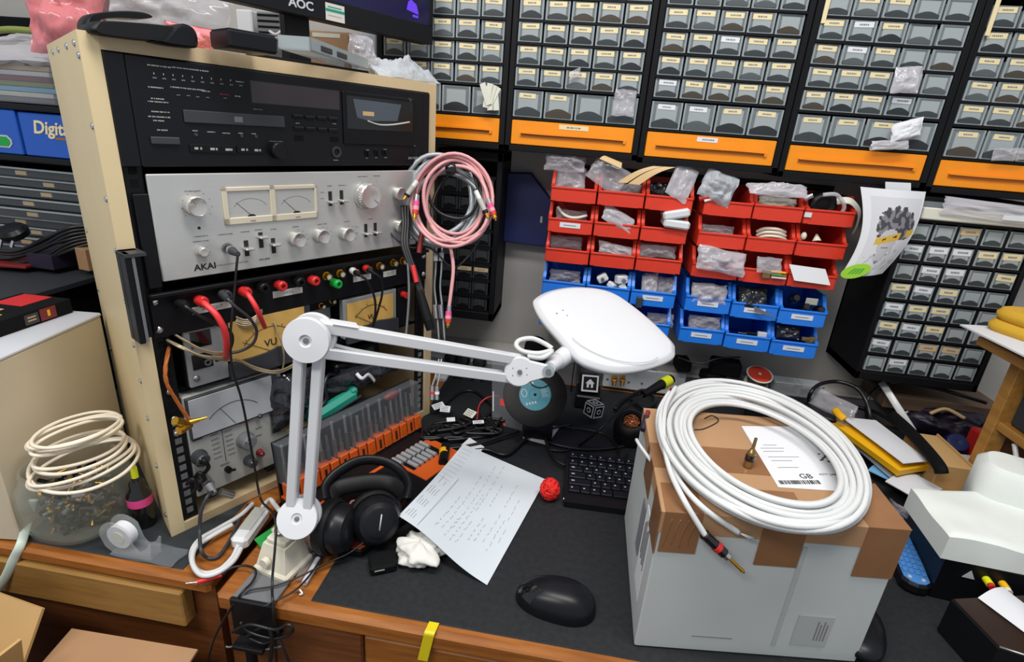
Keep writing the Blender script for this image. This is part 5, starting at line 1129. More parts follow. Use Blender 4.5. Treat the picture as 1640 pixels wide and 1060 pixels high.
# ================================================================ the magnifier lamp
E_ = V((-.318, .578, .356)); J_ = at(831, 591, .84); B0 = at(481, 824, dep(V((-.343, .565, .094)))); CR = V((.9868, .1449, 0)).normalized()
base = hz(452, 905, 0)
lp = thing('magnifier_lamp', 'white two armed magnifier lamp clamped to the desk edge', 'lamp', (base.x, base.y, 0))
def bar(mb, p, q, w, d, side, m='lamp_white'):
    p, q = V(p), V(q); ax = (q-p).normalized(); s_ = (side-ax*side.dot(ax)).normalized(); n = ax.cross(s_); c = .0015; vs = []
    prof = [(-w/2+c, -d/2), (w/2-c, -d/2), (w/2, -d/2+c), (w/2, d/2-c), (w/2-c, d/2), (-w/2+c, d/2), (-w/2, d/2-c), (-w/2, -d/2+c)]
    for o in (p, q): vs += [o+s_*a+n*b_ for a, b_ in prof]
    return mb.add(vs, [(i, (i+1) % 8, 8+(i+1) % 8, 8+i) for i in range(8)]+[tuple(range(8))[::-1], tuple(range(8, 16))], m)
fwd = V((.12, -.99, 0)).normalized()          # towards the front of the desk
b = MB(); b.M = Matrix.Translation((base.x+.002, base.y-.002, 0)) @ Matrix.Rotation(-.22, 4, 'Z')
b.box((-.030, -.026, .001), (.030, .030, .012), 'cream_plastic', .003); q = [(-.026, -.022), (.026, -.022), (.026, .026), (-.026, .026)]
lo = [V((x, y, .012)) for x, y in q]; hi = [V((x*.74, y*.74+.004, .046)) for x, y in q]; b.add(lo+hi, [(0, 1, 5, 4), (1, 2, 6, 5), (2, 3, 7, 6), (3, 0, 4, 7), (4, 5, 6, 7)], 'cream_plastic'); b.box((-.016, -.010, .046), (.016, .018, .056), 'cream_plastic', .003)
b.cyl((-.006, -.0205, .026), (-.006, -.028, .026), .007, 'cream_plastic', n=16); b.M = None; b.part('clamp_base', lp, 'cream clamp block')
b = MB().cyl((base.x+.002, base.y+.003, .05), B0+V((0, .008, -.014)), .008, 'lamp_white', n=18).lathe((base.x+.002, base.y+.003, .058), UP, [(.0095, 0), (.0095, .004), (.0085, .005)], 'steel', 18); b.part('swivel_pin', lp)
def disc(mb, c, ax, r, t=.006):
    mb.lathe(c, ax, [(0, -t), (r*.96, -t), (r, -t*.5), (r, t*.5), (r*.97, t), (r*.28, t*1.15), (r*.2, t*.7), (0, t*.7)], 'lamp_white', 40); c2 = V(c)+V(ax).normalized()*t*.75
    return mb.lathe(c2, ax, [(r*.13, 0), (r*.11, .0022), (0, .0025)], 'steel', 14)
axE = V((.16, -.97, .12)).normalized(); axB = V((.16, -.84, .52)).normalized()
disc(MB(), B0-UP*.004+axB*.012, axB, .0275, .005).part('joint_disc', lp)
disc(MB(), E_+axE*.012, axE, .0285, .006).part('joint_disc', lp)
b = MB(); disc(b, E_-axE*.012, axE, .029, .005); disc(b, B0-axB*.012, axB, .026, .004); b.part('joint_plate', lp)
for s_ in (-1, 1):
    bar(MB(), B0+CR*.0115*s_+UP*.004, E_+CR*.0118*s_-UP*.004, .0128, .016, CR).part('lower_arm', lp)
ax = (J_-E_).normalized(); up2 = (UP-ax*UP.dot(ax)).normalized(); sd = ax.cross(up2)
for s_ in (-1, 1): bar(MB(), E_+up2*.0165*s_+ax*.006, J_+up2*.0155*s_-ax*.004, .0145, .016, up2).part('upper_arm', lp)
bar(MB(), E_+ax*.02+up2*.024, E_+ax*.052+up2*.0245, .004, .018, up2).part('arm_clip', lp)
MB().tube(spl([E_+ax*.02-up2*.003, E_+ax*.06-up2*.008, E_+ax*.14-up2*.009, J_-ax*.03-up2*.008], 8), .0024, 'white_cable').part('cord', lp)
b = MB(); rr = .0235; cJ = J_; ol = []
for i in range(26):
    a = .75+i*(2*math.pi-1.5)/25; ol.append((rr*math.cos(a), rr*math.sin(a)))
ol = [(.044, .009)]+ol+[(.044, -.009)]; axJ = V((.18, -.96, .2)).normalized(); exJ = (at(876, 586, .86)-J_); exJ = (exJ-axJ*exJ.dot(axJ)).normalized(); eyJ = axJ.cross(exJ)
b.prism(ol, cJ+axJ*.008, exJ, eyJ, axJ, .011, 'lamp_white', .002); b.lathe(cJ+axJ*.0195, axJ, [(.004, 0), (.0034, .002), (0, .0022)], 'steel', 12)
for a in (-.4, .5, 2.6, 3.6): b.cyl(cJ+axJ*.018+exJ*.012*math.cos(a)+eyJ*.012*math.sin(a), cJ+axJ*.0194+exJ*.012*math.cos(a)+eyJ*.012*math.sin(a), .0009, 'mid_grey', n=8)
b.part('joint_disc', lp)
b = MB().cyl(cJ+exJ*.044+axJ*.006, cJ+exJ*.044+axJ*.021, .0095, 'lamp_clear', n=20).cyl(cJ+exJ*.044+axJ*.021, cJ+exJ*.044+axJ*.0225, .0045, 'steel', n=12); b.part('pivot', lp, 'translucent pivot with a screw')
# head
tl, rl = math.radians(25), math.radians(10); hn = V((math.sin(rl), -math.sin(tl), math.cos(tl))).normalized(); hc = at(970, 531, .95); hx = V((0, 1, 0)).cross(hn).normalized(); hy = hn.cross(hx)
op = []
for x, y in ((855, 487), (858, 476), (880, 465), (915, 459), (955, 461), (985, 470), (1015, 490), (1050, 519), (1078, 548), (1082, 560), (1079, 572), (1055, 584), (1020, 593), (985, 595), (950, 587), (925, 574), (896, 543), (868, 511)):
    p = on(x, y, hn, hc)-hc; op.append((p.dot(hx), p.dot(hy), 0))
op = [(p.x, p.y) for p in spl([V(q) for q in op], 5, True)]
def ring_at(k, h): return [hc+hx*(x*k)+hy*(y*k)+hn*h for x, y in op]
def shell(mb, lv, m):
    rs = [ring_at(k, h) for k, h in lv]; n = len(op)
    mb.add([p for r in rs for p in r], [(j*n+i, j*n+(i+1) % n, (j+1)*n+(i+1) % n, (j+1)*n+i) for j in range(len(rs)-1) for i in range(n)], m, True); mb.add(rs[-1], [tuple(range(n))], m, True); return mb
sgn = 1
shell(MB(), [(.70, -.020), (.86, -.0185), (.94, -.016), (.975, -.0125), (.985, -.009)], 'lamp_white').part('head_housing', lp)
b = shell(MB(), [(.985, -.009), (1.0, -.0085), (1.002, -.004), (.99, -.0005), (.955, .0015), (.94, .004), (.90, .0056), (.7, .0078), (.35, .0092), (.05, .0095)], 'lamp_white'); b.part('lens_cover', lp)
arc = [hc+hx*x+hy*y+hn*.0098 for x, y in [(.088*math.cos(a)+.012, .058*math.sin(a)-.012) for a in [-2.45+i*.09 for i in range(24)]]]
b = MB().tube(arc, .0005, 'panel_grey', 5)
for dx, dy in ((-.092, .0), (-.083, .012), (-.073, .002)): b.cyl(hc+hx*dx+hy*dy+hn*.006, hc+hx*dx+hy*dy+hn*.0085, .0013, 'mid_grey', n=10)
b.part('cover_seam', lp, 'grey seam and dots on the cover')
b = MB(); nb = at(893, 578, .905); b.cyl(at(880, 589, .87), nb, .010, 'lamp_white', .014, 20).cyl(nb, on(925, 555, hn, hc-hn*.022), .015, 'lamp_white', .018, 22); b.part('neck', lp)
MB().tube(spl([at(845, 571, .85), at(868, 573, .86), at(884, 562, .87), at(862, 566, .862), at(838, 563, .86), at(827, 554, .862), at(832, 545, .868), at(852, 542, .872), at(872, 550, .875), at(884, 558, .872)], 8), .0042, 'white_cable').part('cord', lp)
# steel bracket over the desk edge and the loose black cables on it
t = thing('desk_clamp', 'black clamp plate wrapped over the desk edge under the lamp base', 'clamp', (-.372, .5, 0))
p0, p1 = hz(398, 940, .002), hz(470, 900, .002)
b = MB(); q = [hz(392, 958, .003), hz(450, 967, .003), hz(492, 900, .003), hz(425, 895, .003)]; q = [(p.x, p.y) for p in q]
b.prism([(-.407, .494), (-.348, .494), (-.345, .565), (-.404, .565)], (0, 0, .0008), (1, 0, 0), (0, 1, 0), UP, .0035, 'mid_grey', .001); b.part('plate', t, 'grey top plate')
MB().box((-.409, .488, -.06), (-.346, .4945, .0045), 'black_satin', .002).box((-.409, .4945, -.06), (-.346, .505, -.055), 'black').part('front_plate', t)
MB().cyl((-.378, .478, -.06), (-.378, .478, -.12), .007, 'black', n=14).box((-.40, .47, -.065), (-.356, .50, -.058), 'black', .001).part('screw_jaw', t)
G2 = 'black cords dangling at the lamp clamp'
CL = ((((395, 1020), (420, 1005), (445, 1012), (425, 1030), (400, 1022)), 'black cord twisted in a small loop on the clamp plate'), (((372, 1012), (400, 1000), (440, 1008), (462, 1000), (468, 1012), (440, 1022), (400, 1012), (385, 996)), 'black cord with a plug wound across the clamp plate'), (((362, 1035), (368, 1036), (390, 1032), (420, 1040), (450, 1035)), 'grey cord end sticking out beside the clamp plate'))
for k, (q, lb) in enumerate(CL): cable('cable', lb, [wy(x, y, .478-.004*(k % 2)) for x, y in q], .0022 if k < 2 else .0012, 'cord_black' if k < 2 else 'mid_grey', group=G2)
cable('cable', 'black cord hanging from the clamp to the bottom of the picture', [wy(432, 1005, .474), wy(436, 1030, .472), wy(430, 1080, .47)], .0028, 'cord_black', group=G2)
cable('cable', 'pair of thin dark cords splaying apart under the clamp', [wy(444, 1020, .475), wy(455, 1040, .472), wy(470, 1080, .47)], .0016, 'cord_black', group=G2)
cable('cable', 'thin black cord crossing the lamp base from the headphones', [hz(590, 862, .035), hz(560, 885, .022), hz(520, 903, .012), hz(480, 923, .010), hz(440, 938, .010), hz(405, 944, .010), hz(392, 950, .008)], .0013, 'cord_black')
cable('cable', 'thin dark cord running from the desk edge up to the tool tray', [hz(425, 973, .004) + V((0, -.004, .006)), hz(470, 947, .010), hz(495, 922, .010), hz(515, 893, .012), hz(521, 880, .02)], .0013, 'cord_black')
# pens beside the clamp
for k, (a, c2, m) in enumerate((((487, 934), (510, 895), 'case_white'), ((478, 926), (502, 888), 'clear'))):
    A_, B_ = hz(*a, .0052), hz(*c2, .0052); MB().cyl(A_, B_, .0045, m, n=14).cyl(B_, B_+(B_-A_)*.2, .0045, 'navy', .003, 14).thing('marker_pen', ('white barrelled pen with dark cap lying by the lamp clamp', 'clear pen with dark cap lying against the lamp clamp')[k], 'pen')
MB().tube(spl([hz(470, 947, .003), hz(478, 943, .006), hz(484, 950, .004), hz(480, 952, .002)]), .0013, 'white_plastic').thing('cable_scrap', 'tiny white scrap of cable jacket on the wood by the black leather', 'scrap')
bag(MB(), hz(487, 868, .02), CR, UP, .03, .035, .012, 'bag_milky', 83, .4).thing('tissue', 'small white film scrap stuck behind the lamp base', 'film')

# ================================================================ bit set, headphones
O1, O2 = hz(466, 818, 0), hz(676, 694, 0); cx = (O2-O1).normalized(); CL_ = (O2-O1).length; cy = V((cx.y, -cx.x, 0))
bs = thing('bit_set', 'orange and black screwdriver bit set with its clear half standing open', 'tool set', O1, math.atan2(cx.y, cx.x), org=(0, 0, 0))   # x along, -y towards the viewer
MB().box((0, .0, .001), (CL_, .03, .017), 'black', .003).part('hinge', bs)
tl = Matrix.Rotation(-.12, 4, 'X')
b = MB(tl); b.box((0, .0, .016), (CL_, .022, .020), 'tool_orange')
n_ = 15
for k in range(n_):
    x = CL_*(k+.08)/n_; w = CL_/n_*.84; b.box((x, -.003, .016), (x+w, .018, .046+.0025*(k % 2)), 'tool_orange', .0015)
    b.box((x+w*.35, -.0036, .022), (x+w*.62, -.0028, .040), 'ink') if k % 2 else b.box((x+w*.42, -.0036, .026), (x+w*.54, -.0028, .036), 'orange_dark')
b.part('bit_rail', bs, 'orange notched rail')
b = MB(tl); b.box((0, .022, .016), (CL_, .026, .118), 'black').box((0, .0, .046), (.003, .024, .118), 'clear_lid').box((CL_-.003, .0, .046), (CL_, .024, .118), 'clear_lid').box((0, -.002, .048), (CL_, -.0005, .118), 'clear_lid').box((0, -.002, .116), (CL_, .024, .118), 'clear_lid'); b.part('clear_lid', bs, 'clear plastic lid')
r = random.Random(12)
for k in range(22):
    x = CL_*(k+.6)/22.6; h = r.choice((.07, .085, .06, .10)); b = MB(tl)
    b.cyl((x, .010, .046), (x, .010, .046+h*.35), .0042, 'steel' if k % 3 else 'dark_grey', n=10).cyl((x, .010, .046+h*.35), (x, .010, min(.114, .046+h*.8)), .0026, 'mid_grey' if k % 2 else 'steel', n=8); b.part('driver_bit', bs)
MB(tl).ball((CL_*.80, .012, .108), (.02, .008, .008), 'dark_red', 12).part('red_grip', bs, 'dark red grip')
cut = [(.002, -.165), (CL_-.075, -.165), (CL_-.02, -.13), (CL_-.02, -.055), (CL_-.045, -.034), (.01, -.034), (-.012, -.055), (-.012, -.135)]
MB().prism([(.0, -.168), (CL_-.075, -.168), (CL_-.018, -.133), (CL_-.015, -.0), (.0, -.0), (-.015, -.05), (-.015, -.137)], (0, 0, .001), (1, 0, 0), (0, 1, 0), UP, .012, 'black', .002).part('base_tray', bs)
b = MB()
for i in range(len(cut)):
    p, q = V(cut[i]+(.0145,)), V(cut[(i+1) % len(cut)]+(.0145,)); m_ = V((CL_*.45, -.09, .0145)); b.add([p, q, q+(m_-q)*.12, p+(m_-p)*.12, p-UP*.004, q-UP*.004, q+(m_-q)*.12-UP*.004, p+(m_-p)*.12-UP*.004], [(0, 1, 2, 3), (4, 7, 6, 5), (0, 4, 5, 1), (1, 5, 6, 2), (2, 6, 7, 3), (3, 7, 4, 0)], 'tool_orange')
b.box((CL_-.128, -.128, .0105), (CL_-.028, -.038, .0155), 'tool_orange', .001).box((CL_-.122, -.092, .0145), (CL_-.04, -.04, .0158), 'black_matt')
b.part('insert', bs, 'orange insert')
for row, (y, n2) in enumerate(((-.053, 7), (-.081, 5))):
    for k in range(n2):
        x = CL_-.05-.0125*k-.012*row; MB().cyl((x, y+.012, .019), (x, y-.012, .019), .0045, 'socket_silver', n=12).cyl((x, y+.0121, .019), (x, y+.0145, .019), .003, 'dark_grey', n=8).part('socket', bs)
MB().cyl((CL_-.03, -.090, .022), (CL_-.075, -.122, .022), .009, 'black', n=16).cyl((CL_-.045, -.098, .022), (CL_-.055, -.107, .022), .0095, 'yellow_env', n=16).part('handle', bs, 'black and yellow handle')

hp = thing('headphones', 'black over ear headphones lying on the orange bit tray', 'headphones', hz(585, 850, .0))
c1, c2 = hz(604, 833, .055), hz(548, 846, .05); a1 = V((.55, -.75, .42)).normalized(); a2 = V((.97, -.1, .12)).normalized()
def cup(c, ax, r):
    b = MB().lathe(c, ax, [(0, .018), (r*.55, .0178), (r*.62, .0165), (r*.80, .014), (r*.84, .011), (r*.97, .004), (r, -.002), (r*.98, -.010)], 'black_satin', 36); b.part('ear_cup', hp)
    MB().lathe(c, ax, [(r*1.02, -.008), (r*1.12, -.012), (r*1.14, -.018), (r*1.08, -.027), (r*.85, -.030), (r*.55, -.022), (0, -.02)], 'rubber', 36).part('ear_pad', hp)
cup(c1, a1, .036); cup(c2, a2, .036)
o_ = a1.orthogonal(); u1 = UP-a1*UP.dot(a1); u1.normalize(); v1 = a1.cross(u1)
b = MB(); b.tube([c1+a1*.0182+u1*.012-v1*.004, c1+a1*.0182-u1*.010+v1*.002], .0011, 'print_white', 6); b.part('cup_mark', hp, 'pale line on the cup')
for c, ax in ((c1, a1), (c2, a2)):
    top = c+V((0, .03, .01)); b = MB().tube(spl([c+V((.03, .012, 0))-ax*.004, c+V((.02, .036, .006))-ax*.004, c+V((-.015, .036, .006))-ax*.004, c+V((-.03, .012, 0))-ax*.004]), .004, 'black_satin', 8); b.part('yoke', hp)
band = spl([hz(524, 800, .045), hz(522, 778, .055), hz(540, 757, .065), hz(575, 738, .075), hz(612, 738, .075), hz(640, 752, .068), hz(653, 775, .058), hz(648, 800, .048)], 8)
MB().tube(band, .0045, 'black_satin', 10, flat=1.9).part('headband', hp)
b2 = spl([hz(526, 802, .036), hz(530, 795, .04), hz(545, 780, .044), hz(590, 772, .048), hz(625, 774, .046), hz(645, 788, .044), hz(646, 803, .04)], 8)
MB().tube(b2, .0065, 'rubber', 10, flat=2.4).part('band_pad', hp, 'wide padded inner band')
MB().tube(spl([c2+V((.0, .02, .02)), hz(565, 802, .05), hz(578, 808, .045), hz(570, 818, .04)]), .0016, 'pink_cable').part('wire', hp, 'pink wire')
bx_ = MB(); c = hz(610, 912, .001); bx_.M = Matrix.Translation(c) @ Matrix.Rotation(.5, 4, 'Z'); bx_.box((-.016, -.010, 0), (.022, .020, .014), 'black_matt', .003).box((-.010, -.0108, .008), (.004, -.0098, .0092), 'panel_grey'); bx_.M = None
bx_.thing('small_case', 'small black case at the foot of the orange bit tray', 'case')

# ================================================================ paper, tissue, pom, keyboard, mouse
TS = hz(672, 893, .0); b = MB()
def tis(u, v):
    a = 2*math.pi*u; p = math.pi*v; n1 = noise.noise(V((math.cos(a)*1.6, math.sin(a)*1.6, v*3.2)))*.55+noise.noise(V((math.cos(a)*4, math.sin(a)*4, v*7)))*.22
    rr = 1+n1; return TS+V((math.sin(p)*math.cos(a)*.036*rr, math.sin(p)*math.sin(a)*.030*rr, .0165+math.cos(p)*.0155*(1+n1*.6 if v < .5 else 1)))
b.grid(tis, 40, 24, 'tissue'); b.thing('tissue', 'crumpled white tissue under the handwritten sheet', 'tissue')
P1, P2, P3, P4 = hz(780, 937, .0012), hz(638, 826, .058), hz(742, 711, .034), hz(874, 768, .0035)
def sheet(s, t_):      # s from P2 towards P3, t_ from P2 towards P1
    return (P2*(1-s)+P3*s)*(1-t_)+(P1*(1-s)+P4*s)*t_+UP*(-.010*math.sin(math.pi*s)*math.sin(math.pi*t_)+.004*math.sin(2*math.pi*t_)*(1-s)-.004*math.sin(math.pi*s)*(1-t_)**2)
pp = thing('handwritten_sheet', 'white sheet with faint handwriting lying on the leather beside the red yarn ball', 'paper', P1)
MB().sheet(sheet, 26, 26, 'paper', .0004).part('sheet', pp)
b = MB(); r = random.Random(21)
def stroke(s0, t0, s1, t1, w=.0010, m='pencil'):
    a, c = sheet(s0, t0), sheet(s1, t1); d = (c-a).normalized(); n = ((sheet(s0+.01, t0)-a).cross(sheet(s0, t0+.01)-a)).normalized(); n = n if n.z > 0 else -n; q = n.cross(d)*w/2
    b.add([a+n*.0006-q, c+n*.0006-q, c+n*.0006+q, a+n*.0006+q], [(0, 1, 2, 3)], m)
for l in range(4):          # printed heading along one edge
    for k in range(3+l % 2): stroke(.05+.14*k, .035+.028*l, .05+.14*k+r.uniform(.05, .11), .035+.028*l, .0007)
stroke(.02, .20, .62, .20, .0006)
for k in range(9): stroke(.52+.05*k, .05, .535+.05*k, .14, .0018, 'paper_white') ; stroke(.54+.05*k, .03, .545+.05*k, .15, .0006)
for l, (s0, s1, t0) in enumerate(((.12, .5, .32), (.14, .75, .38), (.2, .9, .45), (.1, .62, .50), (.12, .35, .55), (.45, .95, .53), (.2, .45, .63), (.55, .75, .62), (.22, .4, .68), (.25, .5, .76), (.2, .48, .83), (.6, .85, .76), (.3, .42, .89), (.1, .3, .44), (.5, .7, .86))):
    s_ = s0
    while s_ < s1:
        w = r.uniform(.015, .05)
        for q in range(3): stroke(s_+w*q/3, t0+r.uniform(-.008, .008), s_+w*(q+.8)/3, t0+r.uniform(-.008, .008), .0007)
        s_ += w+r.uniform(.012, .03)
b.part('handwriting', pp, 'faint grey handwriting')
Q = [hz(734, 717, .012), hz(752, 701, .010), hz(776, 716, .010), hz(760, 735, .012)]
MB().sheet(lambda u, v: (Q[0]*(1-u)+Q[1]*u)*(1-v)+(Q[3]*(1-u)+Q[2]*u)*v, 3, 3, 'paper_white', .0004).thing('paper_slip', 'corner of a second sheet showing behind the handwritten sheet', 'paper')
Q = [hz(837, 702, .002), hz(850, 684, .002), hz(898, 682, .003), hz(876, 713, .0015)]
MB().sheet(lambda u, v: (Q[0]*(1-u)+Q[1]*u)*(1-v)+(Q[3]*(1-u)+Q[2]*u)*v, 3, 3, 'paper_white', .0004).thing('paper_slip', 'small white slip under the black cable in front of the record', 'paper')
PM = hz(879, 799, 0); b = MB(); r = random.Random(31)
CY = PM+UP*.021; b.ball(CY, (.0145, .0135, .0185), 'yarn', 18)
for k in range(150):
    d = V((r.gauss(0, 1), r.gauss(0, 1), r.gauss(0, 1))).normalized(); e = V((.5, .2, .8)).cross(d).normalized(); e = (e*math.cos(k*.13)+d.cross(e)*math.sin(k*.13)).normalized(); f_ = lambda w, k_: V((w.x*.0150, w.y*.014, w.z*.0185))*k_
    b.tube([CY+f_(d*math.cos(a)+e*math.sin(a), 1.0+.10*math.cos(a*3)+r.uniform(-.04, .06)) for a in (-.42, -.2, .05, .3, .46)], .0017, 'yarn', 6)
b.thing('yarn_ball', 'small bright red ball of yarn on the sheet corner beside the keyboard', 'yarn ball')
kb = thing('keyboard', 'black computer keyboard partly hidden behind the white carton', 'keyboard', hz(902, 812, 0), .03, org=(0, 0, 0))
KW, KD = .285, .148
MB().prism([(0, .0), (KD, .0), (KD, .018), (0, .011)], (0, 0, .001), (0, 1, 0), UP, V((1, 0, 0)), KW, 'black', .002).part('case', kb)
rowsk = [[1]*15, [1]*13+[2], [1.5]+[1]*12+[1.5], [1.8]+[1]*11+[2.2], [2.3]+[1]*10+[2.7], [1.2, 1, 1, 1.2, 5.4, 1.2, 1, 1, 1, 1]]
for ri, row in enumerate(rowsk):
    x = .006; un = (KW-.012)/15; y1 = KD-.008-ri*.0195; hh = .013 if ri == 0 else .017
    for ki, wd in enumerate(row):
        if x > .165: break
        z0 = .0125+.0475*(y1-hh/2)*1.0
        b = MB().box((x+.0007, y1-hh, z0-.003), (x+un*wd-.0007, y1, z0+.0045), 'black_satin', .0012)
        if not (ri == 5 and wd > 4): b.box((x+un*.3, y1-hh*.5, z0+.0043), (x+un*.3+(.003 if wd < 1.3 else .006), y1-hh*.5+.0026, z0+.0047), 'print_white')
        b.part('key', kb); x += un*wd
b = MB(); b.cyl((-.001, .012, .008), (.004, .012, .008), .003, 'chrome', n=10); b.part('foot', kb)
MC = hz(889, 968, 0); ms = thing('computer_mouse', 'black wireless mouse with a glossy button lying on the black leather', 'mouse', MC, .0, org=(0, 0, 0))
def msurf(u, v, k=1.0, lift=0):
    a = 2*math.pi*u; rx, ry = .056, .0315; x = math.copysign(abs(math.cos(a))**.82, math.cos(a)); y = math.copysign(abs(math.sin(a))**.9, math.sin(a)); t_ = v*math.pi/2
    h = .036*(1-.16*((x*math.sin(t_)-.25)**2)); return V((x*rx*math.sin(t_)**.8*k if t_ > 0 else 0, y*ry*(1+.10*x)*math.sin(t_)**.8*k if t_ > 0 else 0, .001+h*math.cos(t_)**.7+lift))
rot = Matrix.Rotation(-.08, 4, 'Z')
MB(rot).grid(lambda u, v: msurf(u, v), 48, 18, 'black_satin').part('body', ms)
b = MB(rot); fr = lambda u, v: msurf(.53+.13*u, .30+.55*v, 1.004, .0005)
b.grid(fr, 16, 10, 'black_gloss'); b.part('button', ms, 'glossy front button')
b = MB(rot); b.M = rot; p = msurf(.5, .62, 1, 0); b.cyl(p+V((.006, -.003, -.005)), p+V((.006, .003, -.005)), .006, 'dark_grey', n=16); b.tube([msurf(.5, .4, 1.004, .0006), msurf(.5, .6, 1.004, .0006), msurf(.5, .8, 1.004, .0006)], .0006, 'black_matt', 5); b.part('scroll_wheel', ms)

# ================================================================ behind: record, cubes, cables, sockets
RC = at(857, 632, 1.10); rb = hz(850, 686, 0); rn_ = V((.04, -.80, .6)).normalized(); rr = .0655
rc = thing('vinyl_record', 'small black vinyl record with a teal label leaning by the clear sleeve', 'record', RC-UP*.05)
MB().lathe(RC, rn_, [(.004, .0), (.032, .0), (.0325, .0005), (rr*.97, .0006), (rr, 0), (rr*.97, -.0006), (.004, -.0006)], 'vinyl', 64).part('disc', rc)
ex = V((1, 0, 0)); ex = (ex-rn_*ex.dot(rn_)).normalized(); ey = rn_.cross(ex); g = Matrix.Rotation(.35, 3, rn_); ex, ey = g @ ex, g @ ey
b = MB().lathe(RC+rn_*.0007, rn_, [(.003, 0), (.0325, 0), (.0325, -.0006)], 'teal_label', 48); b.lathe(RC+rn_*.0009, rn_, [(.0118, 0), (.0122, 0)], 'vinyl', 40)
b.prism([(.006*math.cos(i*.3142), .0085*math.sin(i*.3142)) for i in range(20)], RC+rn_*.0007-ex*.021+ey*.008, ex, ey, rn_, .0003, 'print_white'); b.prism([(.0045*math.cos(i*.3142), .007*math.sin(i*.3142)) for i in range(20)], RC+rn_*.001-ex*.021+ey*.008, ex, ey, rn_, .0002, 'teal_label')
for k in range(6): b.prism([(0, 0), (.010+.002*(k % 3), 0), (.010+.002*(k % 3), .0009), (0, .0009)], RC+rn_*.0008+ex*.013-ey*(-.008+.0032*k), ex, ey, rn_, .0002, 'print_white')
for k in range(4): b.prism([(0, 0), (.003, 0), (.003, .005), (0, .005)], RC+rn_*.0008-ex*(.022-.006*k)-ey*.018, ex, ey, rn_, .0002, 'print_white')
b.prism([(-.005, 0), (.005, 0), (.004, .005), (-.004, .005)], RC+rn_*.0008-ex*.002+ey*.022, ex, ey, rn_, .0002, 'print_white'); b.part('label', rc, 'teal paper label with white print')
q = [wy(788, 556, 1.2), wy(850, 560, 1.2), hz(836, 690, .001), hz(788, 677, .001)]
b = MB().sheet(lambda u, v: (q[0]*(1-u)+q[1]*u)*(1-v)+(q[3]*(1-u)+q[2]*u)*v, 8, 8, 'clear_grey', .0006); f_ = lambda u, v: (q[0]*(1-u)+q[1]*u)*(1-v)+(q[3]*(1-u)+q[2]*u)*v+V((0, -.0012, 0))
for u0, u1, v0, v1, m in ((.25, .5, .68, .76, 'red'), (.05, .45, .96, .995, 'red'), (.02, .06, .6, .85, 'print_white')): b.add([f_(u0, v0), f_(u1, v0), f_(u1, v1), f_(u0, v1)], [(0, 3, 2, 1)], m)
b.thing('record_sleeve', 'clear plastic sleeve with red print standing behind the vinyl record', 'sleeve')
MB().box(hz(853, 703, .002)-V((.02, 0, .0)), hz(853, 703, .002)+V((.04, .03, .022)), 'black', .002).thing('record_stand', 'low black block holding the bottom of the vinyl record', 'stand')
def icon(mb, o, ex, ey, ez, s, kind):
    w = s*.44; r_in = w*.80
    for a, c in (((-w, -w), (w, -r_in)), ((-w, r_in), (w, w)), ((-w, -r_in), (-r_in, r_in)), ((r_in, -r_in), (w, r_in))): mb.prism([(a[0], a[1]), (c[0], a[1]), (c[0], c[1]), (a[0], c[1])], o, ex, ey, ez, .0005, 'print_white')
    if kind == 'home': polys = [[(-.55, .0), (.0, .55), (.55, .0), (.40, .0), (0, .36), (-.40, .0)], [(-.38, -.5), (-.12, -.5), (-.12, -.1), (.12, -.1), (.12, -.5), (.38, -.5), (.38, .05), (0, .36), (-.38, .05)]]
    else: polys = [[(.45*math.cos(a*.5236), .45*math.sin(a*.5236)) for a in range(12)]]
    for p in polys: mb.prism([(x*w, y*w) for x, y in p], o, ex, ey, ez, .0005, 'print_white')
    if kind != 'home': mb.prism([(.25*w*math.cos(a*.5236), .25*w*math.sin(a*.5236)) for a in range(12)], o+ez*.0004, ex, ey, ez, .0004, 'black')
S1 = .045; c = wy(945, 614, 1.17); R1 = Matrix.Rotation(.10, 3, 'Z') @ Matrix.Rotation(-.35, 3, 'X'); X1, Y1, Z1 = (R1 @ V(a) for a in ((1, 0, 0), (0, 1, 0), (0, 0, 1)))
t = thing('icon_cube', 'black cube with a white house symbol standing above the tilted cube', 'cube', c)
b = MB(Matrix.Translation(c+Y1*S1/2) @ R1.to_4x4()); b.box((-S1/2, -S1/2, -S1/2), (S1/2, S1/2, S1/2), 'black', .004); b.part('body', t)
b = MB(); icon(b, c-Y1*.0002, X1, Z1, -Y1, S1, 'home'); b.part('symbol', t, 'white house symbol')
p = wy(945, 640, 1.17); MB().box((c.x-.03, 1.155, .0008), (c.x+.03, 1.225, c.z-.028), 'black', .003).thing('black_box', 'black block under the cube with the house symbol', 'box')
S2 = .032; c = at(951, 655, dep(hz(950, 672, .01))-.01); R2 = Matrix.Rotation(.75, 3, 'Z') @ Matrix.Rotation(.12, 3, 'Y'); X2, Y2, Z2 = (R2 @ V(a) for a in ((1, 0, 0), (0, 1, 0), (0, 0, 1)))
t = thing('icon_cube', 'tilted black cube with three white symbols beside the record', 'cube', c-UP*S2/2)
b = MB(Matrix.Translation(c) @ R2.to_4x4()); b.box((-S2/2, -S2/2, -S2/2), (S2/2, S2/2, S2/2), 'black', .003); b.part('body', t)
b = MB(); icon(b, c-Y2*S2/2, X2, Z2, -Y2, S2, 'dot'); icon(b, c+Z2*S2/2, X2, Y2, Z2, S2, 'dot'); icon(b, c-X2*S2/2, -Y2, Z2, -X2, S2, 'dot'); b.part('symbol', t, 'white symbols')
p, q = wy(962, 632, 1.285), wy(1012, 595, 1.285)
t = thing('socket_plate', 'white wall plate with two gold sockets under the lamp head', 'socket', (p.x, 1.29, p.z)); MB().box((p.x, 1.285, .004), (p.x+.135, 1.296, .066), 'white_plastic', .003).part('plate', t)
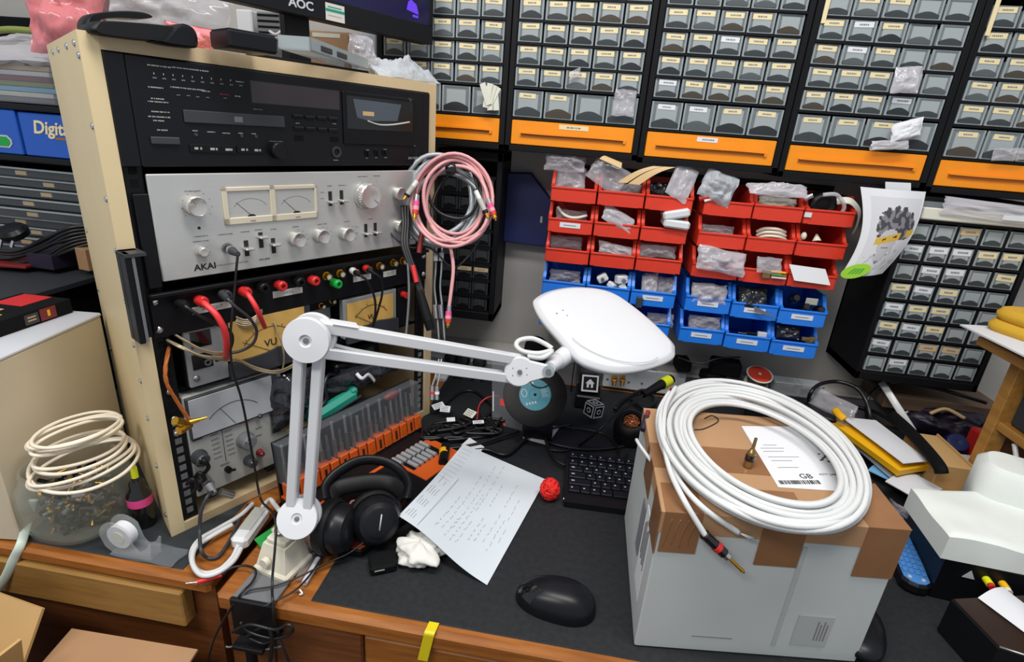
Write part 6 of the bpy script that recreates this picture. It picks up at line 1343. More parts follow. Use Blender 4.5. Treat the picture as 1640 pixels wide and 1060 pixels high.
for x in (984, 997): 
    o = wy(x, 602, 1.283); b = MB().cyl(o, o+V((0, -.02, -.004)), .007, 'gold', n=14).cyl(o+V((0, -.02, -.004)), o+V((0, -.026, -.016)), .0055, 'brass', n=12); b.part('gold_socket', t, 'gold socket')
for x, y in ((973, 607), (1007, 612)): o = wy(x, y, 1.2848); MB().cyl(o, o+V((0, -.001, 0)), .003, 'mid_grey', n=10).part('screw', t)
p = wy(1020, 610, 1.285); t = thing('socket_plate', 'blank white wall plate next to the plate with gold sockets', 'socket', (p.x, 1.29, .03)); MB().box((p.x, 1.286, .004), (p.x+.12, 1.296, .066), 'white_plastic', .003).part('plate', t)
o = wy(1028, 614, 1.2852); MB().cyl(o, o+V((0, -.001, 0)), .003, 'mid_grey', n=10).part('screw', t)
A_, B_ = at(1066, 612, 1.16), at(1030, 632, 1.12); dv = (A_-B_).normalized()
t = thing('soldering_iron', 'black handled tool with a bright yellow collar behind the carton', 'tool', hz(1050, 645, .0))
MB().cyl(A_-dv*.012, A_+dv*.012, .0125, 'yellow_fluo', .0118, 24).part('collar', t, 'bright yellow collar'); MB().cyl(B_, A_-dv*.012, .007, 'black', .0105, 20).cyl(A_+dv*.012, A_+dv*.02, .012, 'black', .010, 20).part('handle', t)
MB().tube(spl([B_, at(1015, 645, 1.10), at(985, 665, 1.06), at(960, 688, 1.02), hz(930, 712, .006), hz(905, 722, .004), hz(880, 720, .004)], 8), .0026, 'cord_black').part('cord', t)
MB().cyl(at(1072, 640, 1.14), at(1078, 622, 1.14), .006, 'red', n=14).thing('plastic_fitting', 'small red fitting behind the white cable coil', 'fitting')
SH = hz(1006, 706, 0); t = thing('tip_cleaner', 'black holder with a ball of copper wool inside, beside the carton', 'tip cleaner', SH)
up = V((-.05, -.45, .9)).normalized(); C3 = SH+UP*.034
MB().lathe(SH, UP, [(0, .001), (.03, .001), (.034, .008), (.035, .025)], 'rubber', 32).lathe(C3, up, [(.036, -.012), (.036, .004), (.033, .016), (.026, .024), (.020, .0255), (.0185, .022), (.0185, .0)], 'rubber', 32).part('holder', t)
b = MB(); r = random.Random(41); cc = C3+up*.016; b.ball(cc, (.0165, .0165, .014), 'copper', 14)
for k in range(90):
    d = V((r.gauss(0, 1), r.gauss(0, 1), abs(r.gauss(0, 1))+.1)).normalized(); p = cc+d*.0162; q = d.orthogonal().normalized(); q = q*math.cos(k)+d.cross(q)*math.sin(k); b.tube([p-q*.004, p+d*.002, p+q*.004], .0009, 'copper', 4)
b.part('copper_wool', t, 'shiny copper wool')
# mains strip, plugs, black cables
t = thing('power_strip', 'grey power strip with round black plugs between the rack and the record', 'power strip', (-.28, 1.25, .02))
MB().box((-.40, 1.245, .012), (-.14, 1.2952, .05), 'mid_grey', .004).part('body', t)
for k, (x, y) in enumerate(((733, 612), (764, 614), (722, 573), (742, 576), (768, 580))):
    o = wy(x, y, 1.235); b = MB().lathe(o, (0, -1, .35), [(0, .014), (.013, .013), (.017, .006), (.017, -.012)], 'black_satin', 22)
    b.thing('mains_plug', ('round black plug nearest the white plug in the strip', 'round black plug nearest the clear record sleeve', 'black plug half hidden by the lamp arm beside the rack', 'middle black plug half hidden by the lamp arm', 'black plug half hidden by the lamp arm near the sleeve')[k], 'plug', group='black plugs in the power strip')
o = wy(707, 610, 1.22); b = MB(); b.M = Matrix.Translation(o); b.box((-.017, -.012, -.018), (.015, .02, .018), 'white_plastic', .005); b.M = None; b.thing('mains_plug', 'white plug against the edge of the rack', 'plug')
for k, (q, rr2, lb) in enumerate((
    (((705, 655), (735, 630), (760, 627), (790, 650), (815, 665)), .0035, 'black mains cable arching below the round plugs'),
    (((676, 688), (700, 690), (740, 683), (775, 668), (788, 660)), .0038, 'shiny black cable running from the bit set towards the record'),
    (((683, 712), (715, 718), (760, 712), (800, 700), (830, 690)), .0035, 'black cable lying behind the handwritten sheet'),
    (((676, 700), (720, 703), (770, 700), (800, 690), (800, 675), (770, 665)), .0035, 'black cable bending back near the tip of the second sheet'),
    (((678, 722), (720, 727), (775, 720), (810, 728), (838, 706), (850, 694)), .0038, 'black cable nearest the handwritten sheet'),
    (((872, 690), (876, 712), (888, 735), (905, 745)), .0032, 'black cable curling down to the keyboard corner'),
    (((1030, 705), (990, 716), (940, 720), (890, 712), (872, 700), (880, 688), (915, 680)), .0032, 'black cable loop in front of the tilted cube'),
    (((1005, 728), (985, 742), (990, 720), (975, 700), (950, 690), (905, 684)), .0024, 'thin black cable between keyboard and tip cleaner'),
    (((1010, 640), (1035, 655), (1050, 640), (1030, 625), (1000, 640), (985, 655)), .0045, 'thick black cable coiled under the yellow collared tool'),
    (((838, 655), (852, 640), (870, 645), (878, 660)), .0016, 'thin black wire looping over the teal record label'))):
    zz = (lambda i: .004+.004*(k % 3)); pts = [hz(x, y, .004+.004*(k % 3)) for x, y in q]
    if k == 9: pts = [at(846, 606, 1.04), at(853, 617, 1.035), at(868, 621, 1.035), at(884, 614, 1.04)]
    cable('cable', lb, pts, rr2, 'cord_black', group='black cables at the back of the desk')
b = MB(); r = random.Random(51)
for k in range(11):
    x, y = r.uniform(682, 790), r.uniform(650, 705); p = [hz(x+r.uniform(-26, 26), y+r.uniform(-14, 14), .004+.003*(k % 5)) for _ in range(5)]; b.tube(spl(p, 6), .0032, 'cord_black')
b.thing('cable_tangle', 'tangle of black cables between the rack and the record', 'cable', kind='stuff')
for k, (x, y, a, w, h, m) in enumerate(((702, 650, .9, .03, .014, 'label_white'), (713, 655, .1, .022, .016, 'label_white'), (722, 672, .4, .018, .010, 'white_plastic'), (753, 662, -.5, .026, .018, 'foam_warm'), (766, 676, .4, .024, .008, 'label_white'))):
    b = MB(); b.M = Matrix.Translation(hz(x, y, .022)) @ Matrix.Rotation(a, 4, 'Z') @ Matrix.Rotation(.5, 4, 'X'); b.box((-w/2, -h/2, 0), (w/2, h/2, .001), m)
    for s_ in range(3 if k != 2 else 0): b.box((-w*.4, -h*.35+s_*h*.28, .0009), (w*.3, -h*.25+s_*h*.28, .0013), 'hair_mid')
    b.M = None; b.thing('cable_tag', ('white printed tag on a cable against the rack edge', 'curved white tag with bars on a black cable', 'small pointed white tag on the black cables', 'cream square tag among the black cables', 'narrow white tag beside the cream tag')[k], 'tag', group='tags on the black cables')
MB().tube(spl([hz(764, 672, .01), wy(768, 648, 1.1), wy(782, 636, 1.12), wy(800, 634, 1.15)]), .0016, 'red_wire').thing('wire', 'thin red wire curving by the record sleeve', 'wire')
t = thing('phono_lead', 'pair of small plugs with red and white rings against the rack edge', 'cable', hz(694, 660, .0))
for k in range(2):
    A_ = at(692+k*8, 618, .97); B_ = at(692+k*8, 640, .97); MB().cyl(A_, B_, .004, 'chrome', n=12).cyl(A_+(B_-A_)*.4, A_+(B_-A_)*.6, .0044, ('red', 'white_plastic')[k], n=12).part('plug', t); MB().tube(spl([A_, at(698+k*6, 600, .97), at(703+k*4, 575, .98)]), .0016, 'grey_cable').part('wire', t)
c = wy(858, 560, 1.3); b = MB(); b.lathe(c, (0, -1, .1), [(0, .03), (.022, .029), (.03, .015), (.032, -.02)], 'black_matt', 26); b.box(c+V((-.03, -.0, -.075)), c+V((.032, .04, -.02)), 'black_matt', .004); b.thing('desk_speaker', 'dark rounded object by the wall behind the white lamp cord', 'speaker')
MB().box(wy(912, 640, 1.24), wy(925, 545, 1.28), 'black', .003).thing('upright_post', 'slim black upright behind the lamp neck', 'post')

# ================================================================ the white carton, its cable coil
BL_, BR2 = V((.127, .531, 0)), V((.413, .566, 0)); bxx = (BR2-BL_).normalized(); bang = math.atan2(bxx.y, bxx.x); byy = V((-bxx.y, bxx.x, 0)); BW, BD, BH = (BR2-BL_).length, .25, .214
def bf(px, py, out=0):     # a point on the carton's front, as (along, up)
    p = on(px, py, -byy, BL_-byy*out); return (p-BL_).dot(bxx), p.z
SHK = .122
def bt(px, py, z=.214): p = hz(px, py, z)-BL_; return p.dot(bxx)-SHK*p.dot(byy), p.dot(byy)
SHM = Matrix(((1, SHK, 0, 0), (0, 1, 0, 0), (0, 0, 1, 0), (0, 0, 0, 1)))      # the carton is pushed a little out of square
bx = thing('carton', 'large white carton sealed with brown tape standing on the leather desk', 'box', BL_, bang, org=(0, 0, 0))
MB(SHM).box((0, 0, .001), (BW, BD, BH), 'box_white', .002).part('body', bx)
MB(SHM).box((-.0006, -.0006, BH-.0005), (BW+.0006, BD+.0006, BH+.0012), 'cardboard', .0006).box((-.0006, -.0008, BH-.028), (BW+.0006, .0005, BH+.0008), 'cardboard').box((-.0008, -.0006, BH-.02), (.0004, BD, BH+.0008), 'cardboard').box((BW-.0004, -.0006, BH-.02), (BW+.0008, BD, BH+.0008), 'cardboard').part('top_flaps', bx, 'brown cardboard top')
b = MB(SHM)
for px0, px1, py1 in ((1056, 1112, 886), (1210, 1274, 908), (1367, 1452, 928)):
    u0, _ = bf(px0, py1-20); u1, z = bf(px1, py1); u0 = max(0, u0); u1 = min(BW, u1)
    b.box((u0, -.0014, z), (u1, -.0004, BH+.0015), 'tape_brown').box((u0, -.0012, BH+.0009), (u1, .055, BH+.0016), 'tape_brown')
b.box((-.0012, BD*.35, BH+.0008), (BW+.0012, BD*.35+.06, BH+.0015), 'tape_brown').box((-.0014, BD*.35, BH-.05), (-.0004, BD*.35+.06, BH+.001), 'tape_brown').box((BW-.02, -.0012, BH+.0009), (BW+.0014, BD, BH+.0015), 'tape_brown').box((-.0014, -.001, BH-.06), (-.0004, .05, BH+.001), 'tape_brown')
for k in range(4): b.tube(spl([(.008+.010*k, -.0012, BH-.048+.004*(k % 2)), (.010+.009*k, -.0016, BH-.03), (.013+.010*k, -.0014, BH-.008)]), .0007, 'tape_brown', 6)
b.part('parcel_tape', bx, 'brown parcel tape')
c4 = [bt(1187, 684), bt(1246, 782), bt(1370, 790), bt(1305, 685)]; b = MB(SHM)
b.prism([(x, y) for x, y in c4], (0, 0, BH+.0014), (1, 0, 0), (0, 1, 0), (0, 0, 1), .0006, 'paper_white')
lx = V((c4[3][0]-c4[0][0], c4[3][1]-c4[0][1], 0)).normalized(); ly = V((-lx.y, lx.x, 0)); zz = BH+.0021
tx = lambda px, py: V(bt(px, py)+(zz,))
b.text('GB', .014, tx(1290, 765), lx, ly, 'ink'); b.text('M/77 2AK 01', .006, tx(1330, 762), lx, ly, 'ink')
o = tx(1250, 778); r = random.Random(61); x = 0
while x < .055: w = r.choice((.0006, .0012, .002)); b.prism([(x, 0), (x+w, 0), (x+w, .008), (x, .008)], o+ly*.0005, lx, ly, UP, .0002, 'ink'); x += w+r.choice((.0006, .0014))
for px, py, w in ((1218, 720, .035), (1222, 725, .03), (1230, 734, .045), (1235, 740, .03), (1245, 751, .03), (1222, 715, .02)): b.prism([(0, 0), (w, 0), (w, .0009), (0, .0009)], tx(px, py), lx, ly, UP, .0002, 'hair_mid')
for k in range(12): b.prism([(0, 0), (.003, 0), (.003, .003), (0, .003)], tx(1310+(k % 3)*3, 730+k*1.1)+lx*.003*(k % 4), lx, ly, UP, .0002, 'ink') if k % 3 != 1 else None
b.part('shipping_label', bx, 'white shipping label with print')
b = MB(SHM); q = [bt(x, y) for x, y in ((1112, 690), (1128, 688), (1150, 676), (1140, 667), (1128, 672))]; b.tube(spl([V((x, y, BH+.0018)) for x, y in q]), .001, 'ink', 5); b.part('pen_mark', bx, 'looped pen mark')
b = MB(SHM).box((-.0012, .03, .045), (-.0003, .075, .165), 'paper_white').box((-.0016, .085, .07), (-.0006, .11, .15), 'hair_mid')
for k in range(6): b.box((-.0016, .036+.006*k, .09+.004*(k % 2)), (-.001, .038+.006*k, .155-.006*(k % 3)), 'ink')
b.part('side_label', bx, 'printed label on the side')
b = MB(SHM); u, z = bf(1302, 1005); b.box((u-.022, -.0012, z-.03), (u+.022, -.0004, z+.02), 'faded')
for k in range(4): b.box((u+.004+.004*k, -.0015, z-.02), (u+.0055+.004*k, -.0011, z+.012-.005*(k % 2)), 'hair_mid')
b.box((u-.045, -.0008, .02), (u-.040, -.0003, BH-.035), 'faded'); b.part('faded_sticker', bx, 'faded sticker on the front')
u, z = bf(1145, 1020); MB(SHM).box((u-.03, -.0006, z-.001), (u+.022, -.0002, z), 'hair_mid').part('scuff', bx, 'dark scuff line')
# coil of thick white cable: horizontal rings through the photo's outlines
ZT = BH+.0022
CR0 = .0038
def inside_ring(f, z, seed, jit=.03):     # f from 0 (inner outline) to 1 (outer outline)
    out = []
    cxo, cyo, ao, bo, ro = 1222, 731, 186, 104, .47; cxi, cyi, ai, bi, ri = 1226, 727, 132, 62, .46
    for i in range(64):
        t_ = 2*math.pi*i/64; j = 1+noise.noise(V((math.cos(t_)*.9+seed*3, math.sin(t_)*.9, seed)))*jit
        P = lambda cx, cy, a, c, r: (cx+(a*math.cos(t_)*math.cos(r)-c*math.sin(t_)*math.sin(r))*j, cy+(a*math.cos(t_)*math.sin(r)+c*math.sin(t_)*math.cos(r))*j)
        xi, yi = P(cxi, cyi, ai, bi, ri); xo, yo = P(cxo, cyo, ao, bo, ro)
        out.append(hz(xi+(xo-xi)*f, yi+(yo-yi)*f, z+.003*math.sin(t_*2+seed*2)))
    return out
t = thing('cable_coil', 'big coil of thick white cable lying on top of the white carton', 'cable', hz(1225, 730, ZT))
LV = [((k*.618+.13*l) % 1.0 if l > 1 else (k+.35*l)/8.0, l) for l, n_ in enumerate((8, 8, 6, 3)) for k in range(n_)]
for k, (f, lv) in enumerate(LV): MB().tube(inside_ring(f, ZT+CR0+lv*.0070+.0012*(k % 3), k*1.37+.3), CR0, 'white_cable', 10, True).part('loop', t)
zc = ZT+CR0
ends = (([(1082, 620, .03), (1066, 652, .026), (1063, 700, .022), (1072, 750, .016), (1095, 800, .012)], (1130, 858)), ([(1072, 628, .022), (1055, 660, .018), (1058, 705, .014), (1085, 765, .012), (1125, 812, .010)], (1183, 853)))
fp = lambda px, py, out: (lambda u_z: BL_+bxx*u_z[0]-byy*out+UP*u_z[1])(bf(px, py, out))
for k, (q, e_) in enumerate(ends):
    pts = [hz(x, y, ZT+z) for x, y, z in q]
    if e_: pts.append(fp(*e_, .012 if k == 0 else .006))
    MB().tube(spl(pts, 10), CR0*.9, 'white_cable', 10).part('strand', t)
A_, B_ = fp(1130, 858, .012), fp(1192, 917, .016); q = lambda s: A_+(B_-A_)*s
MB().cyl(q(-.03), q(.24), .0062, 'black_gloss', n=18).cyl(q(.30), q(.46), .0064, 'black_gloss', n=18).cyl(q(.46), q(.55), .0058, 'chrome', n=16).cyl(q(.55), q(.94), .0021, 'gold', .0024, 10).cyl(q(.94), q(1), .0026, 'gold', .0012, 10).part('banana_plug', t, 'black banana plug with red rings and gold pin')
b = MB()
for k in range(3): b.lathe(q(.235+.03*k), B_-A_, [(.0064, 0), (.0068, .0008), (.0068, .0022), (.0064, .003)], 'red', 18)
b.part('plug_rings', t, 'red rings')
b = MB(); e0 = fp(1183, 853, .006)
for k in range(6): b.tube([e0, e0+bxx*(.012+.002*k)+UP*(-.004-.002*(k % 3))-byy*(.002*(k % 2))], .0008, 'white_cable' if k % 2 else 'steel', 5)
b.part('bare_end', t, 'frayed bare end')
p0 = hz(1197, 747, BH+.002); p1 = at(1207, 694, dep(p0)-.0); p1 = p0+UP*.042+V((.003, .004, 0)); q = lambda s: p0+(p1-p0)*s
MB().cyl(q(0), q(.22), .0058, 'brass', n=16).cyl(q(.22), q(.42), .0064, 'black_gloss', n=18).cyl(q(.42), q(.52), .0058, 'brass', n=16).cyl(q(.52), q(.62), .005, 'brass', .003, 14).cyl(q(.62), q(1), .0024, 'brass', .002, 10).thing('banana_plug', 'brass and black banana plug standing upright inside the white coil', 'plug')
cable('cable', 'thin white lead at the carton edge with a grey clip', [hz(1048, 745, BH-.01), hz(1030, 715, BH-.012)+V((-.004, 0, 0)), hz(1026, 705, BH-.015)+V((-.006, 0, 0))], .0026, 'white_cable')
A_, B_ = hz(1038, 690, BH-.01)+V((-.008, 0, 0)), hz(1042, 668, BH)+V((-.006, 0, 0)); MB().cyl(A_, B_, .0045, 'purple_dark', n=12).cyl(B_, B_+(B_-A_)*.4, .0035, 'dark_red', n=12).thing('plastic_fitting', 'small dark red plug hanging at the carton edge', 'fitting')
# second mouse and the blue keyed phone, right of the carton
c = hz(1376, 1024, 0); b = MB(); b.M = Matrix.Translation(c) @ Matrix.Rotation(1.2, 4, 'Z'); b.ball((0, 0, .016), (.050, .027, .0155), 'black_satin', 28, .85); b.M = None; b.thing('computer_mouse', 'glossy black mouse peeping out beside the white carton', 'mouse')
p0, p1 = hz(1462, 946, .0), hz(1436, 880, .0); dx = (p1-p0).normalized(); t = thing('remote_control', 'black remote control with rows of blue keys beside the carton', 'remote', p0, math.atan2(dx.y, dx.x), org=(0, 0, 0))
ol = [(.0, -.02), (-.008, -.012), (-.011, 0), (-.008, .012), (.0, .02), (.13, .0235), (.145, .018), (.15, 0), (.145, -.018), (.13, -.0235)]
MB().prism(ol, (0, 0, .001), (1, 0, 0), (0, 1, 0), UP, .019, 'black_satin', .004).part('body', t)
MB().prism([(x*.95+.003, y*.86) for x, y in ol], (0, 0, .0195), (1, 0, 0), (0, 1, 0), UP, .0012, 'blue_key').part('key_plate', t, 'blue key plate')
for r2 in range(7):
    for k in range(4): x, y = .018+.0125*r2, -.0125+.0084*k; MB().box((x-.0045, y-.0033, .0205), (x+.0045, y+.0033, .0232), 'blue_key', .001).part('key', t, 'blue key')
for y in (-.009, .009): MB().lathe((.004, y, .0207), UP, [(.003, 0), (.0026, .0012), (0, .0014)], 'print_white', 14).part('key', t, 'white round key')
# foam, black boxes
def fz(px, py, z): p = hz(px, py, z); return V((p.x, p.y, z))
q = [fz(1520, 862, .112), fz(1690, 895, .112), fz(1690, 790, .112), fz(1540, 786, .112), fz(1459, 782, .112)]
def foam_top(u, v):
    p = (q[0]*(1-u)+q[1]*u)*(1-v)+(q[4]*(1-u)+q[2]*u)*v
    e = min(1, min(u, v, 1-v)*14)**.5; return p+UP*(.004*e+.004*noise.noise(p*16)+.007*max(0, noise.noise(p*9+V((3, 1, 0)))))
b = MB().grid(foam_top, 30, 26, 'foam'); lowq = [q[0], q[1], q[2], q[4]]
for k in range(4):
    p0, p1 = lowq[k], lowq[(k+1) % 4]; uv = lambda s, k=k: ((s, 0), (1, s), (1-s, 1), (0, 1-s))[k]
    b.grid(lambda s, h, uv=uv, p0=p0, p1=p1: (foam_top(*uv(s))*(1-h)+(p0+(p1-p0)*s-UP*.036)*h), 30, 4, 'foam', False)
b.add([p-UP*.036 for p in lowq], [(3, 2, 1, 0)], 'foam')
b.thing('packing_foam', 'white foam slab lying on the black box with the coloured sockets', 'packing foam')
c0 = fz(1512, 900, .0); t = thing('black_unit', 'black box with yellow and red sockets under the white foam slab', 'audio unit', (.66, .72, 0))
q = [fz(1513, 897, .070), fz(1660, 930, .070), fz(1690, 800, .070), fz(1460, 798, .070)]
MB().prism([(p.x, p.y) for p in q], (0, 0, .001), (1, 0, 0), (0, 1, 0), UP, .0735, 'black', .002).part('body', t)
d3 = (q[1]-q[0]).normalized(); n3 = V((d3.y, -d3.x, 0))
for k, (x, y, m, m2) in enumerate(((1579, 927, 'yellow_fluo', 'red'), (1605, 934, 'yellow_env', 'foam_warm'))):
    p = on(x, y, n3, q[0]); p.z = min(p.z, .055); MB().cyl(p-n3*.001, p+n3*.012, .0052, m, n=14).cyl(p+n3*.012, p+n3*.018, .0045, m2, n=14).part('socket', t, ('yellow and red', 'yellow and pale')[k]+' socket')
p = on(1550, 925, n3, q[0]); MB().prism([(-.008, 0), (.008, 0), (0, .014)], p+n3*.0005, d3, UP, n3, .0006, 'print_white').part('mark', t, 'white triangle mark')
t = thing('black_unit', 'dark brown topped box with a white paper on it at the picture corner', 'audio unit', (.66, .62, 0))
q = [V((.560, .566, 0)), V((.80, .575, 0)), V((.80, .690, 0)), V((.553, .664, 0))]; q = [hz(1600, 1036, .06), hz(1720, 1075, .06), hz(1720, 948, .06), hz(1524, 958, .06)]
MB().prism([(p.x, p.y) for p in q], (0, 0, .001), (1, 0, 0), (0, 1, 0), UP, .058, 'black', .002).part('body', t)
q2 = [p+(sum(q, V())/4-p)*.03 for p in q]; MB().prism([(p.x, p.y) for p in q2], (0, 0, .0585), (1, 0, 0), (0, 1, 0), UP, .0022, 'brown_case', .001).part('lid', t, 'dark brown lid')
MB().tube([q[0]+UP*.0005, q[1]+UP*.0005], .0014, 'steel', 8).part('edge_strip', t, 'bright edge strip')
A_, B_ = on(1530, 1000, (-1, .1, 0), q[0]-V((.001, 0, 0))), on(1556, 1036, (-1, .1, 0), q[0]-V((.001, 0, 0)))
q = [hz(1566, 957, .063), hz(1640, 1012, .063), hz(1665, 985, .063), hz(1606, 940, .063)]
MB().sheet(lambda u, v: (q[0]*(1-u)+q[1]*u)*(1-v)+(q[3]*(1-u)+q[2]*u)*v+UP*.006*math.sin(math.pi*v), 8, 8, 'paper_white', .0005).thing('paper_slip', 'white folded paper on the dark brown lid at the corner', 'paper')
# foam roll
c = at(1625, 775, .98); t = thing('foam_roll', 'thick white roll standing behind the foam slab at the picture edge', 'foam roll', hz(1600, 850, .0))
b = MB()
def rrect(w, d, r): return [((w/2-r)*sx+r*math.cos(t), (d/2-r)*sy+r*math.sin(t)) for sx, sy, a0 in ((1, 1, 0), (-1, 1, 1), (-1, -1, 2), (1, -1, 3)) for t in [(a0+i/6)*math.pi/2 for i in range(7)]]
b.M = Matrix.Translation(V((.738, .845, .0))) @ Matrix.Rotation(-.45, 4, 'Z'); b.prism(rrect(.092, .078, .03), (0, .003, .001), (1, 0, 0), (0, 1, 0), UP, .06, 'foam', .006, True); b.M = None; b.part('lower_block', t)
b = MB(); b.M = Matrix.Translation(V((.737, .845, .062))) @ Matrix.Rotation(-.45, 4, 'Z'); b.prism(rrect(.105, .088, .032), (0, .003, 0), (1, 0, 0), (0, 1, 0), UP, .105, 'foam', .011, True); b.M = None; b.part('upper_block', t)
# envelopes, papers, bags
def slab(name, label, cat, px, z, h, m, lift=0, back=None):
    q = [hz(x, y, z) for x, y in px]; f = lambda u, v: (q[0]*(1-u)+q[1]*u)*(1-v)+(q[3]*(1-u)+q[2]*u)*v+UP*lift*math.sin(math.pi*u)*math.sin(math.pi*v)
    return MB().sheet(f, 10, 8, m, h, back).thing(name, label, cat)
slab('paper', 'white papers lowest of the pile beside the coil', 'paper', ((1352, 690), (1470, 800), (1520, 785), (1400, 690)), .010, .006, 'paper_white')
slab('paper', 'pale blue sheet in the paper pile beside the coil', 'paper', ((1390, 752), (1470, 790), (1485, 772), (1410, 735)), .022, .002, 'blue_paper')
slab('paper', 'grey white sheet with a fold on the paper pile', 'paper', ((1340, 690), (1440, 775), (1475, 760), (1375, 690)), .030, .003, 'case_white', .004)
slab('paper', 'white sheet with a raised edge against the foam slab', 'paper', ((1418, 770), (1470, 800), (1510, 783), (1450, 750)), .036, .002, 'paper_white', .006)
en = slab('padded_envelope', 'yellow padded envelope lying under the white letter', 'envelope', ((1332, 676), (1440, 754), (1492, 745), (1400, 672)), .055, .012, 'yellow_env', .006)
slab('letter', 'white letter lying on the yellow padded envelope', 'letter', ((1347, 667), (1447, 742), (1489, 738), (1403, 673)), .069, .0012, 'paper_white', .004)
bag(MB(), hz(1332, 652, .075), V((.55, -.8, 0)), V((.3, .3, .8)), .10, .055, .012, 'bag', 91, .3).thing('zip_bag', 'clear bag with a pink sheen at the end of the yellow envelope', 'bag')
MB().tube(spl([hz(1337, 656, .082), hz(1344, 664, .082), hz(1352, 671, .08)]), .008, 'yellow_env', 10, flat=.5).thing('plastic_tab', 'bright yellow tab inside the clear bag on the envelope', 'tab')
bag(MB(), hz(1448, 826, .03), V((.3, -1, 0)), UP+V((-.6, 0, 0)), .05, .04, .012, 'bag', 92, .4).thing('plastic_film', 'shiny clear film squeezed between carton and foam slab', 'film')
MB().box((.47, .77, .001), (.60, .93, .005), 'mid_grey', .001).thing('paper_pile', 'grey folder under the papers between carton and foam', 'folder')
t = thing('cardboard_box', 'long tan cardboard box beside the yellow envelope', 'box', (.74, 1.05, 0)); b = MB()
b.M = Matrix.Translation((.722, .985, .001)) @ Matrix.Rotation(-.02, 4, 'Z'); b.box((0, 0, 0), (.06, .125, .074), 'carton', .002); b.box((.059, 0.0, .0), (.062, .125, .078), 'carton'); b.M = None; b.part('body', t)
b = MB(); b.M = Matrix.Translation((.722, .985, .075)) @ Matrix.Rotation(.25, 4, 'Y'); b.box((0, .0, 0), (.045, .125, .002), 'carton'); b.M = None; b.part('flap', t)
MB().box((.690, .93, .001), (.775, .978, .022), 'carton', .002).thing('cardboard_box', 'flat tan cardboard piece in front of the long cardboard box', 'box')
MB().tube(spl([hz(1428, 664, .085), hz(1452, 686, .088), hz(1482, 718, .088), hz(1504, 746, .086), hz(1508, 758, .078)], 8), .011, 'black_matt', 12, flat=.6).thing('black_case', 'soft black pouch between the envelope and the tan cardboard box', 'pouch')
# wooden pigeonhole rack at the right
t = thing('wooden_rack', 'open wooden shelf rack with a pale top board at the picture edge', 'shelf', (.95, .9, 0))
MB().box((.758, .70, .296), (1.15, 1.068, .312), 'shelf_wood', .001).part('top_board', t)
MB().box((.790, .992, .001), (.818, 1.016, .296), 'shelf_wood', .001).part('post', t)
MB().box((.794, .70, .160), (1.15, .992, .176), 'shelf_wood', .001).part('shelf_board', t)
MB().box((1.14, .70, .001), (1.15, 1.016, .296), 'teak_dark').box((.818, 1.006, .001), (1.14, 1.014, .296), 'teak_dark').part('back_panel', t)
MB().box((.805, .80, .1765), (.90, .985, .255), 'dark_grey', .004).thing('storage_box', 'dark grey box inside the wooden shelf rack', 'box')
MB().tube(spl([(.80, .95, .155), (.80, .92, .12), (.80, .88, .09), (.80, .85, .07)]), .004, 'white_cable').thing('cable', 'white cable dangling inside the wooden shelf rack', 'cable')
q = [hz(1540, 527, .318), hz(1590, 553, .318), hz(1700, 580, .318), hz(1700, 520, .318)]
MB().box((.765, .72, .3128), (1.1, 1.05, .320), 'dark_red', .001).thing('book', 'thin dark red book on the wooden shelf rack', 'book')
MB().sheet(lambda u, v: V((.738+.3*u, 1.095-.34*v+.02*u, .321+.004*math.sin(3*u+2*v))), 8, 8, 'paper_white', .003).thing('paper', 'white papers jutting over the wooden shelf rack edge', 'paper')
b = MB(); YC = V((.772, 1.075, .3255)); clo = [(0, -.01), (.004, .008), (.02, .02), (.06, .026), (.26, .02), (.30, -.05), (.29, -.2), (.08, -.19), (.03, -.10), (.008, -.04)]
for z, k in ((0, 1.0), (.0225, .95)):
    ol = [(p.x, p.y) for p in spl([V((x*k+.006*(1-k)*20, y*k, 0)) for x, y in clo], 5, True)]; b.prism(ol, YC+UP*z, (1, 0, 0), (0, 1, 0), UP, .022, 'yellow_cloth', .008, True)
b.thing('cloth', 'folded yellow cloth on the papers of the wooden shelf rack', 'cloth')
MB().box((.70, 1.10, .001), (.80, 1.16, .03), 'mid_grey', .004).thing('storage_box', 'grey box behind the tan cardboard box', 'box')
# loose things along the wall below the lower cabinet
cable('cable', 'black cable standing in a wide loop behind the clear bag', [hz(1296, 650, .03), wy(1297, 632, 1.2), wy(1312, 616, 1.22), wy(1340, 611, 1.24), wy(1370, 620, 1.22), wy(1386, 640, 1.2), wy(1394, 668, 1.17), hz(1396, 690, .03)], .0045, 'cord_black')
cable('cable', 'black cable looping up under the lower cabinet', [hz(1388, 678, .03), wy(1390, 640, 1.22), wy(1405, 622, 1.25), wy(1440, 612, 1.225), wy(1500, 622, 1.215), wy(1580, 645, 1.19)], .0042, 'cord_black')
cable('cable', 'black cable running from the loops to the soft pouch', [hz(1362, 650, .03), hz(1392, 656, .035), hz(1420, 670, .05), hz(1448, 690, .07)], .004, 'cord_black')
A_, B_ = wy(1412, 612, 1.24), hz(1462, 690, .06); MB().tube([A_, A_+(B_-A_)*.3, B_], .0075, 'white_plastic', 10, flat=.35).thing('cable_tie', 'long white plastic strip leaning below the lower cabinet', 'strip')
MB().tube(spl([hz(1447, 664, .05), hz(1455, 658, .06), hz(1462, 652, .06)]), .007, 'label_white', 8, flat=.4).thing('cable_tag', 'white tag beside the long plastic strip', 'tag')
bag(MB(), hz(1505, 672, .05), V((1, -.3, 0)), V((0, .4, 1)), .16, .07, .05, 'purple_dark', 95, .25, 24, 18).thing('cable_bag', 'dark purple bag of cables behind the tan cardboard box', 'bag')
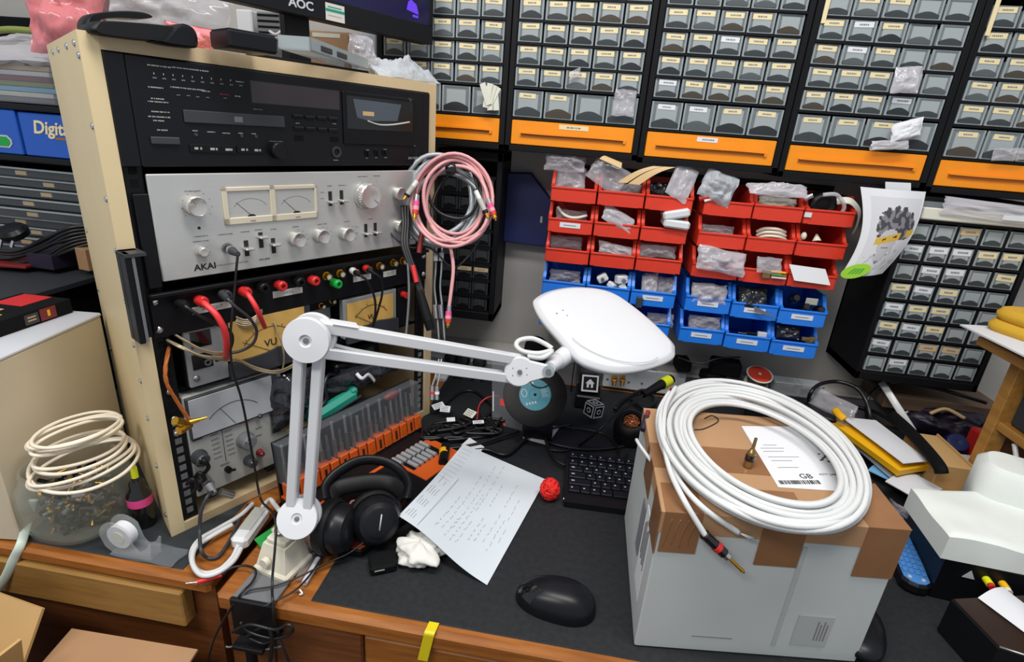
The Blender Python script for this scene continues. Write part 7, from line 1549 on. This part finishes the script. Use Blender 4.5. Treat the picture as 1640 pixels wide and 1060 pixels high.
MB().tube(spl([hz(1490, 662, .085), hz(1515, 655, .095), hz(1545, 670, .085)]), .004, 'tan_strip').thing('cable', 'tan cord over the dark purple bag', 'cable')
MB().box((.90, 1.13, .001), (.99, 1.19, .07), 'red', .004).thing('storage_box', 'red box standing behind the wooden post', 'box')
b = MB().lathe(hz(1530, 712, .03), V((-.2, -.6, .8)), [(.02, -.02), (.025, 0), (.02, .014), (.012, .016), (0, .012)], 'navy', 22); b.thing('cap', 'dark blue round cap behind the tan cardboard box', 'cap')
MB().box((.845, 1.08, .001), (.885, 1.12, .035), 'case_white', .004).thing('mains_plug', 'white block beside the dark blue round cap', 'plug')
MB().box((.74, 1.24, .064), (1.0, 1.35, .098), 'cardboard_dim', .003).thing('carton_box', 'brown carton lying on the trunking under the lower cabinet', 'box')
RLc = wy(1211, 607, 1.28); RLc = V((RLc.x, 1.27, .086)); t = thing('solder_reel', 'solder reel with a red label on the trunking by the wall', 'reel', RLc); ax = V((0, -.35, 1)).normalized()
MB().lathe(RLc, ax, [(.0, -.018), (.028, -.018), (.029, -.015), (.018, -.013), (.018, .010), (.030, .013), (.031, .016), (.0, .0162)], 'foam_warm', 36).part('spool', t)
MB().lathe(RLc+ax*.0164, ax, [(0, .0004), (.027, .0003), (.0275, -.0003)], 'reel_red', 36).part('label', t, 'red round label'); MB().lathe(RLc, ax, [(.022, -.013), (.0235, -.006), (.022, .010)], 'steel', 30).part('solder', t); b = MB().lathe(RLc+ax*.017, ax, [(0, .0002), (.004, .0001)], 'foam_warm', 14); b.part('hub_mark', t)
for k, (x, y, w) in enumerate(((1253, 622, .06), (1290, 632, .05))):
    p = wy(x, y, 1.27); b = MB(); b.M = Matrix.Translation(V((p.x, 1.262, .0642))); b.box((-w/2, -.02, 0), (w/2, .02, .0015), 'clear_grey').box((-w/2, -.02, 0), (w/2, -.0185, .03), 'clear').box((-w/2, .0185, 0), (w/2, .02, .03), 'clear').box((-w/2, -.02, 0), (-w/2+.0015, .02, .03), 'clear').box((w/2-.0015, -.02, 0), (w/2, .02, .03), 'clear').box((-w/2, -.02, .03), (w/2, .02, .0312), 'drawer_window'); b.M = None
    b.thing('clear_box', ('clear box beside the solder reel on the trunking', 'clear box farther from the solder reel')[k], 'box')
p = hz(1290, 660, .03); b = MB(); b.M = Matrix.Translation(V((.56, 1.19, .001))) @ Matrix.Rotation(-.35, 4, 'Z'); b.box((-.13, -.03, 0), (.055, .03, .062), 'black', .003)
for k in range(2): b.box((.045, -.0312, .015+.02*k), (.0555, -.02, .027+.02*k), 'dark_grey')
b.M = None; b.thing('black_unit', 'black box with notched end behind the white cable coil', 'audio unit')
for k, (x, y, w, h, lb) in enumerate(((1160, 585, .07, .035, 'black charger on the trunking under the blue bins'), (1092, 580, .035, .03, 'small black block on the trunking beside the lamp head'), (1140, 600, .05, .025, 'flat black block on the trunking under the charger'))):
    p = wy(x, y, 1.28); b = MB(); b.M = Matrix.Translation(V((p.x, 1.27, max(p.z-h/2, .0636)))) @ Matrix.Rotation(.2*k-.1, 4, 'Z'); b.box((-w/2, -.02, 0), (w/2, .025, h), 'black_matt', .004); b.M = None; b.thing('charger', lb, 'charger')
cable('cable', 'thin black wire between the black blocks under the blue bins', [wy(1085, 572, 1.24), wy(1120, 582, 1.23), wy(1150, 574, 1.23), wy(1185, 572, 1.25)], .002, 'cord_black')

# ================================================================ light and camera
def area(name, loc, size, power, col, rot=(0, 0, 0), sy=None):
    l = bpy.data.lights.new(name, 'AREA'); l.energy = power; l.color = col; l.shape = 'RECTANGLE'; l.size = size; l.size_y = sy or size
    o = bpy.data.objects.new(name, l); COL.objects.link(o); o.location = V(loc)+UP*T; o.rotation_euler = rot; return o
area('ceiling_light', (.10, .35, 1.75), 1.25, 21, (1, .97, .94), (math.radians(-6), 0, 0), .30)
area('ceiling_lamp', (-.75, -.55, 1.7), .9, 16, (1, .95, .88), (math.radians(22), math.radians(-12), 0), .3)
w = bpy.data.worlds.new('room_light'); SC.world = w; w.use_nodes = True
bg = w.node_tree.nodes['Background']; bg.inputs['Color'].default_value = (.86, .92, 1, 1); bg.inputs['Strength'].default_value = .38
cam = bpy.data.cameras.new('camera'); co = bpy.data.objects.new('camera', cam); COL.objects.link(co); SC.camera = co
cam.sensor_fit = 'HORIZONTAL'; cam.sensor_width = 36; cam.lens = 36*FOC/1640; cam.clip_start = .01; cam.clip_end = 50
m3 = Matrix((CAM[0], -CAM[1], -CAM[2])).transposed(); co.matrix_world = Matrix.Translation(EYE+UP*T) @ m3.to_4x4()
SC.view_settings.view_transform = 'Standard'; SC.view_settings.look = 'None'; SC.view_settings.gamma = 1; SC.view_settings.use_curve_mapping = False
SC.view_settings.exposure = .3
SC.cycles.max_bounces = 8; SC.cycles.transparent_max_bounces = 24; SC.cycles.caustics_reflective = False; SC.cycles.caustics_refractive = False
